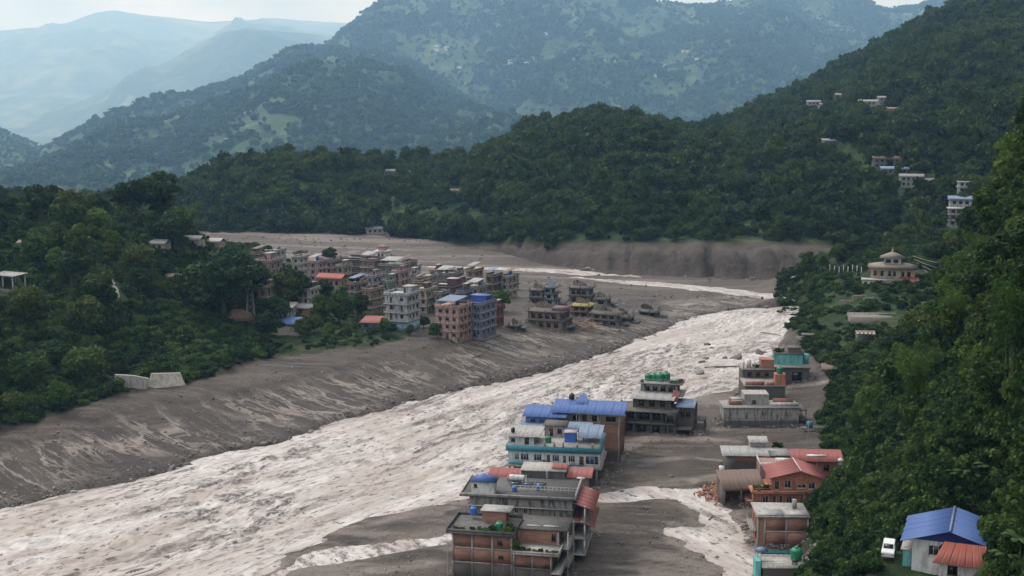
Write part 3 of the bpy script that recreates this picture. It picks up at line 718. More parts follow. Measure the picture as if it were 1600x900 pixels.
# keep-out discs (houses, paths) in world XY, filled before the scatter
KEEP = []          # (x, y, r)
for px, py, r_ in [(1390, 430, 11), (1370, 440, 8), (1420, 430, 8), (1400, 497, 9), (1365, 497, 7), (1340, 470, 7), (1310, 480, 5), (1350, 530, 3.5), (1300, 500, 5), (1310, 540, 4),
                   (42, 388, 6), (60, 390, 5), (20, 395, 6), (172, 440, 3.2), (168, 425, 3), (180, 455, 3.2), (15, 450, 7), (200, 600, 5), (230, 598, 4)]:
    q = on_ground(px, py); KEEP.append((q[0], q[1], r_))
for x, y, r_ in [(52, 263, 9), (60, 265, 8), (68, 277, 7), (53, 241, 8), (50, 229, 7), (70, 332, 9), (80, 372, 9), (85, 384, 8), (57, 159, 6.5), (48.5, 156, 3.5), (54.5, 149, 5)]:
    KEEP.append((x, y, r_))
_jq = on_ground(1388, 868); KEEP.append((_jq[0], _jq[1], 3.2))
KEEP = np.array(KEEP)
def keep_ok(p, extra=0.0):
    d = np.hypot(p[:, None, 0] - KEEP[None, :, 0], p[:, None, 1] - KEEP[None, :, 1])
    return (d > KEEP[None, :, 2] + extra).all(1)
def dart(cand, rad):
    out = []; cell = {}
    for i, p in enumerate(cand):
        r0 = rad[i]; k = (int(p[0] // 8), int(p[1] // 8)); ok = True
        for a in (-1, 0, 1):
            for b in (-1, 0, 1):
                for j in cell.get((k[0] + a, k[1] + b), ()):
                    if math.hypot(cand[j][0] - p[0], cand[j][1] - p[1]) < (r0 + rad[j]) * .5: ok = False; break
                if not ok: break
            if not ok: break
        if ok: cell.setdefault(k, []).append(i); out.append(i)
    return out
def cand_zone(n, x0, x1, y0, y1, seed):
    r = np.random.default_rng(seed)
    x = r.uniform(x0, x1, n); y = r.uniform(y0, y1, n); z = terrain(x, y)
    p = np.stack([x, y, z], -1); qx, qy = proj(p)
    ok = (vegmask(x, y) > .75) & (qx > -90) & (qx < 1720) & (qy > -200) & (qy < 1010)
    return p[ok], r

SIL_Y = [120, 160, 200, 260, 330, 380, 420, 440, 470, 520, 560, 580]
SIL_X = [1610, 1590, 1566, 1538, 1510, 1490, 1462, 1448, 1432, 1388, 1336, 1308]
def behind_edge(p, top, half):
    """keeps the outline of the near slope where the photograph has it"""
    qx, qy = proj(p + np.stack([0 * top, 0 * top, top], -1)); s_ = FPX / p[:, 1]
    return (qy > 585) | (qx - half * s_ > np.interp(qy, SIL_Y, SIL_X))
# ---- near right slope: trees one can tell apart
pts, r = cand_zone(9000, 20, 220, 95, 470, 1001)
foot = np.interp(pts[:, 1], FOOT_Y, FOOT_X)
d_in = pts[:, 0] - foot
qx, qy = proj(pts)
meadow = (qy > 690) & (qx < 1560)                       # the open green slope round the blue-roofed house
shelf = (pts[:, 1] > 415) & (d_in < 2)
ok = keep_ok(pts, 3) & (d_in > 1.5) & ~shelf & (~meadow | (r.random(len(pts)) < .05))
pts = pts[ok]; d_in = d_in[ok]
sc = .5 + .85 * r.random(len(pts)) ** 1.6; sc *= np.where(pts[:, 1] < 240, .85, 1.0)
qx, qy = proj(pts + np.array((0, 0, 5.0))); ob = (pts[:, 1] < 163) & (qx > 1370) & (qx < 1570) & (qy > 650); pts, d_in, sc = pts[~ob], d_in[~ob], sc[~ob]
sc = np.where(behind_edge(pts, 9.0 * sc, 1.6 * sc), sc, .45); ob = behind_edge(pts, 9.0 * sc, .8 * sc); pts, d_in, sc = pts[ob], d_in[ob], sc[ob]
near_house = (pts[:, 1] < 245) & (pts[:, 0] < 63) & (pts[:, 1] > 200); pts, sc = pts[~near_house], sc[~near_house]
keep = dart(pts, 5.6 * sc)[:260]; keep.sort(key=lambda i: -sc[i] / pts[i][1]); rest_slope = (pts[keep[150:]], sc[keep[150:]]); keep = keep[:150]
SRC_NEAR = []
for i in keep:
    k = int(r.choice(4, p=[.34, .30, .16, .2]))
    lab = ['rounded mid green tree in the wood on the steep slope', 'tall bright green tree in the wood on the steep slope',
           'spreading dark green tree in the wood on the steep slope', 'loose crowned green tree in the wood on the steep slope'][k]
    lab = by_landmark(('small ' if sc[i] < .62 else 'large ' if sc[i] > .95 else '') + ['rounded mid green tree near', 'tall bright green tree near', 'spreading dark green tree near', 'loose crowned green tree near'][k], pts[i], LM_SLOPE)
    c = tree(k, tuple(pts[i] - np.array((0, 0, .3))), float(sc[i]), lab, 'trees on the steep slope above the houses', sz=float(.85 + .4 * r.random()))
    if len([s for s in SRC_NEAR if s.data == c.data]) == 0: SRC_NEAR.append(c)
# ---- knoll on the other side
pts, r = cand_zone(6000, -330, -60, 310, 640, 1002)
qx, qy = proj(pts)
front = (qy > 470) & (qx > 190) & (qx < 430)
ok = keep_ok(pts, 3) & (~front | (r.random(len(pts)) < .06)) & (qx < 440)
pts = pts[ok]
sc = .7 + .8 * r.random(len(pts)); qx, qy = proj(pts + np.stack([0 * sc, 0 * sc, 9.5 * sc], -1)); ob = (qx > 292) & (qy < 392); pts, sc = pts[~ob], sc[~ob]
keep = dart(pts, 6.6 * sc)[:160]; keep.sort(key=lambda i: -sc[i] / pts[i][1]); rest_knoll = (pts[keep[95:]], sc[keep[95:]]); keep = keep[:95]
for i in keep:
    k = int(r.choice(4, p=[.3, .15, .35, .2]))
    lab = ['rounded mid green tree in the wood on the knoll', 'tall bright green tree in the wood on the knoll',
           'spreading dark green tree in the wood on the knoll', 'loose crowned green tree in the wood on the knoll'][k]
    lab = by_landmark(('small ' if sc[i] < .95 else 'large ' if sc[i] > 1.3 else '') + ['rounded mid green tree near', 'tall bright green tree near', 'spreading dark green tree near', 'loose crowned green tree near'][k], pts[i], LM_KNOLL)
    tree(k, tuple(pts[i] - np.array((0, 0, .3))), float(sc[i]), lab, 'trees on the knoll across the river', sz=float(.9 + .35 * r.random()))
for px, py, D, s_, k, lab in [(250, 352, 470, 2.0, 2, 'tallest spreading dark tree on the crest of the knoll'), (205, 356, 462, 1.7, 2, 'broad dark tree beside the tallest tree on the knoll'),
                              (110, 370, 440, 1.7, 0, 'big rounded tree on the knoll beside the small white hut'), (276, 410, 452, 1.5, 2, 'dark tree at the end of the knoll above the town')]:
    q = PD(px, py, D); tree(k, (q[0], q[1], hz(q[0], q[1]) - .3), s_, lab)
# ---- trees among the town houses
for px, py, h, k, lab in [(350, 500, 118, 2, 'large dark tree beside the lattice pylon'), (325, 490, 95, 0, 'dark tree behind the large tree by the pylon'), (380, 470, 80, 2, 'dark spreading tree above the brown roofed hut'),
                       (455, 478, 70, 0, 'round dark tree in the middle of the town'), (425, 470, 50, 3, 'loose tree left of the round town tree'), (500, 500, 45, 1, 'green tree behind the blue roofed shed'),
                       (530, 505, 58, 0, 'rounded tree beside the white apartment block'), (560, 500, 45, 2, 'dark tree against the brown brick houses'), (515, 412, 28, 2, 'dark tree at the back of the town beside the debris flat'),
                       (530, 430, 32, 0, 'small tree between the back houses of the town'), (780, 487, 40, 0, 'round tree behind the red and blue apartment houses'), (678, 528, 26, 1, 'small lone tree on the mud before the pink house'),
                       (470, 525, 30, 1, 'bright small tree beside the long shed'), (600, 520, 26, 1, 'small bright tree below the white apartment block'), (640, 525, 20, 3, 'low tree at the foot of the white apartment block'),
                       (440, 468, 46, 2, 'dark tree rising over the yellow house by the pylon'), (475, 470, 40, 0, 'tree between the white and mint houses'), (505, 478, 44, 2, 'broad dark tree before the yellow house'), (548, 478, 40, 0, 'tree beside the tall brown brick house'), (400, 462, 52, 0, 'tree behind the pylon top'), (535, 458, 30, 3, 'loose tree amid the back houses'), (575, 512, 30, 0, 'tree behind the low blue hut'), (612, 525, 22, 2, 'dark small tree beside the pale blue band'), (490, 520, 34, 0, 'round tree on the terrace edge'), (515, 528, 26, 1, 'bright tree on the terrace edge'), (662, 512, 22, 0, 'tree between the white block and the peach house'), (560, 452, 26, 2, 'dark tree behind the tall brown brick house'),
                       (545, 530, 24, 3, 'low loose tree at the edge of the mud bank'), (420, 500, 40, 0, 'tree standing over the end of the long shed')]:
    q = on_ground(px, py); s_ = h / (FPX / q[1]) / 9.2; q = (q[0], q[1], q[2] - 1.2 * s_)
    tree(k, q, s_, lab, 'trees among the town houses')
# ---- trees near the temple
for px, py, h, k, lab in [(1262, 430, 40, 1, 'slender tree at the cliff edge beside the temple terrace'), (1285, 425, 34, 1, 'bright tree on the temple terrace edge'), (1310, 412, 36, 0, 'rounded tree behind the prayer flags'),
                       (1335, 408, 40, 2, 'dark spreading tree just behind the white shrine wall'), (1460, 425, 50, 2, 'dark tree beyond the temple'), (1490, 420, 60, 0, 'big tree beyond the temple cables'), (1265, 470, 26, 3, 'bushy tree on the grassy cliff above the river'), (1272, 520, 24, 3, 'bushy tree at the foot of the grassy cliff')]:
    q = on_ground(px, py); s_ = h / (FPX / q[1]) / 10.3
    tree(k, q, s_, lab, 'trees round the temple')
# ---- the trees past those one can single out
scatter('slope_wood', 'smaller trees filling the wood on the steep slope', 'forest', rest_slope[0] - np.array((0, 0, .3)), rest_slope[1], SRC_NEAR)
scatter('knoll_wood', 'smaller trees filling the wood on the knoll', 'forest', rest_knoll[0] - np.array((0, 0, .3)), rest_knoll[1], SRC_NEAR)
# ---- undergrowth
bush_src = []
for k, (px, py, s_, lab) in enumerate([(1330, 790, 1.5, 'bright leafy bush on the slope beside the brick house'), (1340, 850, 1.4, 'leafy green bush below the open slope'), (1360, 720, 1.5, 'dark rounded bush at the edge of the wood')]):
    q = on_ground(px, py); o = link('bush', BUSHES[k], loc=q); o.scale = (s_,) * 3; tag(o, lab, 'bush', 'bushes singled out on the open slope'); bush_src.append(o)
pts, r = cand_zone(52000, 10, 220, 100, 640, 1003)
p2, r2 = cand_zone(9000, 20, 110, 105, 260, 1013); p3, r3 = cand_zone(5000, 56, 84, 135, 180, 1023); pts = np.concatenate([p3, p2, pts])
qx, qy = proj(pts + np.array((0, 0, 1.5))); pts = pts[~((pts[:, 1] < 163) & (qx > 1385) & (qx < 1555) & (qy > 795))]; pts = pts[keep_ok(pts, .6)]; pts = pts[(r.random(len(pts)) < np.where((pts[:, 1] > 405) & (pts[:, 0] < np.interp(pts[:, 1], FOOT_Y, FOOT_X)), .42, .8))]; pts = pts[:27000]
scatter('undergrowth', 'dense green scrub covering the steep slope', 'undergrowth', pts - np.array((0, 0, .2)), (.45 + 1.0 * r.random(len(pts)) ** 1.6) * np.where(pts[:, 1] > 405, .95, 1.0), bush_src, tilt=.2)
pts, r = cand_zone(42000, -330, -40, 300, 640, 1004)
pts = pts[keep_ok(pts, 1.0)][:15000]; qx, qy = proj(pts)
town = (qx > 420)
pts = pts[~town | (r.random(len(pts)) < .18)]; qx, qy = proj(pts)
scatter('knoll_undergrowth', 'dense green scrub covering the knoll', 'undergrowth', pts - np.array((0, 0, .2)), (.6 + 1.3 * r.random(len(pts)) ** 1.5) * np.where(qx > 420, .55, 1.0), bush_src, tilt=.2)
# ---- forest on the hills beyond the river
far_src = []
for k, (px, py, lab) in enumerate([(640, 250, 'tall tree standing out on the crest of the far hill'), (660, 252, 'round tree on the far hill crest'), (790, 246, 'broad tree at the dip of the far hill crest')]):
    q = on_sheet('far_bank_hill', px, py); far_src.append(tree(k, q, 1.35, lab, far=True, name='hill_tree'))
def clear_far(p):
    qx, qy = proj(p)
    f = np.zeros(len(p)); qy = qy - 5
    for cx, cy, ax, ay in [(620, 283, 42, 9), (700, 340, 60, 16), (600, 330, 50, 12), (560, 318, 30, 9), (1430, 272, 70, 9), (1340, 262, 40, 12), (1330, 245, 60, 14), (1170, 130, 40, 10), (590, 362, 20, 4), (1290, 168, 30, 8), (1380, 172, 40, 7), (1400, 290, 50, 7), (700, 300, 26, 5), (470, 300, 22, 8), (1310, 300, 22, 6)]:
        f = np.maximum(f, 1 - ((qx - cx) / (ax * 1.15)) ** 2 - ((qy - cy) / (ay * 1.6)) ** 2)
    return f
r = np.random.default_rng(2001)
p = sample_sheet('far_bank_hill', 19000, r, thr=.6)
f = clear_far(p) + .25 * fbm(p[:, 0] / 30, p[:, 1] / 30, 3, 901)
p = p[(f < .15) | (r.random(len(p)) < .1)]
sz = np.where(p[:, 1] < 700, .75, 1.0) * (.42 + 1.15 * r.random(len(p)) ** 1.9)
scatter('far_forest', 'dark mixed forest covering the hills beyond the river', 'forest', p - np.array((0, 0, .8)), sz, far_src, zs=.85 + .5 * r.random(len(p)))
# trees on the mountains
dist_src = []
for k, (px, py) in enumerate([(155, 205), (330, 150)]):
    q = on_sheet('spur_mountain', px, py)
    e = bpy.data.objects.new('ridge_tree', None); col.objects.link(e); e.location = q; e.scale = (3.2,) * 3
    tag(e, ['small dark tree on the low end of the mountain spur crest', 'small dark tree midway up the mountain spur crest'][k], 'tree')
    dist_src.append(link('crown', TINYC[k], parent=e)); link('trunk', FART, parent=e)
p = sample_sheet('spur_mountain', 30000, r); f = fbm(p[:, 0] / 150, p[:, 1] / 150, 4, 911)
p = p[(f < .22) | (r.random(len(p)) < .25)]
scatter('spur_forest', 'hazy forest covering the mountain spur', 'forest', p - np.array((0, 0, 2)), 1.6 + 1.9 * r.random(len(p)) ** 1.7, dist_src)
p = sample_sheet('great_mountain', 60000, r); f = fbm(p[:, 0] / 240, p[:, 1] / 330, 5, 921, .6)
p = p[(f < .05) | (r.random(len(p)) < .15)]
scatter('mountain_forest', 'patchy hazy forest on the broad mountain', 'forest', p - np.array((0, 0, 4)), 1.5 + 2.2 * r.random(len(p)) ** 1.7, dist_src)
p = sample_sheet('valley_spur', 8000, r)
scatter('valley_spur_forest', 'hazy forest on the spur at the valley mouth', 'forest', p - np.array((0, 0, 3)), 1.2 + 1.2 * r.random(len(p)), dist_src)
# low wood between the knoll and the far hills
x = r.uniform(-420, -110, 5000); y = r.uniform(600, 900, 5000)
z = terrain(x, y); p = np.stack([x, y, z], -1); qx, qy = proj(p)
p = p[(qx < 272 + 14 * r.random(len(p))) & (qx > -80)]
scatter('valley_wood', 'dark wood on the flats behind the knoll', 'forest', p - np.array((0, 0, .5)), .6 + .6 * r.random(len(p)), far_src)
# ================================================================== building kit
MATS = {}
def wallmat(key, c, mudz=None, stain=.35, rough=.85):
    """painted plaster or concrete: uneven colour, damp streaks, flood mud up to a ragged line"""
    k = (key, mudz)
    if k in MATS: return MATS[k]
    nt = NT(key); g = nt.geo(); pos = g.outputs['Position']
    n1 = nt.noise(.8, 5, pos, .65); n2 = nt.noise(1.6, 5, nt.mapping(pos, (1, 1, .22)), .6); n3 = nt.noise(9, 3, pos, .6)
    cc = nt.mix(nt.ramp(n1, [(.3, 0.0), (.7, .5)]), c, tuple(x * .62 for x in c))
    cc = nt.mix(nt.ramp(n2, [(.48, 0.0), (.64, min(1, stain * 1.3))]), cc, (.05, .045, .04))
    cc = nt.mix(nt.ramp(n3, [(.5, 0.0), (.75, .2)]), cc, tuple(min(1, x * 1.25 + .02) for x in c))
    if mudz is not None:
        sx = nt.n('ShaderNodeSeparateXYZ'); nt.l(pos, sx.inputs[0])
        f = nt.math('ADD', sx.outputs[2], nt.math('MULTIPLY', nt.math('SUBTRACT', n1, .5), 5.0))
        cc = nt.mix(nt.ramp(nt.math('DIVIDE', nt.math('SUBTRACT', f, mudz - 1.0), 2.0), [(0.0, .95), (.45, .8), (1.0, 0.0)]), cc, (.088, .079, .070))
    nt.principled(cc, rough, nt.bump(n3, .4, .04), .2)
    MATS[k] = nt.m; return nt.m
def brickmat(key='brick', c1=(.37, .165, .105), c2=(.27, .118, .078), mudz=None):
    k = (key, mudz)
    if k in MATS: return MATS[k]
    nt = NT(key); pos = nt.geo().outputs['Position']
    oc = nt.n('ShaderNodeTexCoord').outputs['Object']
    sx = nt.n('ShaderNodeSeparateXYZ'); nt.l(oc, sx.inputs[0])
    cb = nt.n('ShaderNodeCombineXYZ'); nt.l(nt.math('ADD', sx.outputs[0], sx.outputs[1]), cb.inputs[0]); nt.l(sx.outputs[2], cb.inputs[1])
    br = nt.n('ShaderNodeTexBrick'); nt.l(cb.outputs[0], br.inputs['Vector'])
    br.inputs['Color1'].default_value = (*c1, 1); br.inputs['Color2'].default_value = (*c2, 1); br.inputs['Mortar'].default_value = (.25, .21, .18, 1)
    br.inputs['Scale'].default_value = 1.0; br.inputs['Brick Width'].default_value = .26; br.inputs['Row Height'].default_value = .09; br.inputs['Mortar Size'].default_value = .012
    n1 = nt.noise(.7, 5, pos, .65); n2 = nt.noise(1.2, 4, nt.mapping(pos, (.4, .4, 3.5)))
    cc = nt.mix(nt.ramp(n1, [(.35, 0.0), (.7, .6)]), br.outputs['Color'], (.17, .088, .063))
    cc = nt.mix(nt.ramp(n2, [(.48, 0.0), (.65, .55)]), cc, (.42, .22, .15))
    if mudz is not None:
        s2 = nt.n('ShaderNodeSeparateXYZ'); nt.l(pos, s2.inputs[0])
        f = nt.math('ADD', s2.outputs[2], nt.math('MULTIPLY', nt.math('SUBTRACT', n1, .5), 3.5))
        cc = nt.mix(nt.ramp(nt.math('DIVIDE', nt.math('SUBTRACT', f, mudz - .7), 1.4), [(0.0, .97), (.45, .85), (1.0, 0.0)]), cc, (.088, .079, .070))
    nt.principled(cc, .9, nt.bump(br.outputs['Fac'], .3, .02), .15)
    MATS[k] = nt.m; return nt.m
def sheetmat(key, c, rust=.25, rough=.5):
    if key in MATS: return MATS[key]
    nt = NT(key); g_ = nt.geo(); pos = g_.outputs['Position']
    n1 = nt.noise(.9, 5, pos, .65); n2 = nt.noise(2.2, 5, pos, .7)
    cc = nt.mix(nt.ramp(n1, [(.35, 0.0), (.75, .55)]), c, tuple(min(1, x * .45 + .05) for x in c))
    cc = nt.mix(nt.ramp(n2, [(.46, 0.0), (.60, min(.9, rust * 1.7))]), cc, (.17, .12, .09))
    cc = nt.mix(nt.math('MULTIPLY', g_.outputs['Random Per Island'], .5), cc, tuple(min(1, x * .55 + .045) for x in c))
    nt.principled(cc, rough, nt.bump(n2, .25, .03), .25); MATS[key] = nt.m; return nt.m
def plain(key, c, rough=.6, spec=.4):
    if key in MATS: return MATS[key]
    nt = NT(key); n1 = nt.noise(2.5, 4, nt.geo().outputs['Position'])
    nt.principled(nt.mix(nt.ramp(n1, [(.35, 0.0), (.7, .4)]), c, tuple(x * .6 for x in c)), rough, None, spec); MATS[key] = nt.m; return nt.m
GLASS = plain('dark_pane', (.012, .014, .018), .15, .6)
GLASSB = plain('blue_pane', (.025, .05, .10), .15, .6)
WOOD = plain('door_wood', (.10, .045, .025), .6)
FRAMEW = plain('frame_white', (.62, .60, .56), .6)
FRAMEB = plain('frame_brown', (.09, .05, .03), .6)
CONC = wallmat('concrete', (.38, .36, .335)); CONCM = wallmat('concrete', (.30, .285, .265), 3.4); CONCD = wallmat('concrete_dark', (.13, .125, .12), None, .5)
MUDC = wallmat('mud_concrete', (.125, .110, .097)); WHITE = wallmat('whitewash', (.66, .65, .62))
BRICK = brickmat(); BRICKM = brickmat('brick', mudz=3.6)
BLUE = sheetmat('blue_sheet', (.045, .135, .40), .28); BLUEL = sheetmat('pale_blue_sheet', (.17, .27, .41), .5); RED = sheetmat('red_sheet', (.33, .065, .058), .45); REDO = sheetmat('orange_red_sheet', (.36, .075, .045), .35)
TIN = sheetmat('tin_sheet', (.42, .42, .41), .5); RUST = sheetmat('rusty_sheet', (.17, .105, .075), .6); TEAL = wallmat('teal_paint', (.05, .22, .27), None, .25)
GREENP = plain('green_plastic', (.02, .19, .09), .45); BLACKP = plain('black_plastic', (.018, .018, .02), .45); BLUEP = plain('blue_plastic', (.04, .14, .40), .45)
STEEL = plain('steel', (.35, .35, .35), .5)

def boxes_mesh(name, bs, mat, jit=0):
    V, F = [], []
    for b in bs:
        x0, x1, y0, y1, z0, z1 = b; o = len(V)
        V += [(x, y, z) for x in (x0, x1) for y in (y0, y1) for z in (z0, z1)]
        F += [tuple(o + i for i in f) for f in ((0, 1, 3, 2), (4, 6, 7, 5), (0, 4, 5, 1), (2, 3, 7, 6), (0, 2, 6, 4), (1, 5, 7, 3))]
    return mesh_np(name, V, F, mat)
WINC = {}
def window_mesh(w, h, fm, pm, bars, sill):
    k = (round(w, 2), round(h, 2), fm.name, pm.name, bars)
    if k not in WINC:
        t = min(.09, w * .12); bs = [(-w / 2, -w / 2 + t, -.03, .05, 0, h), (w / 2 - t, w / 2, -.03, .05, 0, h), (-w / 2, w / 2, -.03, .05, h - t, h), (-w / 2, w / 2, -.03, .05, 0, t)]
        for i in range(bars): x = -w / 2 + w * (i + 1) / (bars + 1); bs.append((x - .03, x + .03, -.02, .04, t, h - t))
        if sill: bs.append((-w / 2 - .1, w / 2 + .1, -.28, -.03, -.08, 0))
        WINC[k] = (boxes_mesh('window', bs, fm), boxes_mesh('pane', [(-w / 2 + .02, w / 2 - .02, .01, .03, .02, h - .02)], pm))
    return WINC[k]
class T:
    def __init__(s, name, label, cat, loc, rz=0.0, group=None, tilt=None):
        e = bpy.data.objects.new(name, None); col.objects.link(e); e.location = loc
        e.rotation_euler = (tilt[0] if tilt else 0, tilt[1] if tilt else 0, rz); e.empty_display_size = 1
        s.e = tag(e, label, cat, group)
    def add(s, name, me, parent=None, **kw): return link(name, me, parent=parent or s.e, **kw)
    def box(s, name, mat, *b, parent=None): return s.add(name, boxes_mesh(name, [b], mat), parent)
    def boxes(s, name, mat, bs, parent=None):
        if name in ('railing', 'parapet'): return s.add(name, boxes_mesh(name, bs, mat), parent)
        for b in bs: o = s.add(name, boxes_mesh(name, [b], mat), parent)      # every post, slab and stub its own piece
        return o
    def walls(s, mat, x0, x1, y0, y1, z0, z1, holes=None, name='wall', fm=None, pm=None, bars=1, sill=True, deep=.16, door=None, near=True):
        """a shell with real openings; holes: side -> [(u0, u1, za, zb)], u measured along the side from its left end as seen from outside"""
        holes = holes or {}
        V, F = [], []
        sides = dict(f=((x0, y0), (1, 0), x1 - x0, 0), r=((x1, y0), (0, 1), y1 - y0, math.pi / 2), b=((x1, y1), (-1, 0), x1 - x0, math.pi), l=((x0, y1), (0, -1), y1 - y0, -math.pi / 2))
        wins = []
        for sd, (o, u, L, rot) in sides.items():
            hs = [h for h in holes.get(sd, []) if h[0] > .02 and h[1] < L - .02]
            nx, ny = u[1], -u[0]
            us = sorted({0.0, L} | {h[0] for h in hs} | {h[1] for h in hs}); zs = sorted({z0, z1} | {h[2] for h in hs} | {h[3] for h in hs})
            def P(a, z, dp=0.0): return (o[0] + u[0] * a - nx * dp, o[1] + u[1] * a - ny * dp, z)
            for i in range(len(us) - 1):
                for j in range(len(zs) - 1):
                    ca, cz = (us[i] + us[i + 1]) / 2, (zs[j] + zs[j + 1]) / 2
                    if any(h[0] < ca < h[1] and h[2] < cz < h[3] for h in hs): continue
                    b = len(V); V += [P(us[i], zs[j]), P(us[i + 1], zs[j]), P(us[i + 1], zs[j + 1]), P(us[i], zs[j + 1])]; F.append((b, b + 1, b + 2, b + 3))
            for h in hs:
                a, c, za, zb = h[:4]
                for (p, q) in (((a, za), (c, za)), ((c, za), (c, zb)), ((c, zb), (a, zb)), ((a, zb), (a, za))):
                    b = len(V); V += [P(p[0], p[1]), P(q[0], q[1]), P(q[0], q[1], deep + .06), P(p[0], p[1], deep + .06)]; F.append((b + 3, b + 2, b + 1, b))
                isdoor = len(h) > 4
                wm, pmesh = window_mesh(c - a, zb - za, fm or FRAMEB, (WOOD if isdoor else pm or GLASS), 0 if isdoor else bars, sill and not isdoor)
                p = P((a + c) / 2, za, deep - .02)
                w = s.add('door' if isdoor else 'window', wm, loc=p, rz=rot)
                s.add('pane' if not isdoor else 'door_leaf', pmesh, parent=w)
        b = len(V); V += [(x0, y0, z1), (x1, y0, z1), (x1, y1, z1), (x0, y1, z1)]; F.append((b, b + 1, b + 2, b + 3))
        return s.add(name, mesh_np(name, V, F, mat))
    def parapet(s, mat, x0, x1, y0, y1, z, h=.9, t=.15, sides='frbl', name='parapet'):
        bs = []
        if 'f' in sides: bs.append((x0, x1, y0, y0 + t, z, z + h))
        if 'b' in sides: bs.append((x0, x1, y1 - t, y1, z, z + h))
        if 'l' in sides: bs.append((x0, x0 + t, y0 + t, y1 - t, z, z + h))
        if 'r' in sides: bs.append((x1 - t, x1, y0 + t, y1 - t, z, z + h))
        return s.boxes(name, mat, bs)
    def quadroof(s, name, mat, A, B, C, D, corr=.07, step=.45, th=.06, parent=None):
        """corrugated sheet: A-B along the eave, D-C along the ridge"""
        A, B, C, D = map(Vector, (A, B, C, D)); L = (B - A).length; ns = max(1, int(round(L / 1.05)))
        nr = (B - A).cross(D - A).normalized(); V, F = [], []; flat = corr == 0
        for q in range(ns):                       # each sheet its own strip: lapped, a little out of line
            lift = nr * (.0 if flat else .035 * (q % 2) + random.uniform(0, .03)); e0 = random.uniform(-.012, .012) if not flat else 0; m = 2 if flat else 6
            for i in range(m + 1):
                t = min(1, max(0, (q + i / m * 1.04) / ns)); o = nr * (corr * .8 if i % 2 else 0) + lift
                p, r_ = A.lerp(B, t), D.lerp(C, t); dv = r_ - p; p = p - dv * e0 + o; r_ = r_ + o
                V += [tuple(p), tuple(r_), tuple(p - nr * th), tuple(r_ - nr * th)]
            k0 = q * (m + 1) * 4
            for i in range(m):
                a = k0 + i * 4; b = a + 4
                F += [(a, b, b + 1, a + 1), (a + 2, a + 3, b + 3, b + 2), (a, a + 2, b + 2, b), (a + 1, b + 1, b + 3, a + 3)]
            F += [(k0, k0 + 1, k0 + 3, k0 + 2), (k0 + m * 4, k0 + m * 4 + 2, k0 + m * 4 + 3, k0 + m * 4 + 1)]
        return s.add(name, mesh_np(name, V, F, mat), parent)
    def shed(s, mat, x0, x1, y0, y1, zf, zb, name='roof'):
        return s.quadroof(name, mat, (x0, y0, zf), (x1, y0, zf), (x1, y1, zb), (x0, y1, zb))
    def gable(s, mat, x0, x1, y0, y1, ze, zr, axis='x', name='roof', ridge=None):
        if axis == 'x':
            ym = (y0 + y1) / 2
            r1 = s.quadroof(name, mat, (x0, y0, ze), (x1, y0, ze), (x1, ym, zr), (x0, ym, zr)); s.quadroof(name, mat, (x1, y1, ze), (x0, y1, ze), (x0, ym, zr), (x1, ym, zr))
            if ridge: s.box('ridge_cap', ridge, x0, x1, ym - .15, ym + .15, zr + .03, zr + .13)
        else:
            xm = (x0 + x1) / 2
            s.quadroof(name, mat, (x0, y1, ze), (x0, y0, ze), (xm, y0, zr), (xm, y1, zr)); s.quadroof(name, mat, (x1, y0, ze), (x1, y1, ze), (xm, y1, zr), (xm, y0, zr))
            if ridge: s.box('ridge_cap', ridge, xm - .15, xm + .15, y0, y1, zr + .03, zr + .13)
    def tri(s, name, mat, pts, t=.2):
        """gable end wall in plane y = pts[0].y, pushed back t"""
        n = len(pts); V = [tuple(p) for p in pts] + [(p[0], p[1] + t, p[2]) for p in pts]
        bm = bmesh.new(); vs = [bm.verts.new(v) for v in V]
        bm.faces.new(vs[:n]); bm.faces.new(vs[n:][::-1])
        for i in range(n): bm.faces.new((vs[i], vs[i + n], vs[(i + 1) % n + n], vs[(i + 1) % n]))
        bmesh.ops.recalc_face_normals(bm, faces=bm.faces)
        me = bpy.data.meshes.new(name); bm.to_mesh(me); bm.free(); me.materials.append(mat); return s.add(name, me)
    def pyramid(s, mat, x0, x1, y0, y1, z, zt, name='roof', flat=0.0):
        cx, cy = (x0 + x1) / 2, (y0 + y1) / 2; f = flat
        a = [(x0, y0, z), (x1, y0, z), (x1, y1, z), (x0, y1, z)]
        b = [(cx + (p[0] - cx) * f, cy + (p[1] - cy) * f, zt) for p in a]
        V = a + b; F = [(0, 1, 5, 4), (1, 2, 6, 5), (2, 3, 7, 6), (3, 0, 4, 7), (4, 5, 6, 7), (3, 2, 1, 0)]
        if f == 0: V = a + [(cx, cy, zt)]; me = bpy.data.meshes.new(name); me.from_pydata(V, [], [(0, 1, 4), (1, 2, 4), (2, 3, 4), (3, 0, 4), (3, 2, 1, 0)]); me.materials.append(mat); me.update(); return s.add(name, me)
        return s.add(name, mesh_np(name, V, F, mat))
    def at(s, x, y, z):
        bpy.context.view_layer.update() if False else None
        return Matrix.Translation(s.e.location) @ s.e.rotation_euler.to_matrix().to_4x4() @ Vector((x, y, z))
def row(n, L, w, z0, h, m=.8, door=()):
    """n evenly spaced openings along a side of length L"""
    out = []
    for i in range(n):
        c = m + (L - 2 * m) * (i + .5) / n
        out.append((c - w / 2, c + w / 2, z0, z0 + h) if i not in door else (c - .5, c + .5, z0 - .85, z0 + h, 'door'))
    return out
def lathe(name, prof, mat, seg=14):
    V, F = [], []
    for r_, z in prof:
        for k in range(seg): a = 2 * math.pi * k / seg; V.append((r_ * math.cos(a), r_ * math.sin(a), z))
    for i in range(len(prof) - 1):
        for k in range(seg): F.append((i * seg + k, i * seg + (k + 1) % seg, (i + 1) * seg + (k + 1) % seg, (i + 1) * seg + k))
    return mesh_np(name, V, F, mat, True)
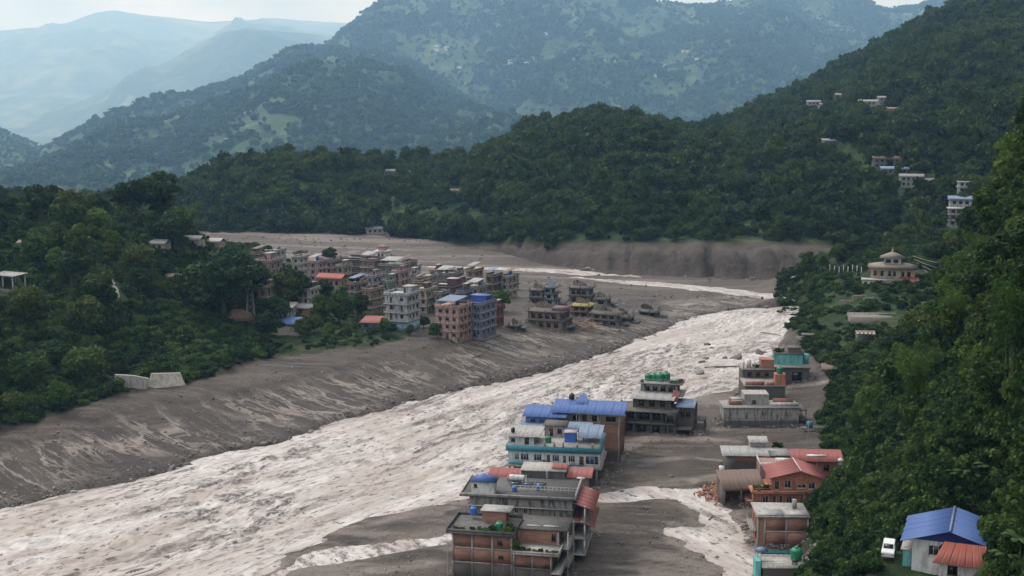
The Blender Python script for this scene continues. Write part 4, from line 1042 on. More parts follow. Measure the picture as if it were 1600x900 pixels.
TANKS = {}
def tank(p, mat, label, s=1.0, group='roof water tanks'):
    if mat.name not in TANKS:
        pr = [(.02, 0), (.62, 0), (.66, .08)]
        for i in range(4): z = .12 + i * .28; pr += [(.66, z), (.69, z + .05), (.69, z + .18), (.66, z + .24)]
        pr += [(.62, 1.28), (.48, 1.42), (.25, 1.5), (.02, 1.52)]
        TANKS[mat.name] = (lathe('body', pr, mat), lathe('lid', [(.24, 1.49), (.25, 1.6), (.2, 1.66), (.02, 1.67)], mat))
    t = T('water_tank', label, 'water tank', p, random.random() * 6, group); t.e.scale = (s, s, s)
    t.add('body', TANKS[mat.name][0]); t.add('lid', TANKS[mat.name][1])
def frame_facade(b, x0, x1, z0, rows, cols, rh, y, brick, conc, holes=()):
    """concrete frame with brick panels on the front; every panel, column and beam its own piece"""
    cw = (x1 - x0) / cols
    for i in range(cols + 1):
        x = min(max(x0 + i * cw, x0 + .16), x1 - .16); b.box('column', conc, x - .16, x + .16, y - .14, y + .12, z0, z0 + rows * rh)
    for j in range(rows):
        b.box('beam', conc, x0 - .02, x1 + .02, y - .10, y + .1, z0 + (j + 1) * rh - .28, z0 + (j + 1) * rh + .003)
        for i in range(cols):
            b.box('brick_panel', brick, x0 + i * cw + .14, x0 + (i + 1) * cw - .14, y - .05 - .02 * random.random(), y + .1, z0 + j * rh, z0 + (j + 1) * rh - .26)
    for (cx, cz, w, h) in holes:
        wm, pm = window_mesh(w, h, FRAMEB, GLASS, 1, True); o = b.add('window', wm, loc=(cx, y - .09, cz)); b.add('pane', pm, parent=o)
def railing(b, mat, x0, x1, y, z, h=1.0, n=None, axis='x', name='railing'):
    n = n or max(2, int(abs(x1 - x0) / .9)); bs = []
    for i in range(n + 1):
        u = x0 + (x1 - x0) * i / n
        bs.append((u - .04, u + .04, y - .04, y + .04, z, z + h - .05) if axis == 'x' else (y - .04, y + .04, u - .04, u + .04, z, z + h - .05))
    for zz in (z + h * .5, z + h): bs.append((x0, x1, y - .035, y + .035, zz - .05, zz) if axis == 'x' else (y - .035, y + .035, x0, x1, zz - .05, zz))
    return b.boxes(name, mat, bs)
def plants(b, spots, k=0):
    for x, y, z, s in spots:
        o = link('potted_plant', BUSHES[k % 3], loc=b.at(x, y, z)); o.scale = (s, s, s); o.rotation_euler.z = random.random() * 6
        tag(o, ('small' if s < .5 else 'bushy') + ' leafy roof plant on the ' + b.e.name.split('.')[0].replace('_', ' '), 'plant', 'plants on the roof terraces'); k += 1
# ================================================================== houses on the near bank, river row
BM5 = brickmat('brick', mudz=5.2); CM5 = wallmat('concrete', (.38, .36, .335), 5.2)
STAIN = wallmat('stained_render', (.25, .24, .225), None, .95)
# ---- brick house at the front
b = T('brick_house', 'brick house with concrete frame and plants on its stepped roof, nearest the camera', 'house', (-1.0, 218.1, 0), R(-11))
b.walls(BM5, -9.8, 1.0, .12, 9.0, -2, 10.9)
frame_facade(b, -9.9, 1.1, 5.6, 2, 3, 2.65, .1, BM5, CONC, [(-1.2, 9.0, .9, .8), (-1.0, 6.4, .9, .7)])
frame_facade(b, -9.9, 1.1, -2, 2, 3, 3.75, .1, BM5, CM5)
b.box('roof_slab', CONCD, -10.9, 1.3, -.9, 9.2, 10.9, 11.2); b.parapet(CONCD, -10.85, 1.25, -.85, 9.1, 11.2, .55, .14, 'lfb')
b.walls(BM5, 1.1, 8.2, .14, 5.0, -2, 7.75, dict(r=[(1.2, 2.6, 3.9, 6.0), (3.1, 4.4, 3.9, 6.0)]))
frame_facade(b, 1.2, 8.2, 5.2, 1, 2, 2.5, .1, BM5, CONC); frame_facade(b, 1.2, 8.2, -2, 2, 2, 3.55, .1, BM5, CM5, [(3.6, 2.8, .8, .7)])
b.box('roof_slab', CONC, 1.2, 9.6, -.8, 5.2, 7.75, 8.0); b.parapet(CONC, 1.25, 9.55, -.75, 5.1, 8.0, .45, .14, 'fr')
b.walls(BM5, 1.1, 8.6, 5.0, 12.0, -2, 10.5, dict(r=[(1, 2.4, 7.8, 9.6), (3, 4.4, 7.8, 9.6), (5, 6.2, 4.6, 6.4), (1, 2.4, 4.6, 6.4)], f=[(6.2, 7.0, 8.6, 9.9)]))
b.boxes('corner_column', CONC, [(1.1, 1.4, 4.93, 5.2, 8, 10.5), (8.4, 8.7, 4.93, 5.2, 5, 10.5)])
b.box('roof_slab', CONCD, .9, 10.2, 4.7, 12.2, 10.5, 10.78)
for z in (4.0, 7.2):
    b.box('balcony_slab', CONC, 8.6, 10.6, 4.6, 12.0, z, z + .22); railing(b, CONC, 4.8, 11.8, 10.5, z + .2, 1.0, 9, 'y')
b.box('balcony_slab', CONC, 8.2, 10.0, -.6, 4.6, 4.4, 4.62); railing(b, STEEL, -.5, 4.5, 9.9, 4.6, 1.0, 6, 'y')
b.boxes('balcony_post', CONC, [(10.2, 10.45, 4.7, 4.95, -1, 10.5), (10.2, 10.45, 11.6, 11.85, -1, 10.5), (9.7, 9.9, -.5, -.3, -1, 4.4)])
b.walls(BRICK, -5.6, -1.2, 5.6, 8.6, 11.2, 13.3, dict(r=[(1, 2, 11.3, 13.1, 'door')]), 'stair_room'); b.box('stair_room_roof', TIN, -5.9, -.3, 5.2, 8.9, 13.3, 13.46)
tank(b.at(-1.6, 1.6, 11.2), GREENP, 'green water tank among plants on the nearest brick house', 1.05)
tank(b.at(-7.6, 7.2, 11.9), BLUEP, 'blue water tank beside the stair hut of the nearest brick house', 1.0)
plants(b, [(-9.3, .3, 11.2, .42), (-8.2, .2, 11.2, .36), (-6.2, .1, 11.2, .4), (-4.8, .3, 11.2, .5), (-3.6, .2, 11.2, .55), (-2.8, 1.2, 11.2, .5), (-.6, .4, 11.2, .5), (.2, .6, 11.2, .55), (.6, 1.6, 11.2, .5), (1.6, .0, 9.2, .6), (1.9, .2, 8.2, .62), (2.9, .1, 8.0, .5), (3.9, .3, 8.0, .42), (5.2, .1, 8.0, .38), (6.2, .2, 8.0, .42), (7.4, .1, 8.0, .36), (8.6, .5, 8.0, .34), (-.2, 2.4, 11.2, .55)])
b.boxes('flat_panel', TIN, [(2.6, 5.2, 6.0, 6.6, 10.8, 10.9), (5.6, 8.4, 6.1, 6.7, 10.8, 10.95)])

# ---- grey stained house behind it
b = T('grey_house', 'grey stained house with blue topped kiosk on its roof terrace', 'house', (1.0, 232.3, 0), R(-9))
b.walls(STAIN, -9.2, 10.4, 0, 11.5, -2, 13.2, dict(f=[(8.6, 9.4, 10.2, 11.2), (10.3, 11.1, 10.2, 11.2)], r=row(3, 11.5, 1.3, 10.2, 1.7) + row(3, 11.5, 1.3, 7.0, 1.7) + row(3, 11.5, 1.3, 3.8, 1.7)), fm=FRAMEW)
b.box('roof_slab', CONCD, -11.0, 11.2, -.5, 11.9, 13.2, 13.5); b.box('ledge', CONC, -9.4, 10.6, -.55, 0, 11.4, 11.55)
b.parapet(CONC, -10.9, 11.1, -.4, 11.8, 13.5, .35, .15, 'fl')
railing(b, WHITE, -1.5, 10.9, 3.4, 13.5, 1.1, 16); railing(b, WHITE, 0, 11.4, 11.0, 13.5, 1.1, 10, 'y')
for i, z in enumerate((2.6, 5.8, 9.0)):
    b.box('balcony_slab', CONC, 10.4, 13.0, -.2, 11.5, z, z + .25)
    b.boxes('balcony_column', WHITE, [(12.6, 12.9, y, y + .3, z + .25, z + 3.2) for y in (0, 5.4, 11.0)])
    railing(b, CONC, 0, 11.3, 12.8, z + .25, 1.0, 12, 'y')
    b.quadroof('canopy', RED if i == 2 else sheetmat('faded_red_sheet', (.30, .10, .085), .3), (14.6, -.3, z + 2.5), (14.6, 11.6, z + 2.5), (10.5, 11.6, z + 3.9), (10.5, -.3, z + 3.9)) if i else None
b.boxes('mast', WHITE, [(1.5, 1.6, .6, .7, 13.5, 17.6), (5.2, 5.3, 2.6, 2.7, 13.5, 18.6)])
b.boxes('solar_panel', plain('solar_panel', (.02, .035, .07), .2, .6), [(-2.6, -.4, 6.2, 7.6, 14.0, 14.1), (-.1, 2.1, 6.2, 7.6, 14.0, 14.1), (2.4, 4.6, 6.2, 7.6, 14.0, 14.1)])
k = T('roof_kiosk', 'small white kiosk with blue pyramid roof on the grey stained house', 'kiosk', b.at(-6.6, 1.6, 13.5), R(-9))
k.walls(WHITE, -2.2, 2.2, -1.5, 1.5, 0, 2.5, dict(l=[(1, 2, .1, 2.0, 'door')], f=[(.5, 1.1, 1.4, 2.0)])); k.pyramid(BLUE, -2.6, 2.6, -1.9, 1.9, 2.5, 3.7, flat=.04)
tank(b.at(-1.0, 3.0, 13.5), BLUEP, 'blue drum standing on the grey house terrace near the kiosk', .7); tank(b.at(3.4, 4.6, 13.5), BLUEP, 'blue drum on the grey house terrace below the dark wall', .7)
o = T('white_tank', 'white lying water cylinder on the grey house terrace', 'water tank', b.at(-1.4, 8.6, 13.5), R(-9))
o.boxes('cradle', STEEL, [(-1.2, -1.0, -.5, .5, 0, .5), (1.0, 1.2, -.5, .5, 0, .5)]); c = o.add('cylinder', lathe('cylinder', [(.02, -1.5), (.55, -1.45), (.6, -1.3), (.6, 1.3), (.55, 1.45), (.02, 1.5)], WHITE)); c.location = (0, 0, 1.0); c.rotation_euler = (0, math.pi / 2, 0)

# ---- tall block with the dark grey wall
b = T('dark_walled_house', 'house with blank dark grey wall and red sheet roofs', 'house', (6.2, 244.9, 0), R(-8))
b.walls(CONCD, -4.4, 4.2, 0, 5.5, -2, 14.6); b.box('roof_slab', CONC, -4.6, 4.6, -.2, 5.8, 14.6, 14.8)
b.walls(wallmat('beige_paint', (.42, .34, .26)), 4.2, 8.6, 1.0, 5.5, -2, 13.2, dict(r=row(2, 4.5, 1.0, 10.0, 1.6) + row(2, 4.5, 1.0, 6.6, 1.6), f=[(1.2, 2.6, 11, 12.6)]))
b.shed(RED, 4.4, 9.6, .4, 5.4, 13.4, 14.2); b.gable(RED, 1.6, 4.6, 1.0, 4.2, 14.9, 15.6)
b.boxes('dish', WHITE, [(6.6, 8.2, .2, 1.0, 13.2, 13.5)])
b = T('red_awning_house', 'grey house with long red sheet awning at the water edge', 'house', (-1.0, 252.5, 0), R(-9))
b.walls(CONC, -4.0, 4.6, 0, 4.5, -2, 11.0, dict(f=row(5, 8.6, .9, 9.7, 1.0), l=row(2, 4.5, 1.1, 8, 1.6)), sill=False); b.shed(RED, -4.0, 4.0, -.9, 3.2, 11.3, 12.1)
b.quadroof('side_ramp', MUDC, (-4.0, -5.0, 8.0), (1.5, -5.0, 8.0), (2.0, -.2, 10.5), (-4.0, -.2, 10.5), corr=.0); b.walls(MUDC, -4.0, 1.6, -5.0, -.3, -2, 8.0)
o = T('garden_umbrella', 'small dark red roof umbrella beside the dark grey wall', 'umbrella', (.4, 242.9, 12.2)); o.pyramid(sheetmat('maroon_sheet', (.25, .03, .03), .1), -1.4, 1.4, -1.2, 1.2, 1.9, 2.7, 'canopy'); o.box('pole', STEEL, -.06, .06, -.06, .06, 0, 1.95)
tank((4.2, 255.6, 11.1), BLACKP, 'black water tank beside the red awning, first of the pair', 1.5, 'pair of black tanks'); tank((6.6, 256.6, 11.1), BLACKP, 'black water tank below the white hotel wall, second of the pair', 1.5, 'pair of black tanks')

# ---- white and teal guest house on columns
HW = wallmat('hotel_white', (.55, .60, .62), 4.6)
b = T('teal_banded_hotel', 'long white building with a teal band standing on columns', 'building', (9.4, 280.3, 0), R(-9))
m = .0408
def hx(z): return (z - 120) * m
b.walls(HW, -10.4, 10.4, 0, 13.5, 5.4, 8.5, dict(f=[(hx(158), hx(182), 6.3, 7.8), (hx(190), hx(236), 6.3, 7.8), (hx(265), hx(308), 6.3, 7.8), (hx(335), hx(357), 5.5, 7.8, 'd'), (hx(368), hx(406), 6.3, 7.8), (hx(426), hx(446), 5.5, 7.8, 'd'), (hx(457), hx(494), 6.3, 7.8), (hx(516), hx(544), 5.5, 7.8, 'd'), (hx(552), hx(625), 5.9, 7.9)], r=row(4, 13.5, 1.4, 6.2, 1.6)), pm=GLASSB, fm=FRAMEW, bars=2)
b.box('teal_band', TEAL, -10.9, 10.7, -.45, 13.9, 8.5, 9.75); b.box('terrace_floor', CONC, -10.5, 10.3, -.1, 13.5, 9.4, 9.8)
b.box('floor_slab', CONCM, -10.8, 10.9, -.6, 13.8, 4.85, 5.4); b.box('teal_strip', TEAL, -10.2, 7.0, -.65, -.58, 5.4, 6.0)
for x in (-10, -5.2, -.2, 4.8, 9.8):
    for y in (0, 6.5, 13): b.box('column', CONCM, x - .22, x + .22, y - .1, y + .35, -2, 4.85)
b.box('back_wall', MUDC, -10.2, 7.0, 6.9, 7.2, -2, 4.85)
b.walls(wallmat('hotel_pale', (.50, .56, .58)), -10.3, -4.6, .6, 7, 9.75, 11.6, dict(f=[(3.6, 4.6, 9.8, 11.4, 'd'), (.5, 1.4, 10.2, 11.2)]), 'terrace_room'); b.shed(TIN, -10.9, -3.0, -.1, 8, 11.75, 12.3, 'terrace_room_roof')
b.boxes('terrace_pillar', CONCM, [(x, x + .35, -.3, .05, 9.75, 10.9) for x in (-2.2, 0, 2.0, 5.2, 8.6)] + [(x, x + .3, 6, 6.3, 9.75, 11.6) for x in (-2, 2.4, 6)])
b.walls(CONC, -3.2, 1.6, 8.5, 13.2, 9.8, 12.3, dict(f=[(1, 2, 9.9, 11.7, 'd'), (3, 4, 10.6, 11.7)]), 'rear_room'); b.box('rear_room_roof', MUDC, -3.5, 1.9, 8.1, 13.4, 12.3, 12.5)
b.walls(plain('blue_paint', (.05, .12, .42), .7), 2.0, 4.6, 4.0, 6.4, 9.8, 12.0, None, 'blue_shed'); b.box('blue_shed_roof', TIN, 1.8, 4.8, 3.8, 6.6, 12.0, 12.15)
b.shed(BLUEL, 5.0, 10.6, 3.2, 10.5, 11.2, 12.5, 'tarpaulin_roof'); b.boxes('tarpaulin_post', STEEL, [(x, x + .12, y, y + .12, 9.8, z) for x in (5.2, 10.2) for y, z in ((3.4, 11.2), (10.0, 12.3))])
tank(b.at(-1.6, 3.2, 9.8), GREENP, 'green water tank on the terrace of the teal banded building', 1.0)
tank(b.at(-9.6, 2.0, 12.2), BLACKP, 'black tank on the tin roof corner of the teal banded building', .7)

# ---- brick house with blue sheet roofs
b = T('blue_roofed_brick_house', 'brick house with wide blue sheet roof behind the teal banded building', 'house', (18.6, 300.0, 0), R(-11))
BM4 = brickmat('brick_orange', (.36, .165, .10), (.27, .12, .075), 3.4)
b.walls(BM4, -7.5, 7.4, 0, 11, -2, 9.6, dict(f=row(3, 9, 1.2, 7.2, 1.3), r=row(3, 11, 1.2, 6.6, 1.5)))
b.boxes('column', CONC, [(x, x + .3, -.12, .1, -2, 12.4) for x in (-7.5, -2.6, 2.2, 7.05)]); b.box('beam', CONC, -7.6, 7.5, -.1, .1, 9.4, 9.75)
b.walls(wallmat('cream_paint', (.50, .42, .31)), -7.2, 7.2, 1.6, 10.8, 9.6, 12.2, dict(f=[(3, 4.4, 10.2, 11.6), (5.2, 6.4, 9.7, 11.7, 'd'), (7.6, 9, 10.2, 11.6), (11, 13.4, 10.4, 11.5)]), 'upper_wall')
b.parapet(BRICK, -7.5, 7.4, 0, 11, 9.7, .8, .15, 'f')
b.quadroof('roof', BLUE, (-9.2, -1.2, 12.6), (8.6, -1.2, 12.6), (8.6, 6, 14.3), (-9.2, 6, 14.3)); b.quadroof('roof', BLUE, (8.6, 12, 12.7), (-9.2, 12, 12.7), (-9.2, 6, 14.3), (8.6, 6, 14.3))
b.quadroof('roof_dormer', BLUE, (-4.2, 3, 13.5), (-.6, 3, 13.5), (-1.6, 7, 15.4), (-3.2, 7, 15.4)); b.boxes('roof_post', STEEL, [(x, x + .12, -1, -.88, 9.7, 12.6) for x in (-8, -3, 2, 7.4)])
tank(b.at(-5.2, 6.4, 14.2), BLACKP, 'black tank on the ridge of the wide blue roof', 1.0)
b = T('brick_hut', 'small brick hut with blue gable roof on the blue roofed house front', 'hut', (16.0, 293.9, 0), R(-11))
b.walls(BRICK, -2.2, 2.2, 0, 4.5, -2, 9.9, dict(f=[(.6, 1.5, 8.2, 9.4)])); b.gable(BLUEL, -2.9, 2.9, -.7, 5.2, 10.0, 11.3); b.boxes('column', CONC, [(-2.25, -2.0, -.05, .1, -2, 9.9), (2.0, 2.25, -.05, .1, -2, 9.9)])
plants(b, [(-4.0, .5, 9.3, .8), (-5.2, .3, 9.0, .8), (-6.2, .2, 8.8, .7), (-3.2, .6, 9.2, .5)], 1)
b = T('blue_terrace_house', 'low house with two stepped pale blue roofs at the water edge', 'house', (6.2, 296.0, 0), R(-11))
b.walls(BM4, -4.2, 4.4, 0, 10, -2, 9.2, dict(f=[(1, 2.2, 7.4, 8.6), (4, 5.4, 7.4, 8.6)], l=row(3, 10, 1.2, 6.8, 1.4))); b.walls(wallmat('blue_wall', (.10, .22, .42)), -3.8, 4.2, 4.0, 9.6, 9.2, 11.4, dict(f=row(3, 8, 1.1, 9.9, 1.1)), 'upper_wall')
b.shed(BLUEL, -4.8, 3.0, -1.0, 4.2, 9.6, 10.4); b.shed(BLUE, -4.6, 6.2, 3.4, 10.5, 11.7, 13.0)
tank(b.at(5.4, 1.5, 9.4), GREENP, 'green water tank between the stepped blue roofs and brick hut', 1.25)
b.box('terrace_slab', CONC, 4.4, 7.4, -.2, 8, 9.0, 9.3)
plants(b, [(-3.2, -1.2, 7.8, .6), (-1.8, -1.2, 7.7, .6)])

# ---- flood-wrecked block at the end of the row
RUIN = wallmat('ruin_concrete', (.155, .137, .118), 4.5, .8)
b = T('wrecked_block', 'flood wrecked grey block with open floors and green tanks on top', 'building', (37.5, 325.3, 0), R(-14))
b.walls(RUIN, -10, 2.5, 0, 9, -2, 3.3, dict(f=row(3, 12.5, 2.4, .9, 1.9)), sill=False); b.box('floor_slab', RUIN, -10.6, 5.4, -1.0, 9.5, 3.3, 3.62)
b.walls(RUIN, -9.6, 1.8, 1.2, 9, 3.6, 6.4, dict(f=[(1.2, 3.8, 4.1, 6.0), (5.0, 7.8, 3.9, 6.0), (8.6, 10.6, 4.1, 6.0)], r=row(2, 7.8, 1.8, 4.2, 1.7)), sill=False)
b.boxes('column', RUIN, [(x, x + .35, -.6, -.25, 3.6, 6.4) for x in (-9.8, -5.6, -1.4, 2.6, 4.8)] + [(x, x + .35, -.8, -.45, -2, 3.3) for x in (-10.2, -5.8, -1.2, 3.0, 4.9)])
b.box('floor_slab', RUIN, -10.6, 5.8, -1.1, 9.6, 6.4, 6.75); b.parapet(MUDC, -10.5, 5.7, -1.0, 9.5, 6.75, .5, .15, 'lr')
b.walls(MUDC, -6.5, 3.6, 3.0, 12, 6.75, 9.4, dict(f=row(3, 10, 1.5, 7.3, 1.4), r=row(2, 9, 1.4, 7.2, 1.5)), 'upper_wall'); b.shed(TIN, -7.2, 4.6, 1.6, 7.4, 9.3, 10.2, 'tin_roof')
b.box('floor_slab', CONCM, -7, 6.4, 5.8, 14, 9.4, 9.7); b.walls(wallmat('grey_blue_paint', (.24, .255, .245), None, .8), -5.2, 4.6, 8, 14, 9.7, 12.2, dict(f=row(4, 9.8, 1.2, 10.3, 1.2)), 'upper_wall'); b.box('roof_slab', CONC, -5.8, 6.0, 7.4, 14.5, 12.2, 12.5); railing(b, STEEL, -5.6, 5.8, 7.6, 12.5, 1.0, 10)
b.quadroof('fallen_roof', RED, (3.6, 3.0, 9.2), (5.0, 3.6, 8.4), (5.6, 7.0, 10.6), (3.8, 6.4, 11.2)); b.walls(MUDC, 5.0, 9.6, 4, 12, -2, 7.2, dict(f=row(2, 4.6, 1.2, 4.6, 1.4), r=row(3, 8, 1.4, 4.4, 1.6)), 'rear_wing'); b.shed(BLUEL, 4.8, 9.8, 2.8, 9, 7.4, 8.4, 'wing_roof')
b.boxes('broken_slab', MUDC, [(5.6, 9.4, -.6, 3.8, 2.2, 2.5), (9.6, 12.4, 5, 9, 3.6, 3.95)]); b.boxes('column', RUIN, [(9.0, 9.3, -.4, -.1, -1, 2.2), (12.0, 12.3, 5.2, 5.5, -1, 3.6), (12.0, 12.3, 8.4, 8.7, -1, 3.6)])
for i, (x, y, s_) in enumerate([(-3.6, 10, 1.25), (-2.0, 10.4, 1.35), (-.3, 10, 1.5), (1.2, 11, 1.6)]): tank(b.at(x, y, 12.5), GREENP, ['first', 'second', 'third', 'last'][i] + ' green tank from the river in the row on the wrecked block', s_)
plants(b, [(3, 8.5, 12.5, .5), (4.4, 8.8, 12.5, .6), (5.2, 9.6, 12.5, .5), (-4.8, 8, 12.5, .4), (-5.2, 3.6, 9.0, .5)])
b = T('red_shack', 'tiny red roofed shack between the river and the wrecked block', 'shack', (22.5, 325.3, 0), R(-14)); b.walls(RUST, -1.8, 1.8, 0, 3, -2, 7.6); b.gable(REDO, -2.1, 2.1, -.4, 3.4, 7.6, 8.8, 'y')
b.walls(MUDC, -4.0, 7.0, -.5, 6, -2, 5.6, None, 'plinth')

# ================================================================== houses on the near bank, slope row
b = T('railed_terrace', 'flat roof terrace with teal railing and green tank at the lower edge', 'building', (50.2, 224.7, 0), R(-2))
b.walls(BRICKM, -4.0, 4.2, 0, 6.5, -2, 2.3); b.box('roof_slab', CONC, -4.3, 4.5, -.3, 6.8, 2.3, 2.55); railing(b, TEAL, -4.2, 4.4, 5.8, 2.55, 1.1, 9); b.box('railing_panel', TEAL, -3.6, 4.3, 5.85, 5.9, 2.75, 3.3); railing(b, WHITE, -4.2, 4.4, -.1, 2.55, .8, 9)
b.walls(wallmat('turquoise_paint', (.16, .46, .44)), -5.4, -4.4, .5, 3.5, -2, 3.4, None, 'stair_tower')
tank(b.at(2.6, 3.8, 2.55), GREENP, 'green water tank on the teal railed terrace', 1.55); tank(b.at(1.9, 1.2, 2.55), BLACKP, 'small black drum on the teal railed terrace', .75)
o = T('blue_umbrella', 'pale blue umbrella at the corner of the teal railed terrace', 'umbrella', b.at(-4.0, 3.2, 2.55)); o.pyramid(BLUEL, -1.2, 1.2, -1.0, 1.0, 2.0, 2.6, 'canopy', .1); o.box('pole', STEEL, -.05, .05, -.05, .05, 0, 2.05)
b = T('framed_brick_house', 'two storey brick house with pale concrete frame and tin sheets on top', 'house', (53.0, 240.8, 0), R(-3))
b.walls(BRICK, -4.9, 4.9, .12, 8, -2, 6.6, dict(l=row(2, 8, 1.2, 1.6, 1.4) + row(2, 8, 1.2, 4.3, 1.4))); frame_facade(b, -3.6, 5.0, .9, 2, 2, 2.85, .1, BRICK, CONC); b.boxes('corner_column', CONC, [(-4.95, -4.65, -.02, .3, -2, 6.6)]); b.box('foot_wall', MUDC, -4.95, 5.0, -.12, .1, -2, .9)
b.box('roof_slab', CONC, -5.2, 5.2, -.4, 8.3, 6.6, 6.85); b.boxes('loose_tin_sheet', TIN, [(-5.0, .2, -.2, 3.6, 6.95, 7.03), (.6, 4.9, .2, 3.2, 6.95, 7.02)]); b.box('chimney', CONC, 2.6, 3.4, 4.6, 5.4, 6.85, 8.6)
b.box('side_balcony', CONC, -6.2, -4.95, 0, 7, 3.6, 3.8); railing(b, CONC, 0, 7, -6.1, 3.8, .9, 6, 'y')
SALMON = wallmat('salmon_paint', (.46, .20, .125), 1.9, .4)
b = T('salmon_house', 'two storey salmon orange house with low red gable roof', 'house', (58.8, 263.6, 0), R(-2))
b.walls(SALMON, -7.2, 6.6, 0, 8.5, -2, 4.3, dict(f=[(2.0, 3.2, 1.9, 3.5), (4.0, 4.9, .9, 3.6, 'd'), (5.4, 6.3, .9, 3.6, 'd'), (7.0, 8.2, 1.9, 3.5), (10, 11, 1.9, 3.5)]), fm=FRAMEW); b.box('floor_slab', SALMON, -7.8, 7.0, -1.1, 8.7, 4.3, 4.62)
b.walls(SALMON, -3.4, 7.2, .4, 8.5, 4.62, 7.0, dict(f=[(.6, 1.7, 4.8, 6.7, 'd'), (2.8, 4.2, 5.2, 6.8), (5.6, 7.4, 5.2, 6.0), (7.9, 9.3, 5.0, 6.5)]), 'upper_wall', fm=FRAMEW)
b.tri('gable_wall', SALMON, [(-3.4, .38, 7.0), (7.2, .38, 7.0), (7.2, .38, 7.3), (2.6, .38, 8.9), (-3.4, .38, 7.6)]); b.quadroof('roof', RED, (-4.2, 9.3, 7.55), (-4.2, -.7, 7.55), (2.6, -.7, 9.25), (2.6, 9.3, 9.25)); b.quadroof('roof', RED, (8.2, -.7, 7.35), (8.2, 9.3, 7.35), (2.6, 9.3, 9.25), (2.6, -.7, 9.25)); b.box('ridge_cap', WHITE, 2.5, 2.7, -.7, 9.3, 9.33, 9.4)
railing(b, SALMON, -7.6, -3.6, -1.0, 4.6, .9, 5); b.box('balcony_wall', SALMON, -7.8, 7.0, -1.12, -1.0, 4.62, 5.0); plants(b, [(-6.8, .2, 4.7, .6), (-5.6, .4, 4.7, .7), (-4.6, .2, 4.7, .65), (-6.0, -.4, 4.7, .5), (5.8, -2, 1.4, .9), (4.6, -2.4, 1.2, .8)])
b.boxes('porch_column', SALMON, [(x, x + .3, -1.0, -.7, -2, 4.3) for x in (3.2, 6.4)]); b.walls(SALMON, -8.6, -7.2, .5, 6, -2, 2.2, None, 'side_porch')
b = T('red_roofed_house', 'brick house with flat red sheet roof behind the salmon house', 'house', (68.4, 278.3, 0), R(-4))
b.walls(BRICK, -4.6, 5.0, 0, 8, -1, 7.0, dict(f=row(2, 9.6, 1.3, 4.8, 1.3))); b.boxes('column', CONC, [(-4.6, -4.3, -.08, .1, 0, 7), (-.1, .2, -.08, .1, 0, 7), (4.7, 5.0, -.08, .1, 0, 7)]); b.shed(RED, -5.6, 6.0, -1.0, 4.2, 7.1, 8.5); b.quadroof('roof', RED, (6.0, 9, 7.1), (-5.6, 9, 7.1), (-5.6, 4.2, 8.5), (6.0, 4.2, 8.5)); b.box('skylight', WHITE, -2.0, 2.2, .9, 2.5, 7.75, 7.95)
b.walls(wallmat('dull_pink', (.34, .22, .19)), -12.4, -4.6, 1, 7.5, -1, 5.4, dict(f=row(3, 7.8, 1.1, 3.4, 1.2)), 'side_wing'); b.parapet(WHITE, -12.5, -4.6, .9, 7.6, 5.4, .7, .14, 'fl'); b.box('white_tank', WHITE, -8.6, -5.2, 3, 4.2, 5.5, 6.4)
tank(b.at(5.2, -.2, 6.4), plain('white_plastic', (.6, .62, .64), .4), 'white drum at the corner of the flat red roof', .9)
b = T('brown_shed', 'open fronted shed with sagging brown roof and mud floor', 'shed', (49.6, 267.1, 0), R(4))
b.shed(RUST, -4.2, 5.2, -.6, 6.5, 4.2, 6.4); b.boxes('post', CONCM, [(-3.8, -3.5, -.2, .1, -1, 4.2), (-.2, .1, -.2, .1, -1, 4.2), (3.6, 3.9, -.2, .1, -1, 4.2)]); b.walls(MUDC, -3.9, 4.4, 4.5, 6.2, -1, 5.5); b.box('side_wall', MUDC, -3.9, -3.6, .2, 4.5, -1, 4.4); b.box('lintel', RUST, -4.0, 4.2, -.3, -.05, 3.7, 4.15)
b = T('tin_roofed_house', 'square brick and concrete house with pale tin roof', 'house', (54.6, 289.4, 0), R(-3))
b.walls(BRICKM, -2.6, 4.6, 0, 7, -2, 5.0); b.box('concrete_wall', CONCM, -4.6, -2.6, .02, 7, -2, 5.0); b.shed(TIN, -5.6, 5.4, -1.0, 5.0, 5.2, 6.0); b.shed(TIN, 1.2, 5.8, 4.2, 7.8, 7.0, 7.7); b.walls(CONC, 1.5, 5.2, 4.6, 7.4, 5.0, 6.9, None, 'roof_room')
b.walls(CONCM, 4.6, 10.6, 2.5, 8, -2, 4.4, dict(f=row(2, 6, 1.3, 2.2, 1.4)), 'side_wing'); b.box('side_roof', CONC, 4.4, 10.9, 2.2, 8.2, 4.4, 4.62); plants(b, [(8, 9.5, 4.6, .6), (9.4, 9.8, 4.4, .6)], 2); b.box('porch_step', WHITE, -6.0, -4.8, .5, 2.0, -1, 2.0)
b = T('long_concrete_building', 'long blank grey concrete building with scoured base', 'building', (66.4, 331.3, 0), R(-1))
LG = wallmat('long_grey', (.36, .345, .32), 2.4, .7)
b.walls(LG, -10, 9.8, 0, 8, -2, 6.0, dict(r=row(3, 8, 1.6, 1.6, 1.8) + row(3, 8, 1.5, 3.9, 1.5))); b.box('roof_slab', CONCM, -10.4, 10.2, -.3, 8.3, 6.0, 6.25); b.box('ledge', CONC, -9.9, 9.7, -.16, 0, 2.7, 2.85)
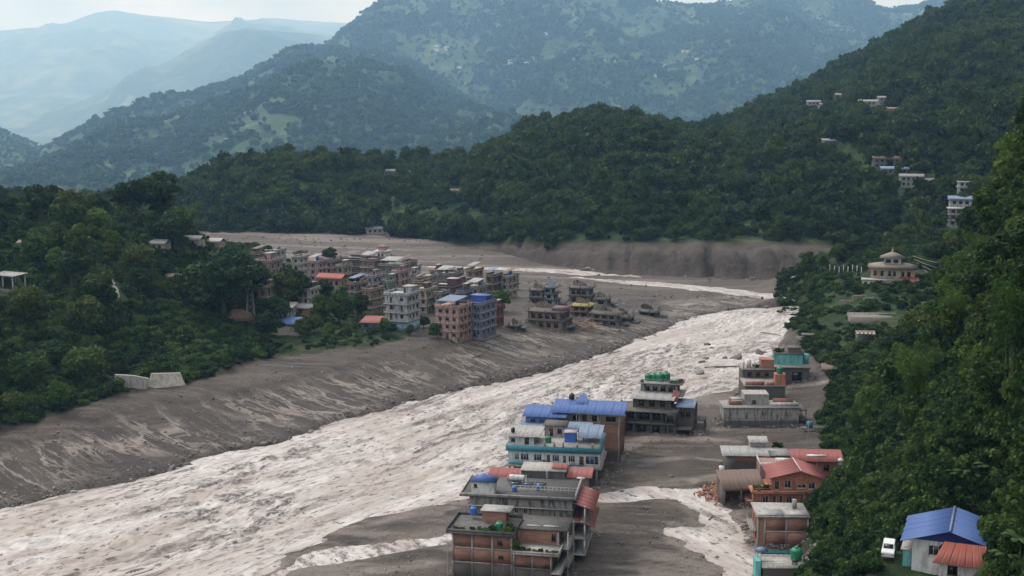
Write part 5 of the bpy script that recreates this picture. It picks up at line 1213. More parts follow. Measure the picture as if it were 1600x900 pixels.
b.walls(CONC, -4.4, 2.2, 2.6, 8, 6.25, 9.2, dict(f=[(2.2, 3.2, 6.4, 7.6, 'd')]), 'roof_room'); b.box('parapet', WHITE, 2.4, 10.0, 1.6, 1.8, 6.25, 7.2); b.boxes('brick_stub', BRICK, [(-8.2, -5, 2.6, 2.9, 6.25, 7.4), (-8.2, -7.9, 2.9, 5, 6.25, 8.0), (3.6, 9, 4, 4.3, 6.25, 7.7)]); b.box('tin_cover', TIN, -8.0, -4.6, 3.2, 6, 7.6, 7.7)
b.boxes('balcony_slab', RUIN, [(9.8, 12.2, .2, 7, 2.6, 2.85), (9.8, 12.0, .2, 7, 5.2, 5.45)]); b.boxes('balcony_post', RUIN, [(11.6, 11.85, .3, .55, -2, 5.2), (11.6, 11.85, 6.3, 6.6, -2, 5.2)])
b.boxes('sagging_slab', MUDC, [(-9.6, -6.8, -.12, 0, .9, 1.5), (-1.5, 4.6, -.1, 0, .7, 1.2), (5.5, 8.6, -.1, 0, 1.0, 1.6)])
b = T('stepped_grey_house', 'stepped grey house with orange stair box behind the long building', 'house', (72.4, 353.6, 0), R(-3))
b.walls(MUDC, -6.4, 4.8, 0, 10, -2, 6.8, dict(f=[(1.6, 4.2, 3.9, 6.1)], l=row(2, 10, 1.4, 3, 1.6)), sill=False); b.box('roof_slab', CONCM, -6.8, 5.2, -.3, 10.2, 6.8, 7.05); b.boxes('orange_parapet', SALMON, [(-6.4, -1, .2, .45, 7.05, 8.2), (-.6, 1.8, .2, .45, 7.05, 8.0)]); b.walls(SALMON, 2.0, 4.9, .4, 3.5, 7.05, 10.2, None, 'stair_box')
b.walls(MUDC, -6, 3.0, 10.2, 18, -2, 9.4, dict(f=row(3, 9, 1.2, 7.5, 1.3))); b.box('roof_slab', CONCM, -6.4, 3.4, 9.9, 18.3, 9.4, 9.65); b.walls(brickmat('brick_salmon', (.42, .18, .11), (.33, .14, .09)), -.6, 3.2, 11, 15, 9.65, 12.3, None, 'roof_room'); b.box('white_stub', WHITE, -4.6, -3.4, 11, 13, 9.65, 12); b.boxes('stub_column', CONCM, [(x, x + .3, 10.2, 10.5, 9.65, 11.8) for x in (-5.8, -2.6)])
tank(b.at(3.4, 1.9, 10.2), GREENP, 'green tank on the orange stair box', 1.3); plants(b, [(-1.6, 12, 9.7, .5), (-2.4, 13, 9.7, .4)], 2)
TURQ = wallmat('turquoise_paint', (.16, .46, .44)); 
b = T('turquoise_house', 'bright turquoise top storey on a mud grey block by the slope', 'house', (82.6, 379.9, 0), R(-8))
b.walls(MUDC, -6.6, 7.4, 0, 12, -2, 6.6, dict(f=[(1.4, 3.6, 2.6, 5.2), (8.8, 11.8, 2.6, 5.4)], r=row(3, 12, 1.8, 3, 2.0)), sill=False); b.box('roof_slab', CONCM, -7, 7.8, -.4, 12.4, 6.6, 6.9)
b.walls(TURQ, -3.0, 5.6, 3.2, 11.8, 6.9, 10.2, dict(r=row(2, 8.6, 1.4, 7.6, 1.5)), 'upper_wall'); b.box('roof_slab', MUDC, -3.3, 5.9, 2.9, 12.1, 10.2, 10.4); b.walls(RUST, 1.2, 5.0, 4.5, 8, 10.4, 11.8, None, 'roof_room'); b.box('roof_room_cover', CONCD, .9, 5.3, 4.2, 8.3, 11.8, 11.95); b.box('side_stair', TURQ, 6.0, 7.6, 5.5, 8, 6.9, 9.6); b.box('turquoise_stub', TURQ, -3.9, -3.0, 3.4, 4.4, 6.9, 9.6)
plants(b, [(-1.8, 5, 10.4, .7), (-.4, 6, 10.4, .6)], 2)
b = T('mud_ruin', 'small columned ruin on the mud below the grassy cliff', 'ruin', (104, 432.5, 1.5), R(-6)); b.walls(CONCM, -5, 5, 0, 6, -2, 3.4, dict(f=row(4, 10, 1.3, .6, 2.2)), sill=False); b.box('roof_slab', MUDC, -5.6, 6.2, -.6, 6.5, 3.4, 3.7); b.box('fallen_slab', MUDC, -4, 3, 2, 6, 4.6, 4.9); b.boxes('column', CONCM, [(x, x + .3, 2.4, 2.7, 3.7, 4.6) for x in (-3.5, 2.2)])
b = T('mud_covered_hut', 'low hut buried in mud with broken tin sheets beside the slope', 'hut', (100.5, 388.0, 1.2), R(-12)); b.walls(RUIN, -4, 4, 0, 6, -2, 2.8, dict(f=[(1, 3, .4, 2.2), (4.4, 6.6, .4, 2.2)]), sill=False); b.shed(RUST, -4.6, 4.6, -.8, 6.4, 3.0, 3.6)
b = T('small_teal_tank_stand', 'teal drum on a post frame beside the long concrete building', 'tank stand', (77.2, 322.2, .6)); b.boxes('post', STEEL, [(x, x + .15, y, y + .15, -1, 2.2) for x in (-1.8, 1.6) for y in (0, 1.5)]); b.box('deck', MUDC, -2.2, 3.6, -.3, 2, 2.2, 2.4); c = b.add('drum', lathe('drum', [(.02, 0), (.8, .05), (.8, 1.5), (.02, 1.6)], TEAL)); c.location = (0, .9, 2.4)

# ================================================================== houses on the open slope, bottom right
gz = 26.5
PINKW = wallmat('dusty_pink', (.40, .29, .26))
b = T('blue_gabled_house', 'white and turquoise house under a broad blue gable roof on the slope', 'house', (56.0, 158.2, gz), R(-22))
b.walls(WHITE, -4.2, 5.6, 0, 8.5, -3, 4.6, dict(f=[(2.0, 3.9, 2.6, 4.0), (5.0, 6, 2.8, 4.0)], l=[(2, 3.4, .4, 2.2), (5, 6.2, .4, 2.2)]), fm=FRAMEW, bars=2)
b.tri('gable_wall', plain('navy_paint', (.02, .045, .22), .7), [(-4.2, -.02, 4.6), (5.6, -.02, 4.6), (.4, -.02, 6.2)])
b.quadroof('roof', BLUE, (-5.6, 9.6, 4.5), (-5.6, -1.3, 4.5), (.4, -1.3, 6.5), (.4, 9.6, 6.5)); b.quadroof('roof', BLUE, (7.6, -1.3, 4.3), (7.6, 9.6, 4.3), (.4, 9.6, 6.5), (.4, -1.3, 6.5)); b.box('ridge_cap', BLUEL, .25, .55, -1.3, 9.6, 6.58, 6.66)
b.walls(TURQ, -5.4, -4.3, 1.0, 7, -3, 2.6, dict(l=[(1.2, 2.2, .4, 1.8), (3.6, 4.6, .4, 1.8)]), 'veranda'); b.box('veranda_slab', CONC, -5.7, -4.2, .8, 7.4, 2.6, 2.75)
b = T('red_gabled_house', 'house with bright orange red gable roof tucked below the blue roof', 'house', (56.4, 152.6, gz + .8), R(-22))
b.walls(WHITE, -3.0, 4.2, 0, 4.6, -3, 3.2, dict(f=[(1, 2.2, 1.4, 2.6)]))
b.quadroof('roof', REDO, (-3.8, -1.0, 3.0), (2.0, -1.0, 3.0), (1.4, 2.6, 4.7), (-2.6, 2.6, 4.7)); b.quadroof('roof', REDO, (5.2, 5.2, 3.1), (-3.4, 5.2, 3.1), (-2.6, 2.6, 4.7), (4.4, 2.6, 4.7)); b.quadroof('roof', REDO, (2.0, -1.0, 3.0), (5.4, 1.2, 3.2), (4.4, 2.6, 4.7), (1.4, 2.6, 4.7))
b = T('pink_flat_house', 'dusty pink house with rusty tin flat roof in the bottom corner', 'house', (54.8, 147.6, gz - 1.6), R(-14))
b.walls(PINKW, -4.6, 5.4, 0, 4.4, -3, 3.0, dict(f=[(2.0, 3.3, .4, 2.2), (6, 6.8, .6, 1.9), (8, 8.8, .6, 1.9)], l=[(1, 2.2, .4, 2.2)])); b.shed(RUST, -5.2, 6.0, -.5, 4.8, 3.1, 3.5); b.boxes('tin_patch', TIN, [(-3.4, -1.0, -.4, 1.0, 3.32, 3.36), (2.6, 5.0, .3, 2.0, 3.42, 3.47)])
b.boxes('roof_tyre', BLACKP, [(-4.6, -3.6, 2.8, 3.7, 3.5, 3.7), (-2.6, -1.5, 3.0, 3.8, 3.52, 3.7)]); b.boxes('clothes_post', STEEL, [(-3.6, -3.5, -1.2, -1.1, -3, 2.0)])
b.box('side_wing', TURQ, -8.2, -6.0, 1.0, 4.0, -3, 2.0); b.box('side_wing_roof', RUST, -8.5, -5.2, .6, 4.4, 2.0, 2.15); b.box('yard', wallmat('yard_earth', (.20, .165, .13)), -12, -5, -4, 8, -3.2, -.4)
# the white jeep parked beside it
def jeep(p, rz):
    t = T('parked_jeep', 'white jeep parked beside the blue roofed house on the slope', 'jeep', p, rz)
    Wp = plain('white_car_paint', (.68, .68, .66), .35, .5); bm = bmesh.new()
    prof = [(-2.0, .45), (-2.0, 1.0), (-1.85, 1.12), (-.75, 1.2), (-.35, 1.78), (1.75, 1.82), (1.98, 1.2), (2.0, .5)]
    L = [bm.verts.new((x, -.82 + (.1 if z > 1.3 else 0), z)) for x, z in prof]; Rr = [bm.verts.new((x, .82 - (.1 if z > 1.3 else 0), z)) for x, z in prof]
    bm.faces.new(L); bm.faces.new(Rr[::-1])
    for i in range(len(prof)): j = (i + 1) % len(prof); bm.faces.new((L[i], Rr[i], Rr[j], L[j]))
    bmesh.ops.recalc_face_normals(bm, faces=bm.faces); bmesh.ops.bevel(bm, geom=bm.edges[:], offset=.05, segments=2, affect='EDGES')
    me = bpy.data.meshes.new('body'); bm.to_mesh(me); bm.free(); me.materials.append(Wp); t.add('body', me)
    t.quadroof('windscreen', GLASS, (-.78, -.62, 1.24), (-.78, .62, 1.24), (-.40, .58, 1.74), (-.40, -.58, 1.74), 0, 1.0, .02)
    for sy in (-1, 1):
        t.box('side_window', GLASS, -.2, .6, sy * .78 - .02, sy * .78 + .02, 1.28, 1.7); t.box('side_window', GLASS, .7, 1.6, sy * .78 - .02, sy * .78 + .02, 1.28, 1.7); t.box('headlight', STEEL, -2.04, -1.98, sy * .6 - .14, sy * .6 + .14, .75, .95)
        for x in (-1.25, 1.25):
            w = t.add('wheel', lathe('tyre', [(.2, -.12), (.34, -.12), (.38, -.06), (.38, .06), (.34, .12), (.2, .12)], BLACKP)); w.location = (x, sy * .8, .38); w.rotation_euler = (math.pi / 2, 0, 0)
            t.add('rim', lathe('rim', [(.01, -.08), (.2, -.1), (.2, .1), (.01, .08)], STEEL), parent=w)
    t.box('bumper', STEEL, -2.12, -2.0, -.75, .75, .42, .6)
jq = on_ground(1388, 868); jeep(jq, R(70))
# ================================================================== the town on the far terrace
def C(r_, g_, b_): return (r_, g_, b_)
PEACH, LBLUE, CRIM, CREAM, LILAC, PINK, GREYC, PBRICK, PALE, YEL, BROWN, MAROON, MINT, BEIGE, OCHRE = (C(.55, .33, .26), C(.20, .27, .40), C(.36, .07, .07), C(.52, .44, .28), C(.46, .36, .44), C(.55, .31, .29), C(.27, .27, .265), C(.34, .20, .155), C(.56, .54, .49), C(.50, .36, .15), C(.20, .13, .10), C(.20, .05, .07), C(.36, .46, .36), C(.42, .36, .28), C(.40, .25, .12))
def town(px, pyb, pyt, wpx, colr, label, rz=-28, d=8.0, roof='flat', nf=None, ns=2, name='town_house', frm=None, trim=None, top=True, cat='house', balc=False, group='houses of the town'):
    q = on_ground(px, pyb); dep = q[1] * math.cos(PITCH) + (CAM_H - q[2]) * math.sin(PITCH); s = FPX / dep
    h = (pyb - pyt) / s / math.cos(PITCH); w = wpx / s
    a = abs(R(rz)); w = max(3.2, (w - d * math.sin(a)) / math.cos(a))
    fl = max(1, round(h / 3.0)); fh = h / fl
    lum = sum(colr) / 3; colr = tuple((.62 * c + .38 * lum) * .8 for c in colr)
    b = T(name, label, cat, q, R(rz), group)
    key = 'plaster_%d_%d_%d' % tuple(int(100 * c) for c in colr)
    m = wallmat(key, colr, None, .75); tm = trim or wallmat('slab_pale', (.42, .40, .37))
    nfw = nf or max(1, int(w / 2.5))
    hs = {'f': [], 'r': [], 'l': []}
    for i in range(fl):
        z = i * fh
        hs['f'] += row(nfw, w, min(1.25, w / nfw * .5), z + fh * .34, fh * .44, .4, (random.randrange(nfw),) if i == 0 or balc else ()); hs['r'] += row(ns, d, 1.15, z + fh * .34, fh * .44, .6)
        hs['l'] += row(ns, d, 1.15, z + fh * .34, fh * .44, .6)
    b.walls(m, -w / 2, w / 2, -d / 2, d / 2, -1.5, h, hs, fm=frm or random.choice((FRAMEW, FRAMEB, FRAMEB)), sill=False)
    for i in range(1, fl):
        b.box('floor_slab', tm, -w / 2 - .22, w / 2 + .3, -d / 2 - (.9 if balc else .25), d / 2 + .2, i * fh - .12, i * fh + .1)
        if balc: railing(b, tm, -w / 2, w / 2, -d / 2 - .85, i * fh + .1, .85)
    if roof == 'flat':
        b.box('roof_slab', tm, -w / 2 - .4, w / 2 + .4, -d / 2 - .4, d / 2 + .4, h, h + .22)
        b.parapet(m, -w / 2 - .3, w / 2 + .3, -d / 2 - .3, d / 2 + .3, h + .22, .8, .14, random.choice(('frbl', 'frl', 'frb')))
        if top and random.random() < .3: tank(b.at(random.uniform(-w * .3, w * .3), d * .1, h + .22), random.choice((BLACKP, BLACKP, BLUEP)), 'small tank on the roof of the ' + ' '.join(label.split()[:7]), random.uniform(.8, 1.2), 'tanks on the town roofs')
        if top and random.random() < .3: b.shed(random.choice((TIN, RUST, BLUEL, RUST)), -w / 2, random.uniform(-w * .1, w * .4), -d / 2, d / 2, h + 2.2, h + 2.9, 'terrace_roof'); b.boxes('terrace_post', STEEL, [(-w / 2 + .1, -w / 2 + .2, y, y + .1, h, h + 2.2) for y in (-d / 2 + .1, d / 2 - .2)])
        elif top and random.random() < .75:
            x = random.uniform(-w * .25, w * .1); ww = min(w * random.uniform(.25, .6), 4.4); zt = random.uniform(2.0, 3.0)
            b.walls(m if random.random() < .75 else MUDC, x, x + ww, 0, d / 2 - .3, h + .22, h + zt, dict(f=[(.3, 1.1, h + .3, h + 1.9, 'd')]), 'stair_room'); b.box('stair_room_roof', random.choice((TIN, tm, RUST)), x - .3, x + ww + .3, -.3, d / 2, h + zt, h + zt + .15)
    elif roof == 'shed': b.shed(frm_roof(label), -w / 2 - .6, w / 2 + .6, -d / 2 - .7, d / 2 + .6, h + .1, h + 1.2)
    elif roof == 'gable': b.gable(frm_roof(label), -w / 2 - .6, w / 2 + .6, -d / 2 - .6, d / 2 + .6, h + .05, h + 1.7)
    return b, w, d, h
def frm_roof(label):
    return BLUE if 'blue roof' in label or 'blue sheet' in label else RED if 'red roof' in label else REDO if 'orange roof' in label else RUST if 'brown' in label else TIN
b, w, d, h = town(629, 512, 459, 52, (.50, .55, .56), 'tall white apartment block with balconies at the front of the town', -22, 9, nf=2, ns=3, balc=True, cat='building', name='apartment_block')
b.box('ground_band', wallmat('pale_blue', (.26, .40, .46)), -w / 2 - .05, w / 2 + .05, -d / 2 - .06, d / 2 + .05, -1, 2.6)
tank(b.at(1, 2, h + .3), BLUEP, 'blue tank on the tall white apartment block', 1.2)
b, w, d, h = town(710, 526, 478, 56, PEACH, 'peach pink four storey house at the edge of the mud', -26, 10, nf=3, ns=3, trim=wallmat('pink_trim', (.52, .28, .24)), frm=FRAMEB)
for i, x in enumerate((-3, -1, 1.5, 3)): plants(b, [(x, -d / 2 + .8, h + .3, .4)], i)
b, w, d, h = town(752, 523, 473, 46, LBLUE, 'slate blue apartment house wedged against the peach house', -28, 11, nf=4, ns=3, trim=wallmat('blue_trim', (.30, .36, .46)), top=False); b.walls(wallmat('royal_blue', (.05, .10, .38)), -3.5, 2.5, -1, 3, h + .2, h + 2.4, None, 'roof_shed'); b.box('roof_shed_cover', BLUE, -3.8, 2.8, -1.3, 3.3, h + 2.4, h + 2.55)
b.boxes('undercut_slab', MUDC, [(-w / 2 - 1, w / 2 + 2, -d / 2 - 1.5, d / 2, -1.2, -.5)]); b.boxes('stilt', MUDC, [(x, x + .35, -d / 2 - 1.2, -d / 2 - .9, -4, -1.2) for x in (-4, -1, 2, 5)])
town(775, 510, 479, 15, CRIM, 'narrow crimson house beside the slate blue one', -28, 6, nf=1, trim=wallmat('crimson_trim', (.4, .15, .14)))
for a in [(665, 488, 452, 34, CREAM, 'cream house with balconies behind the white apartment block', -25, 8, 'flat', True), (700, 478, 446, 42, MAROON, 'maroon house behind the peach house', -20, 8, 'flat', False), (722, 470, 444, 26, LILAC, 'lilac house with two dark windows behind the maroon house', -20, 7, 'flat', False),
          (627, 470, 425, 24, PINK, 'tall narrow pink house in the middle of the town', -25, 7, 'flat', False), (617, 460, 414, 44, GREYC, 'bare grey concrete block behind the tall pink house', -20, 9, 'flat', False), (583, 458, 406, 34, PBRICK, 'brick pink house below the white tiered tower', -25, 8, 'flat', True),
          (556, 444, 404, 36, BROWN, 'wide brown house at the back of the town', -18, 8, 'flat', False), (497, 448, 409, 28, PINK, 'pink house between dark trees at the back', -22, 8, 'flat', False), (520, 462, 434, 48, YEL, 'yellow house with orange roof among trees', -20, 7, 'gable', False),
          (560, 490, 442, 28, PBRICK, 'tall brown brick house beside the dark trees', -25, 8, 'flat', False), (583, 492, 452, 32, OCHRE, 'ochre tiered house with balconies left of the white block', -30, 8, 'flat', True), (408, 432, 396, 24, PBRICK, 'brick red house beside the big dark tree at the back', -20, 8, 'flat', False),
          (432, 430, 392, 28, PALE, 'pale house with many coloured roof rooms', -24, 8, 'flat', False), (420, 452, 408, 40, PINK, 'salmon pale house above the pylon', -22, 9, 'flat', True), (418, 478, 448, 24, YEL, 'yellow house with dark windows beside the pylon', -18, 7, 'flat', True),
          (448, 462, 440, 26, MINT, 'mint green house half hidden by the town tree', -22, 7, 'flat', False), (486, 484, 452, 20, PALE, 'narrow white house beside the round town tree', -22, 7, 'flat', True), (450, 494, 480, 24, PALE, 'low white house with tin roof behind the long shed', -10, 6, 'shed', False),
          (742, 462, 422, 26, PBRICK, 'brick house with ruined top near the river bend', -25, 8, 'flat', True), (772, 466, 430, 24, BROWN, 'dark brown house near the far river channel', -25, 8, 'flat', False), (796, 464, 432, 20, CREAM, 'cream house last in the town toward the bend', -30, 8, 'flat', False),
          (700, 456, 428, 36, GREYC, 'grey flat roofed house behind the lilac one', -18, 9, 'flat', False), (745, 476, 448, 32, BEIGE, 'beige house in front of the ruined brick house', -22, 8, 'flat', True), (645, 462, 430, 18, PALE, 'white house right of the tall pink house', -22, 7, 'flat', False),
          (609, 474, 440, 20, MINT, 'pale green house left of the tall pink house', -22, 7, 'flat', True), (668, 464, 432, 28, BEIGE, 'beige house behind the cream balconies', -20, 8, 'flat', False), (585, 474, 432, 22, LILAC, 'lilac grey house amid the brick houses', -25, 7, 'flat', False),
          (640, 448, 410, 22, PBRICK, 'brown brick house behind the bare grey block', -20, 7, 'flat', False), (538, 452, 416, 22, BEIGE, 'beige house between trees at the town back', -20, 7, 'flat', False), (470, 440, 402, 22, PALE, 'pale house behind the round town tree', -20, 8, 'flat', False),
          (660, 478, 440, 20, OCHRE, 'ochre house between the cream and green houses', -24, 7, 'flat', True), (690, 488, 458, 20, GREYC, 'small grey house before the maroon wall', -24, 6, 'flat', False), (726, 486, 456, 24, (.12, .16, .34), 'dark blue house over the roofs of the peach house', -22, 7, 'flat', False),
          (600, 428, 400, 22, PALE, 'low pale house under the white tiered tower', -20, 7, 'flat', False), (520, 436, 408, 20, PBRICK, 'small brick house by the back trees', -20, 7, 'flat', False), (470, 418, 396, 18, BROWN, 'small brown house on the edge of the debris flat', -20, 7, 'flat', False), (575, 430, 404, 20, PINK, 'pink house next to the wide brown house', -20, 7, 'flat', False), (800, 452, 432, 16, BROWN, 'small brown house at the tip of the town', -30, 6, 'flat', False),
          (683, 446, 424, 20, PBRICK, 'brick house by the far channel behind the grey roof', -20, 7, 'flat', False), (715, 446, 426, 18, BEIGE, 'small beige house by the far channel', -20, 7, 'flat', False), (648, 438, 416, 18, PALE, 'small pale house facing the far channel', -20, 7, 'flat', False)]:
    town(a[0], a[1], a[2], a[3], a[4], a[5], a[6], a[7], roof=a[8], balc=a[9])
b, w, d, h = town(598, 432, 404, 40, PBRICK, 'brick house carrying a white tiered roof tower', -18, 9, top=False)
b.walls(WHITE, -2.6, 2.6, -2, 2.4, h + .2, h + 3.4, dict(f=row(2, 5.2, 1, h + 1, 1.4)), 'tower'); b.box('tower_slab', WHITE, -3.3, 3.3, -2.7, 3, h + 3.4, h + 3.65); b.walls(PBRICK and wallmat('tower_pink', PINK), -1.6, 1.6, -1.2, 1.6, h + 3.65, h + 5.6, None, 'tower_top'); b.pyramid(RUST, -2.1, 2.1, -1.7, 2.1, h + 5.6, h + 6.6, 'tower_roof')
b, w, d, h = town(583, 513, 502, 34, (.07, .20, .33), 'low blue walled hut with red roof at the terrace edge', -10, 7, 'shed', name='hut', cat='hut')
# long compound shed with a blue sheet roof, hut and other sheds
q = on_ground(437, 524); b = T('long_shed', 'long pale walled shed with blue sheet roof at the terrace edge', 'shed', q, R(-10))
b.walls(wallmat('compound_wall', (.36, .31, .25)), -9, 8, 0, 5, -1.5, 3.0); b.boxes('pier', CONC, [(x, x + .3, -.12, 0, -1, 3.1) for x in (-9, -5, -1, 3, 7.7)]); b.shed(BLUE, -5.6, 6.2, -.6, 6, 4.0, 5.3); b.boxes('post', STEEL, [(x, x + .15, y, y + .15, 2.9, z) for x in (-5.4, 5.8) for y, z in ((0, 4.0), (4.6, 5.0))])
q = on_ground(372, 506); b = T('thatched_hut', 'brown roofed round cornered hut beside the pylon', 'hut', q, R(12)); b.walls(wallmat('mud_wall', (.26, .18, .12)), -4.4, 4.4, -2.4, 2.4, -1.5, 1.8, dict(f=[(3.4, 4.6, .1, 1.6, 'd')])); b.pyramid(wallmat('thatch', (.22, .14, .095)), -6, 6, -4, 4, 1.6, 5.0, flat=.25)
for px, py, ww, lab in [(482, 492, 10, 'grey tin roofed shed with brick wall behind the blue roofed shed'), (300, 385, 8, 'pale tin roofed shed behind the knoll crest'), (330, 388, 9, 'long tin shed at the back of the knoll trees'), (250, 392, 6, 'tin roofed hut under the knoll trees'), (275, 445, 6, 'brown hut on stilts among the knoll trees')]:
    q = on_ground(px, py); b = T('tin_shed', lab, 'shed', q, R(-12)); b.walls(BRICK if 'brick' in lab else BEIGE and wallmat('shed_wall', BEIGE), -ww / 2, ww / 2, -2.5, 2.5, -1.5, 2.6, dict(f=row(2, ww, 1.1, .9, 1.2))); b.gable(TIN if 'tin' in lab else RUST, -ww / 2 - .5, ww / 2 + .5, -3.1, 3.1, 2.6, 3.9)
# lattice pylon
q = on_ground(392, 506); t = T('lattice_pylon', 'steel lattice pylon before the large dark tree', 'pylon', q, R(20))
H_, w0, w1 = 20.0, 3.0, .5
def pw(z): return (w0 + (w1 - w0) * z / H_) / 2
for sx in (-1, 1):
    for sy in (-1, 1):
        V, F = [], []; tube(V, F, [(sx * pw(-1), sy * pw(-1), -1), (sx * pw(H_), sy * pw(H_), H_)], [.13, .09], 4); t.add('leg', mesh_np('leg', V, F, STEEL))
V, F = [], []
for i in range(9):
    z0, z1 = H_ * i / 9, H_ * (i + 1) / 9; a, c = pw(z0), pw(z1)
    for s0, s1 in (((-1, -1), (1, -1)), ((1, -1), (1, 1)), ((1, 1), (-1, 1)), ((-1, 1), (-1, -1))):
        tube(V, F, [(s0[0] * a, s0[1] * a, z0), (s1[0] * c, s1[1] * c, z1)], [.06, .06], 3); tube(V, F, [(s1[0] * a, s1[1] * a, z0), (s0[0] * c, s0[1] * c, z1)], [.06, .06], 3)
o = t.add('bracing', mesh_np('bracing', V, F, STEEL)); o['kind'] = 'stuff'
for z in (15.5, 17.5, 19.5):
    V, F = [], []; tube(V, F, [(-2.4, 0, z), (0, 0, z + .5), (2.4, 0, z)], [.06, .1, .06], 4); t.add('cross_arm', mesh_np('cross_arm', V, F, STEEL))
# knoll: white hut, tin shelter, path, slipped wall
q = on_ground(42, 392); b = T('white_hut', 'small cream hut with brown roof on the bare terrace of the knoll', 'hut', q, R(-8)); b.walls(wallmat('hut_cream', (.58, .5, .38)), -2.4, 2.4, -1.8, 1.8, -1.5, 2.6, dict(f=[(1.6, 2.8, .1, 2.0, 'd')])); b.gable(RUST, -2.9, 2.9, -2.4, 2.4, 2.6, 3.8)
b.box('terrace_wall', wallmat('red_earth', (.16, .085, .055), None, .5), -12, 9, -4.5, -1.9, -5, -.3); b.box('lean_to', RUST, 2.4, 6, -1.4, 1.4, 0, 2.0)
q = on_ground(14, 446); b = T('slope_shelter', 'flat roofed concrete shelter stepping down the knoll at the frame edge', 'shelter', q, R(-25)); b.shed(CONC, -5, 5, -3, 3, 3.2, 3.6); b.boxes('column', CONC, [(x, x + .35, y, y + .35, -3, 3.2) for x in (-4.4, 0, 4) for y in (-2.6, 2.2)]); b.boxes('retaining_wall', CONCD, [(-5, 6, -5, -4.2, -6, -.5), (-3, 9, -7.4, -6.8, -8, -2.5)])
pth = [on_ground(a, c) for a, c in [(160, 418), (164, 428), (170, 438), (176, 448), (178, 458), (174, 466)]]
V, F = [], []
for i, p in enumerate(pth):
    for k in range(5):
        x = p[0] + (k / 4 - .5) * 3.6; V.append((x, p[1], hz(x, p[1]) + .25))
for i in range(len(pth) - 1):
    for k in range(4): F.append((i * 5 + k, i * 5 + k + 1, i * 5 + k + 6, i * 5 + k + 5))
tag(link('path', mesh_np('path', V, F, wallmat('path_gravel', (.30, .28, .25)), True)), 'pale footpath climbing through the trees on the knoll', kind='structure')
q = on_ground(205, 606); b = T('broken_retaining_wall', 'broken pale concrete wall at the foot of the knoll', 'wall', q, R(24)); b.tri('wall_block', CONC, [(-5, 0, -2), (4, 0, -2), (5, .3, 2.0), (1, .2, 3.2), (-4, 0, 4.0)], 1.2); b.tri('fallen_slab', PALE and wallmat('pale_concrete', (.40, .37, .32)), [(4.4, 1.0, -1), (15, 1.5, -1), (14, 3.5, 2.2), (6, 3.0, 2.8)], .8); b.tri('wing_wall', CONCD, [(-5.4, -1.0, -2), (-4.8, -.6, 3.6), (-6.5, 2.0, 4.0)], .5)

# ================================================================== flood-wrecked houses on the mud spit
RU2 = wallmat('spit_concrete', (.24, .215, .19), None, .8); RU3 = wallmat('spit_brown', (.23, .165, .13), None, .6)
def ruin(px, pyb, wpx, hpx, label, mat, rz=-20, d=8, floors=2, tilt=None, roofm=None):
    q = on_ground(px, pyb); dep = q[1] + 12; s = FPX / dep; w, h = wpx / s, hpx / s; fh = h / floors
    b = T('wrecked_house', label, 'house', (q[0], q[1], q[2] - .4), R(rz), 'flood wrecked houses on the mud spit', tilt)
    for i in range(floors):
        z = i * fh
        b.walls(mat, -w / 2, w / 2 - (i * .8), -d / 2, d / 2 - i, z - (1.5 if i == 0 else 0), z + fh - .2, dict(f=row(max(1, int(w / 3)), w - i * .8, 1.7, z + .5, fh * .55), r=row(2, d - i, 1.6, z + .5, fh * .55)), sill=False)
        b.box('floor_slab', roofm if (roofm and i == floors - 1) else MUDC, -w / 2 - .7, w / 2 + .5, -d / 2 - .8, d / 2 + .4, z + fh - .2, z + fh + .08)
    b.boxes('column_stub', mat, [(x, x + .3, y, y + .3, h, h + random.uniform(.6, 2.2)) for x in (-w / 2, 0, w / 2 - .6) for y in (-d / 2, d / 2 - .6)])
    b.tri('broken_wall', mat, [(-w / 2, d * .2, h), (w * .2, d * .2, h), (w * .05, d * .2, h + 1.2), (-w * .3, d * .2, h + 2.4), (-w / 2, d * .2, h + 1.6)])
    b.boxes('leaning_slab', MUDC, [(w / 2 + .6, w / 2 + 3.2, -d * .3, d * .3, .5, .8)])
    return b, w, d, h
ruin(843, 472, 24, 22, 'grey ruin with red scraps nearest the town on the mud spit', RU2, -20, 7)
b, w, d, h = ruin(863, 474, 18, 28, 'tall pale blue ruin on the mud spit', wallmat('spit_blue', (.30, .36, .42), None, .6), -20, 7, 3)
ruin(910, 470, 34, 24, 'broad grey ruin with broken upper floor behind the timber heap', RU2, -18, 9)
ruin(912, 492, 30, 18, 'ruin with mustard yellow roof slab on the mud spit', RU3, -20, 9, 2, None, wallmat('mustard', (.30, .26, .09)))
b, w, d, h = ruin(860, 508, 56, 26, 'long brown mud plastered ruin facing the river', RU3, -24, 11, 2); b.box('tile_roof', wallmat('plum_roof', (.20, .12, .14)), w * .1, w / 2, -2, 3, h + .1, h + 1.2)
ruin(948, 504, 44, 18, 'collapsed dark ruin in front of the yellow slab', RU2, -14, 9, 2, (.02, .05))
ruin(1015, 492, 30, 9, 'half buried dark ruin furthest out on the mud spit', RUIN, -12, 7, 1, (.03, .06)); ruin(942, 474, 20, 10, 'low grey ruin behind the broad ruin', RU2, -15, 7, 1); ruin(975, 500, 24, 9, 'tilted slab ruin at the end of the collapsed row', RUIN, -20, 7, 1, (.06, .12)); ruin(805, 512, 14, 6, 'buried wall stump between the spit and the peach house', RUIN, -20, 5, 1)
q = on_ground(908, 512); t = T('timber_heap', 'heap of pale broken roof timbers slumped against the ruins', 'timber', q)
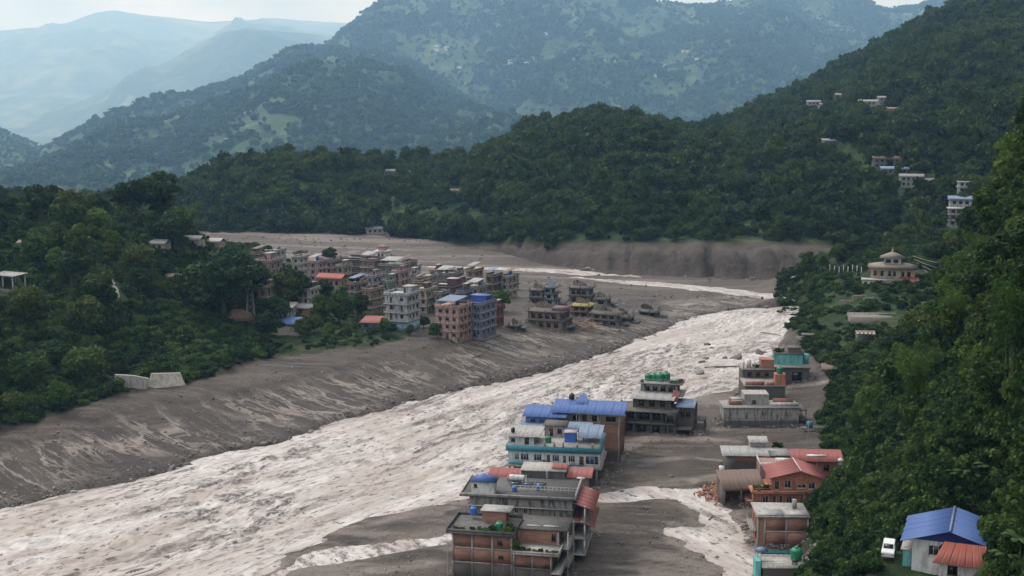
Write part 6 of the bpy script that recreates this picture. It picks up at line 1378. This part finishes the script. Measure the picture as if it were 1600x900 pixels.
for i in range(26):
    V, F = [], []; a = random.uniform(0, 6.28); l = random.uniform(3, 8); c = Vector((random.uniform(-5, 5), random.uniform(-3, 3), random.uniform(0, 2.5))); dv = Vector((math.cos(a), math.sin(a) * .5, random.uniform(-.1, .7))).normalized() * l / 2
    tube(V, F, [c - dv, c + dv], [.16, .14], 4); t.add('beam', mesh_np('beam', V, F, plain('raw_timber', (.36, .24, .15), .8)))

# ================================================================== temple on the terrace
q = on_ground(1392, 440); b = T('temple', 'cream temple with tiered roof and red awning on the grassy terrace', 'temple', q, R(-16))
TW = wallmat('temple_cream', (.46, .385, .275), None, .4); TR = wallmat('temple_roof', (.30, .26, .21))
b.walls(TW, -7.6, 8.6, -4, 6, -2, 5.4, dict(f=[(1, 2.2, 2.6, 4.4), (3.6, 4.8, 2.6, 4.4), (6.4, 7.5, 2.6, 4.4), (8.2, 9.3, 2.6, 4.4), (11.2, 12.4, 2.6, 4.4), (13.4, 14.6, 2.6, 4.4)], r=row(3, 10, 1.2, 2.6, 1.8)), fm=FRAMEB)
b.box('cornice', TR, -8.6, 9.6, -5, 7, 5.4, 5.75); b.pyramid(TR, -8.8, 9.8, -5.2, 7.2, 5.75, 7.0, flat=.45)
b.walls(WHITE, -3.0, 3.4, -1.6, 3.6, 6.4, 9.2, dict(f=[(.8, 2.6, 7.4, 8.6), (3.6, 5.4, 7.4, 8.6)], r=[(1.6, 3.4, 7.4, 8.6)]), 'upper_storey', fm=FRAMEB); b.pyramid(TR, -4.4, 4.8, -3, 5, 9.2, 11.2, 'upper_roof', .12)
b.add('finial', lathe('finial', [(.5, 11.2), (.6, 11.5), (.3, 11.9), (.35, 12.2), (.12, 12.6), (.02, 13.4)], plain('gilt', (.45, .35, .12), .4))).location = (.2, 1, 0)
b.quadroof('awning', RED, (2.6, -8, 1.0), (10.4, -8, 1.0), (10, -4, 2.4), (3.0, -4, 2.4)); b.boxes('awning_post', WHITE, [(x, x + .15, -7.8, -7.65, -3, 1.0) for x in (3, 6.5, 10)]); b.box('awning_wall', wallmat('pale_blue2', (.22, .30, .32)), 3, 9.6, -5.2, -5.0, -3, .6)
b.walls(WHITE, -10.6, .6, -8.4, -4, -3, 1.3, dict(f=[(.8, 1.8, -.8, .6), (5.2, 6.2, -.6, .6), (7.8, 8.8, -.6, .6)]), 'lower_block', fm=FRAMEB); b.box('lower_roof', CONC, -11, 1.0, -8.8, -3.9, 1.3, 1.55)
q2 = on_ground(1330, 432)
V, F = [], []
for i, px in enumerate(range(1296, 1350, 7)):
    p = on_ground(px, 428 + (i * 7 % 5)); o = T('prayer_flag', 'white prayer flag on a pole along the temple terrace', 'flag', p, random.uniform(-.5, .5), 'prayer flags on the temple terrace'); o.box('pole', WHITE, -.04, .04, -.04, .04, -.5, 4.0); me = mesh_np('cloth', [(0, 0, 1.6), (.4, .1, 1.7), (.32, -.1, 2.6), (.45, .1, 3.7), (0, 0, 3.8), (0, 0, 2.6)], [(0, 1, 2, 5), (5, 2, 3, 4)], WHITE); o.add('cloth', me)
for k, (p0, p1) in enumerate([((1428, 405), (1500, 425)), ((1432, 410), (1490, 432)), ((1436, 415), (1480, 442)), ((1426, 400), (1510, 415))]):
    A = PD(*p0, 505); Bp = PD(*p1, 470 - 6 * k); V, F = [], []; n = 8
    tube(V, F, [(A[0] + (Bp[0] - A[0]) * i / n, A[1] + (Bp[1] - A[1]) * i / n, A[2] + (Bp[2] - A[2]) * i / n - 4 * .8 * (i / n) * (1 - i / n)) for i in range(n + 1)], [.11] * (n + 1), 4)
    tag(link('overhead_cable', mesh_np('overhead_cable', V, F, plain('cable_grey', (.30, .29, .27)))), ['uppermost but one', 'third', 'lowest', 'uppermost'][k] + ' pale cable slung from the temple to the wooded slope', 'cable', 'cables beside the temple')
q = on_ground(1352, 532); b = T('striped_shelter', 'small open shelter with white striped tin roof below the temple', 'shelter', q, R(-8)); b.shed(RUST, -3.2, 3.2, -1.6, 1.6, 2.2, 3.0); b.boxes('white_stripe', WHITE, [(x, x + .55, -1.65, -.2, 2.36, 2.62) for x in (-2.9, -1.6, -.3, 1.0, 2.3)]); b.boxes('post', STEEL, [(x, x + .12, y, y + .12, -1, z) for x in (-3, 2.9) for y, z in ((-1.5, 2.2), (1.4, 2.9))]); b.box('back_panel', TIN, -3, 3, 1.3, 1.4, 0, 2.4)
q = on_ground(1385, 497); b = T('terrace_wall', 'low stone court on the grassy shelf below the temple', 'court', q, R(-4)); b.box('court_floor', wallmat('court', (.22, .20, .175)), -12, 8, -1, 6, -3.5, .15); b.box('court_edge', CONC, -12.2, 8.2, 6, 6.4, -1, .7)
for k, (px, py, lab) in enumerate([(1310, 484, 'first'), (1325, 474, 'second'), (1345, 466, 'third'), (1362, 470, 'last')]):
    q = on_ground(px, py); b = T('stone_wall', lab + ' broken stone terrace wall under the temple from the cliff side', 'wall', q, R(-30 + 12 * k), 'terrace walls under the temple'); b.tri('wall_face', wallmat('dry_stone', (.30, .27, .23)), [(-3, 0, -1.5), (3, .4, -1.5), (3, .3, .6), (1, .1, 1.1), (-3, 0, .9)], .6)

# ================================================================== hillside houses
TINW = sheetmat('weathered_tin', (.27, .27, .265), .5)
def hill_house(sheetn, px, py, w, lab, roofm, wallc, fl=1, d=6):
    q = on_sheet(sheetn, px, py); b = T('hillside_house', lab, 'house', (q[0], q[1], q[2] - .5), R(random.uniform(-20, 20)), 'houses scattered on the hillsides'); h = 2.8 * fl
    wallc = tuple(.62 * c for c in wallc); roofm = TINW if roofm is TIN else roofm
    m = wallmat('hw_%d' % int(wallc[0] * 100 + wallc[2] * 1000), wallc); hs = []
    for i in range(fl): hs += row(max(1, int(w / 3)), w, 1.3, .9 + i * 2.8, 1.3)
    w *= 1.05; b.walls(m, -w / 2, w / 2, -d / 2, d / 2, -3, h, dict(f=hs), sill=False); b.gable(roofm, -w / 2 - .6, w / 2 + .6, -d / 2 - .6, d / 2 + .6, h, h + 1.5)
for a in [(1272, 168, 11, 'pale house first in the upper hamlet on the wooded slope', TIN, PALE, 2), (1290, 172, 12, 'white house in the upper hamlet next to the pale one', TIN, PALE, 2), (1312, 164, 9, 'tall salmon house alone above the upper hamlet', TIN, (.55, .25, .2), 3), (1355, 168, 13, 'long pale house with slanting tin roof in the hamlet', TIN, PALE, 2), (1378, 163, 8, 'small white house with bright roof in the hamlet', TIN, PALE, 2), (1398, 174, 14, 'low beige house last in the upper hamlet', RUST, BEIGE, 1),
          (1303, 224, 15, 'long tin roofed house in the middle of the wooded slope', TIN, PALE, 1), (1384, 258, 16, 'stone grey house above the blue roofed farm', RUST, GREYC, 2), (1402, 268, 18, 'farmhouse with blue roof by the green field', BLUEL, BEIGE, 1), (1424, 287, 12, 'white house below the green field', TIN, WHITE and PALE, 2), (1438, 237, 7, 'small white house above the green field', TIN, PALE, 2), (1455, 288, 8, 'low white hut right of the white house', TIN, PALE, 1), (1478, 290, 7, 'tiny cream hut by the tall concrete houses', TIN, CREAM, 1), (1382, 299, 9, 'brown hut on the clearing below the field', RUST, BROWN, 1), (1527, 217, 6, 'tiny cream house high on the dark slope', TIN, CREAM, 1),
          (603, 271, 16, 'first long tin shed in the row on the far hill', TIN, BEIGE, 1), (622, 270, 12, 'middle tin shed in the row on the far hill', TIN, BEIGE, 1), (633, 271, 14, 'last tin shed in the row on the far hill', TIN, BEIGE, 1), (733, 236, 7, 'small cream house on the far hill crest', RUST, CREAM, 2), (800, 262, 9, 'beige house at the dip of the far hill', TIN, BEIGE, 1), (705, 302, 16, 'brown bare walled house in the far hill clearing', RUST, (.35, .3, .25), 1), (588, 361, 14, 'tin roofed house just above the debris flat', TIN, PALE, 1), (617, 363, 9, 'small tin hut beside the house above the debris flat', TIN, PALE, 1), (342, 348, 9, 'white house at the wood edge behind the town', TIN, PALE, 1), (356, 349, 10, 'second white house at the wood edge behind the town', TIN, PALE, 1), (288, 324, 14, 'cream house row end behind the tall knoll tree', RUST, CREAM, 1), (300, 347, 12, 'pale house below the cream one behind the knoll', TIN, PALE, 1)]:
    hill_house('far_bank_hill', *a)
for i, (px, py, w) in enumerate([(180, 208, 14), (350, 230, 16), (230, 206, 9), (355, 220, 9), (470, 160, 10)]): hill_house('spur_mountain', px, py, w * 1.5, ['tin roofed house on the low shoulder of the spur', 'bright tin roof at the foot of the spur', 'small house on the spur crest', 'pale hut above the bright tin roof on the spur', 'lone hut high on the spur face'][i], TIN, PALE, 2, 10)
rr = random.Random(5)
for i in range(26):
    c = [(690, 70), (810, 90), (880, 95), (960, 100), (740, 110), (840, 60), (1030, 110), (1080, 85)][i % 8]; px, py = c[0] + rr.uniform(-22, 22), c[1] + rr.uniform(-9, 9)
    q = on_sheet('great_mountain', px, py); b = T('distant_house', 'tiny pale house in a hamlet on the broad mountain', 'house', q, rr.uniform(-.6, .6), 'tiny houses on the broad mountain'); w = rr.uniform(12, 22); b.walls(WHITE, -w / 2, w / 2, -6, 6, -6, 7); b.gable(TIN, -w / 2 - 1, w / 2 + 1, -7, 7, 7, 10)
# concrete houses at the edge of the near slope
for k, (px, py, D, w, fl, lab, c, rf) in enumerate([(1492, 352, 640, 7, 3, 'tall unfinished concrete frame house at the edge of the near wood', (.33, .31, .28), None), (1500, 320, 680, 11, 1, 'white house with blue sheet roof above the concrete frame house', (.55, .55, .53), BLUEL), (1506, 300, 700, 7, 2, 'narrow white tower house behind the blue sheet roof', (.6, .6, .58), None), (1492, 405, 590, 6, 2, 'small pale hut below the concrete frame house', (.5, .5, .48), TIN)]):
    q = PD(px, py, D); b = T('slope_house', lab, 'house', q, R(-15)); h = fl * 2.9; m = wallmat('sl_%d' % k, c, None, .5); hs = []
    for i in range(fl): hs += row(max(1, int(w / 3)), w, 1.7, .7 + i * 2.9, 1.6)
    b.walls(m, -w / 2, w / 2, -4, 4, -14, h, dict(f=hs, l=hs[:1]), sill=False)
    for i in range(fl): b.box('floor_slab', CONC, -w / 2 - .7, w / 2 + .5, -4.8, 4.3, (i + 1) * 2.9 - .15, (i + 1) * 2.9 + .12)
    if rf: b.shed(rf, -w / 2 - .8, w / 2 + .8, -5, 5, h + .4, h + 1.6)
# ================================================================== stones, logs, near plants
def rock_mesh(name, seed, mat):
    r = np.random.default_rng(seed); bm = bmesh.new(); bmesh.ops.create_icosphere(bm, subdivisions=2, radius=1.0)
    k = r.normal(size=(7, 3)); k /= np.linalg.norm(k, axis=1)[:, None]
    for v in bm.verts:
        c = np.array(v.co); f = 1.0
        for q in k: f = min(f, .62 / max(.3, float(c @ q)))
        v.co = Vector(c * f * (1 + .06 * r.normal())) * 1.0; v.co.z *= .7
    me = bpy.data.meshes.new(name); bm.to_mesh(me); bm.free(); me.materials.append(mat); return me
def rockmat(name, c):
    nt = NT(name); pos = nt.geo().outputs['Position']; oi = nt.n('ShaderNodeObjectInfo')
    cc = nt.ramp(nt.noise(1.5, 5, pos, .7), [(.3, tuple(.5 * x for x in c)), (.7, tuple(1.25 * x for x in c))])
    cc = nt.mix(nt.math('MULTIPLY', oi.outputs['Random'], .75), cc, (.055, .048, .043)); nt.principled(cc, .85); return nt.m
MR = [rockmat('grey_rock', (.26, .24, .225)), rockmat('brown_rock', (.19, .155, .13))]
ROCKS = [rock_mesh('rock_a', 1, MR[0]), rock_mesh('rock_b', 2, MR[1]), rock_mesh('rock_c', 3, MR[0])]
rock_src = []
rr = random.Random(21)
def boulder(px, py, s, lab, grp, lift=.2):
    q = on_ground(px, py); k = rr.randrange(3); o = link('boulder', ROCKS[k], loc=(q[0], q[1], max(q[2], -.35) + s * lift)); o.scale = (s * rr.uniform(.8, 1.4), s * rr.uniform(.7, 1.1), s * rr.uniform(.6, .95)); o.rotation_euler = (rr.uniform(-.3, .3), rr.uniform(-.3, .3), rr.uniform(0, 6.28))
    if 'far water edge' in lab: lab = by_landmark('grey boulder at the far water edge', q, LM_BANK)
    tag(o, lab, 'boulder', grp); rock_src.append(o); return o
boulder(1150, 568, 3.2, 'largest grey boulder in the river rapids before the slope houses', None); boulder(1093, 592, 2.4, 'rounded boulder where the river meets the wrecked block', None); boulder(1188, 560, 2.2, 'boulder beside the largest one in the rapids', None)
for i in range(34):
    t_ = rr.random(); k = rr.randrange(len(WATER_L) - 4) + 2; a, c = WATER_L[k], WATER_L[k + 1]
    boulder(a[0] + (c[0] - a[0]) * t_ + rr.uniform(-10, 4), a[1] + (c[1] - a[1]) * t_ + rr.uniform(-9, 1), rr.uniform(.5, 1.25), 'grey boulder lining the far water edge of the river', 'boulders along the far bank')
for i in range(16): boulder(rr.uniform(900, 985), rr.uniform(417, 426), rr.uniform(1.2, 2.4), 'pale boulder at the foot of the bare cut bank', 'boulders at the cut bank')
for i in range(9): boulder(rr.uniform(1020, 1250), rr.uniform(424, 440), rr.uniform(1.0, 2.2), 'pale boulder scattered below the bare slope across the bend', 'boulders below the bare slope')
for i in range(20): boulder(rr.uniform(1090, 1225), rr.uniform(515, 600), rr.uniform(.6, 1.7), 'dark boulder standing in the river rapids', 'boulders in the rapids', .1)
for i in range(12): boulder(rr.uniform(930, 1180), rr.uniform(690, 890), rr.uniform(.3, .8), 'stone lying on the mud between the two rows of houses', 'stones on the mud street')
# loose stones nobody could count
r = np.random.default_rng(77)
def stones(name, label, x, y, lo, hi, sel):
    z = terrain(x, y); p = np.stack([x, y, z], -1); k = sel(p); p = p[k]
    scatter(name, label, 'rubble', p, lo + (hi - lo) * r.random(len(p)) ** 3, [s for s in rock_src[3:9]], tilt=.5)
x = r.uniform(-150, 110, 260000); y = r.uniform(225, 520, 260000)
d, t_, side = along(x, y, LEDGE); dens = np.where(side > 0, .75 * np.exp(-((d - 3) / 5) ** 2) + .05 * (d < 60), 0) * (.4 + 1.2 * vnoise(x / 12, y / 12, 5))
k = (r.random(len(x)) < dens * .45) & (vegmask(x, y) < .3)
stones('bank_rubble', 'grey stones and rubble strewn along the far bank', x[k], y[k], .10, .62, lambda p: p[:, 2] > -.4)
x = r.uniform(-60, 110, 60000); y = r.uniform(205, 470, 60000)
_, _, sd = along(x, y, LEDGE); cl = sm(.55, .8, vnoise(x / 9, y / 9, 15)) + .05
k = (sd < 0) & (r.random(len(x)) < 0.34 * cl) & (vegmask(x, y) < .3)
stones('street_rubble', 'small stones and brick rubble scattered over the mud', x[k], y[k], .06, .42, lambda p: p[:, 2] > .15)
x = r.uniform(-220, 150, 60000); y = r.uniform(520, 800, 60000); cl = sm(.5, .8, vnoise(x / 30, y / 14, 25)) + .08
k = (r.random(len(x)) < .16 * cl) & (vegmask(x, y) < .3)
stones('flat_rubble', 'boulders and rubble strewn over the debris flat', x[k], y[k], .2, 1.1, lambda p: p[:, 2] > .1)
# silt and rubble heaped against the walls of the flooded houses
px_, py_ = [], []
for e in [o for o in bpy.data.objects if o.parent is None and o.type == 'EMPTY' and o.get('category') in ('house', 'building', 'shed', 'hut', 'ruin')]:
    L0 = e.location
    if not ((L0.y < 470 and L0.z < 4) or e.name.startswith('wrecked')): continue
    bb = [c.data for c in e.children if c.type == 'MESH' and c.name.split('.')[0] in ('wall', 'side_wing', 'rear_wing')]
    if not bb: continue
    co = np.concatenate([np.array([v.co for v in m_.vertices]) for m_ in bb]); x0, y0 = co[:, :2].min(0); x1, y1 = co[:, :2].max(0); n_ = int(26 * (x1 - x0 + y1 - y0))
    sd_ = r.integers(0, 4, n_); u_ = r.random(n_); off = np.abs(r.normal(0, 1.3, n_))
    lx = np.where(sd_ < 2, x0 + (x1 - x0) * u_, np.where(sd_ == 2, x0 - off, x1 + off)); ly = np.where(sd_ >= 2, y0 + (y1 - y0) * u_, np.where(sd_ == 0, y0 - off, y1 + off))
    ca, sa = math.cos(e.rotation_euler.z), math.sin(e.rotation_euler.z); px_.append(L0.x + ca * lx - sa * ly); py_.append(L0.y + sa * lx + ca * ly)
x = np.concatenate(px_); y = np.concatenate(py_); k = r.random(len(x)) < .25 + .75 * sm(.4, .65, vnoise(x / 5, y / 5, 45))
stones('wall_debris', 'silt lumps and rubble heaped against the flooded houses', x[k], y[k], .08, .55, lambda p: p[:, 2] > -.3)
# brick rubble beside the brown shed, splintered timber
MB = plain('brick_rubble', (.30, .15, .10), .9); V, F = [], []
q = on_ground(1128, 768)
for i in range(420):
    c = Vector((q[0] + rr.gauss(0, 2.2), q[1] + rr.gauss(0, 2.6), 0)); c.z = hz(c.x, c.y) + rr.random() * .7; o_ = len(V); s = rr.uniform(.15, .5); m_ = Matrix.Rotation(rr.random() * 6, 3, Vector((rr.random(), rr.random(), rr.random())).normalized())
    V += [tuple(c + m_ @ Vector((a * s, b_ * s * .6, c_ * s * .4))) for a in (-1, 1) for b_ in (-1, 1) for c_ in (-1, 1)]; F += [tuple(o_ + j for j in f) for f in ((0, 1, 3, 2), (4, 6, 7, 5), (0, 4, 5, 1), (2, 3, 7, 6), (0, 2, 6, 4), (1, 5, 7, 3))]
tag(link('brick_rubble', mesh_np('brick_rubble', V, F, MB)), 'heap of broken bricks at the corner of the brown shed', 'rubble', kind='stuff')
ML = plain('driftwood', (.17, .13, .10), .9)
def log(px, py, l, rz, lab, grp='driftwood logs', r0=.22):
    q = on_ground(px, py); V, F = [], []; b_ = rr.uniform(-.4, .4)
    tube(V, F, [(-l / 2, 0, .1), (-l / 4, b_, .25), (l / 4, b_ * .6, .3), (l / 2, 0, .2)], [r0, r0 * .9, r0 * .7, r0 * .4]); tube(V, F, [(l / 4, b_ * .6, .3), (l / 3, b_ + .9, .9)], [r0 * .5, r0 * .2], 5)
    o = link('driftwood_log', mesh_np('driftwood_log', V, F, ML, True), loc=(q[0], q[1], max(q[2], .0) + .1), rz=rz); tag(o, lab, 'log', grp)
log(1140, 582, 17, R(8), 'longest dark tree trunk stranded across the rapids', None, .3); log(1205, 530, 10, R(-50), 'trunk leaning at the head of the rapids', None)
for i in range(10): log(rr.uniform(1090, 1190), rr.uniform(690, 880), rr.uniform(2, 5), rr.uniform(0, 3), 'short driftwood log on the mud street', r0=.14)
for i in range(6): log(1172 + rr.uniform(-8, 8), 822 + rr.uniform(-6, 6), rr.uniform(3, 6), rr.uniform(.3, 1.2), 'splintered beam piled against the framed brick house', 'beams beside the brick house', .18)
for i in range(12): log(rr.uniform(700, 1020), rr.uniform(520, 560), rr.uniform(3, 7), rr.uniform(0, 3), 'driftwood log on the mud below the wrecked spit', 'logs below the spit', .2)
# banana plants
ML4 = leaf_mat('banana_leaf', [(0, (.03, .06, .02)), (1, (.10, .16, .06))], (.06, .10, .03), .3)
def banana(px, py, s, lab):
    q = on_ground(px, py); t = T('banana_plant', lab, 'banana plant', (q[0], q[1], q[2] - .2), rr.uniform(0, 6), 'banana plants on the open slope'); t.e.scale = (s, s, s)
    V, F = [], []; tube(V, F, [(0, 0, 0), (.05, 0, 1.2), (0, .05, 2.2)], [.16, .13, .08]); t.add('stem', mesh_np('stem', V, F, plain('banana_stem', (.12, .15, .06), .7), True))
    for i in range(11):
        a = i * 2.4 + rr.uniform(-.2, .2); L_ = rr.uniform(1.6, 2.4); up = rr.uniform(.5, 1.1); V, F = [], []
        for j in range(8):
            u = j / 7; x = L_ * u * (1 - .15 * u); z = 2.0 + L_ * up * u * (1 - .75 * u) ; wd = .34 * math.sin(math.pi * min(1, .08 + u * .92)) ** .6
            for sgn in (-1, 0, 1): V.append((x * math.cos(a) - sgn * wd * math.sin(a), x * math.sin(a) + sgn * wd * math.cos(a), z + (.1 if sgn == 0 else 0)))
        for j in range(7):
            for k in (0, 1): F.append((j * 3 + k, j * 3 + k + 1, j * 3 + k + 4, j * 3 + k + 3))
        t.add('leaf', mesh_np('leaf', V, F, ML4, True))
for i, (px, py, s, lab) in enumerate([(1520, 775, 1.5, 'tallest pale banana plant on the open slope'), (1498, 780, 1.2, 'banana plant left of the tallest one'), (1545, 768, 1.25, 'banana plant right of the tallest one'), (1510, 800, 1.0, 'short banana plant below the tallest one'), (1575, 900, 1.1, 'banana plant beside the pink house corner'), (1592, 880, 1.2, 'banana plant at the frame edge by the pink house'), (1350, 800, .8, 'small banana plant below the salmon house bushes'), (1330, 880, .8, 'small banana plant on the slope foot'), (1420, 700, 1.0, 'banana plant at the wood edge'), (1590, 740, 1.3, 'banana plant at the frame edge above the blue roof')]): banana(px, py, s, lab)
# bamboo clump standing over the wood
def bamboo(px, py, s, lab):
    q = on_ground(px, py); t = T('bamboo_clump', lab, 'bamboo', (q[0], q[1], q[2] - .3), 0); V, F = [], []; P = []
    for i in range(26):
        a = rr.uniform(0, 6.28); rd = rr.uniform(0, .8); h = s * rr.uniform(8, 12); ln = rr.uniform(1, 3.4) * s
        p = [(math.cos(a) * (rd + ln * u ** 2.4), math.sin(a) * (rd + ln * u ** 2.4), h * u * (1 - .12 * u * u)) for u in (0, .25, .5, .75, 1)]
        tube(V, F, p, [.06, .055, .045, .03, .01], 4); P += [p[2 + (k % 3)] for k in range(9)]
    t.add('cane', mesh_np('cane', V, F, plain('bamboo_cane', (.14, .17, .06), .6), True))['kind'] = 'stuff'
    r2 = np.random.default_rng(int(px)); C_ = np.repeat(np.array(P), 22, 0) + r2.normal(0, .55, (len(P) * 22, 3)); n = len(C_)
    d = r2.normal(size=(n, 3)) + np.array((0, 0, -.6)); d /= np.linalg.norm(d, axis=1)[:, None]; sd = np.cross(d, r2.normal(size=(n, 3))); sd /= np.linalg.norm(sd, axis=1)[:, None]
    L_ = (.25 + .25 * r2.random(n))[:, None] * s; Q = np.stack([C_, C_ + d * L_ + sd * .08, C_ + d * L_ * 2, C_ + d * L_ - sd * .08], 1)
    t.add('foliage', mesh_np('foliage', Q.reshape(-1, 3), np.arange(n * 4).reshape(-1, 4), M_LEAF2))
for a in [(1580, 590, 1.2, 'tall feathery bamboo clump at the frame edge'), (1430, 640, 1.0, 'feathery bamboo clump in the middle of the wood'), (1500, 540, 1.0, 'bamboo clump high in the wood'), (1345, 690, .8, 'bamboo clump above the salmon house')]: bamboo(*a)
# posts and wires by the slope
for i, (px, py) in enumerate([(700, 905), (1262, 700)]):
    q = on_ground(px, py); t = T('utility_pole', ['thin pole on the mud by the brick house', 'thin pole behind the red roofed house'][i], 'pole', q); V, F = [], []; tube(V, F, [(0, 0, -1), (0, 0, 7)], [.11, .08], 6); t.add('shaft', mesh_np('shaft', V, F, STEEL, True)); t.box('bracket', STEEL, -.25, .25, -.05, .05, 6.3, 6.42)

# trees round the feet of the concrete houses at the wood edge
for k, (px, py, D, s_) in enumerate([(1478, 372, 600, .8), (1490, 380, 590, .9), (1505, 372, 600, .8), (1478, 345, 640, .7), (1515, 350, 640, .9), (1470, 400, 570, .8)]):
    q = PD(px, py, D); tree(k % 4, (q[0], q[1], q[2] - 5 * s_), s_ * 1.3, 'leafy tree at the feet of the concrete houses by the wood edge', 'trees below the concrete houses')
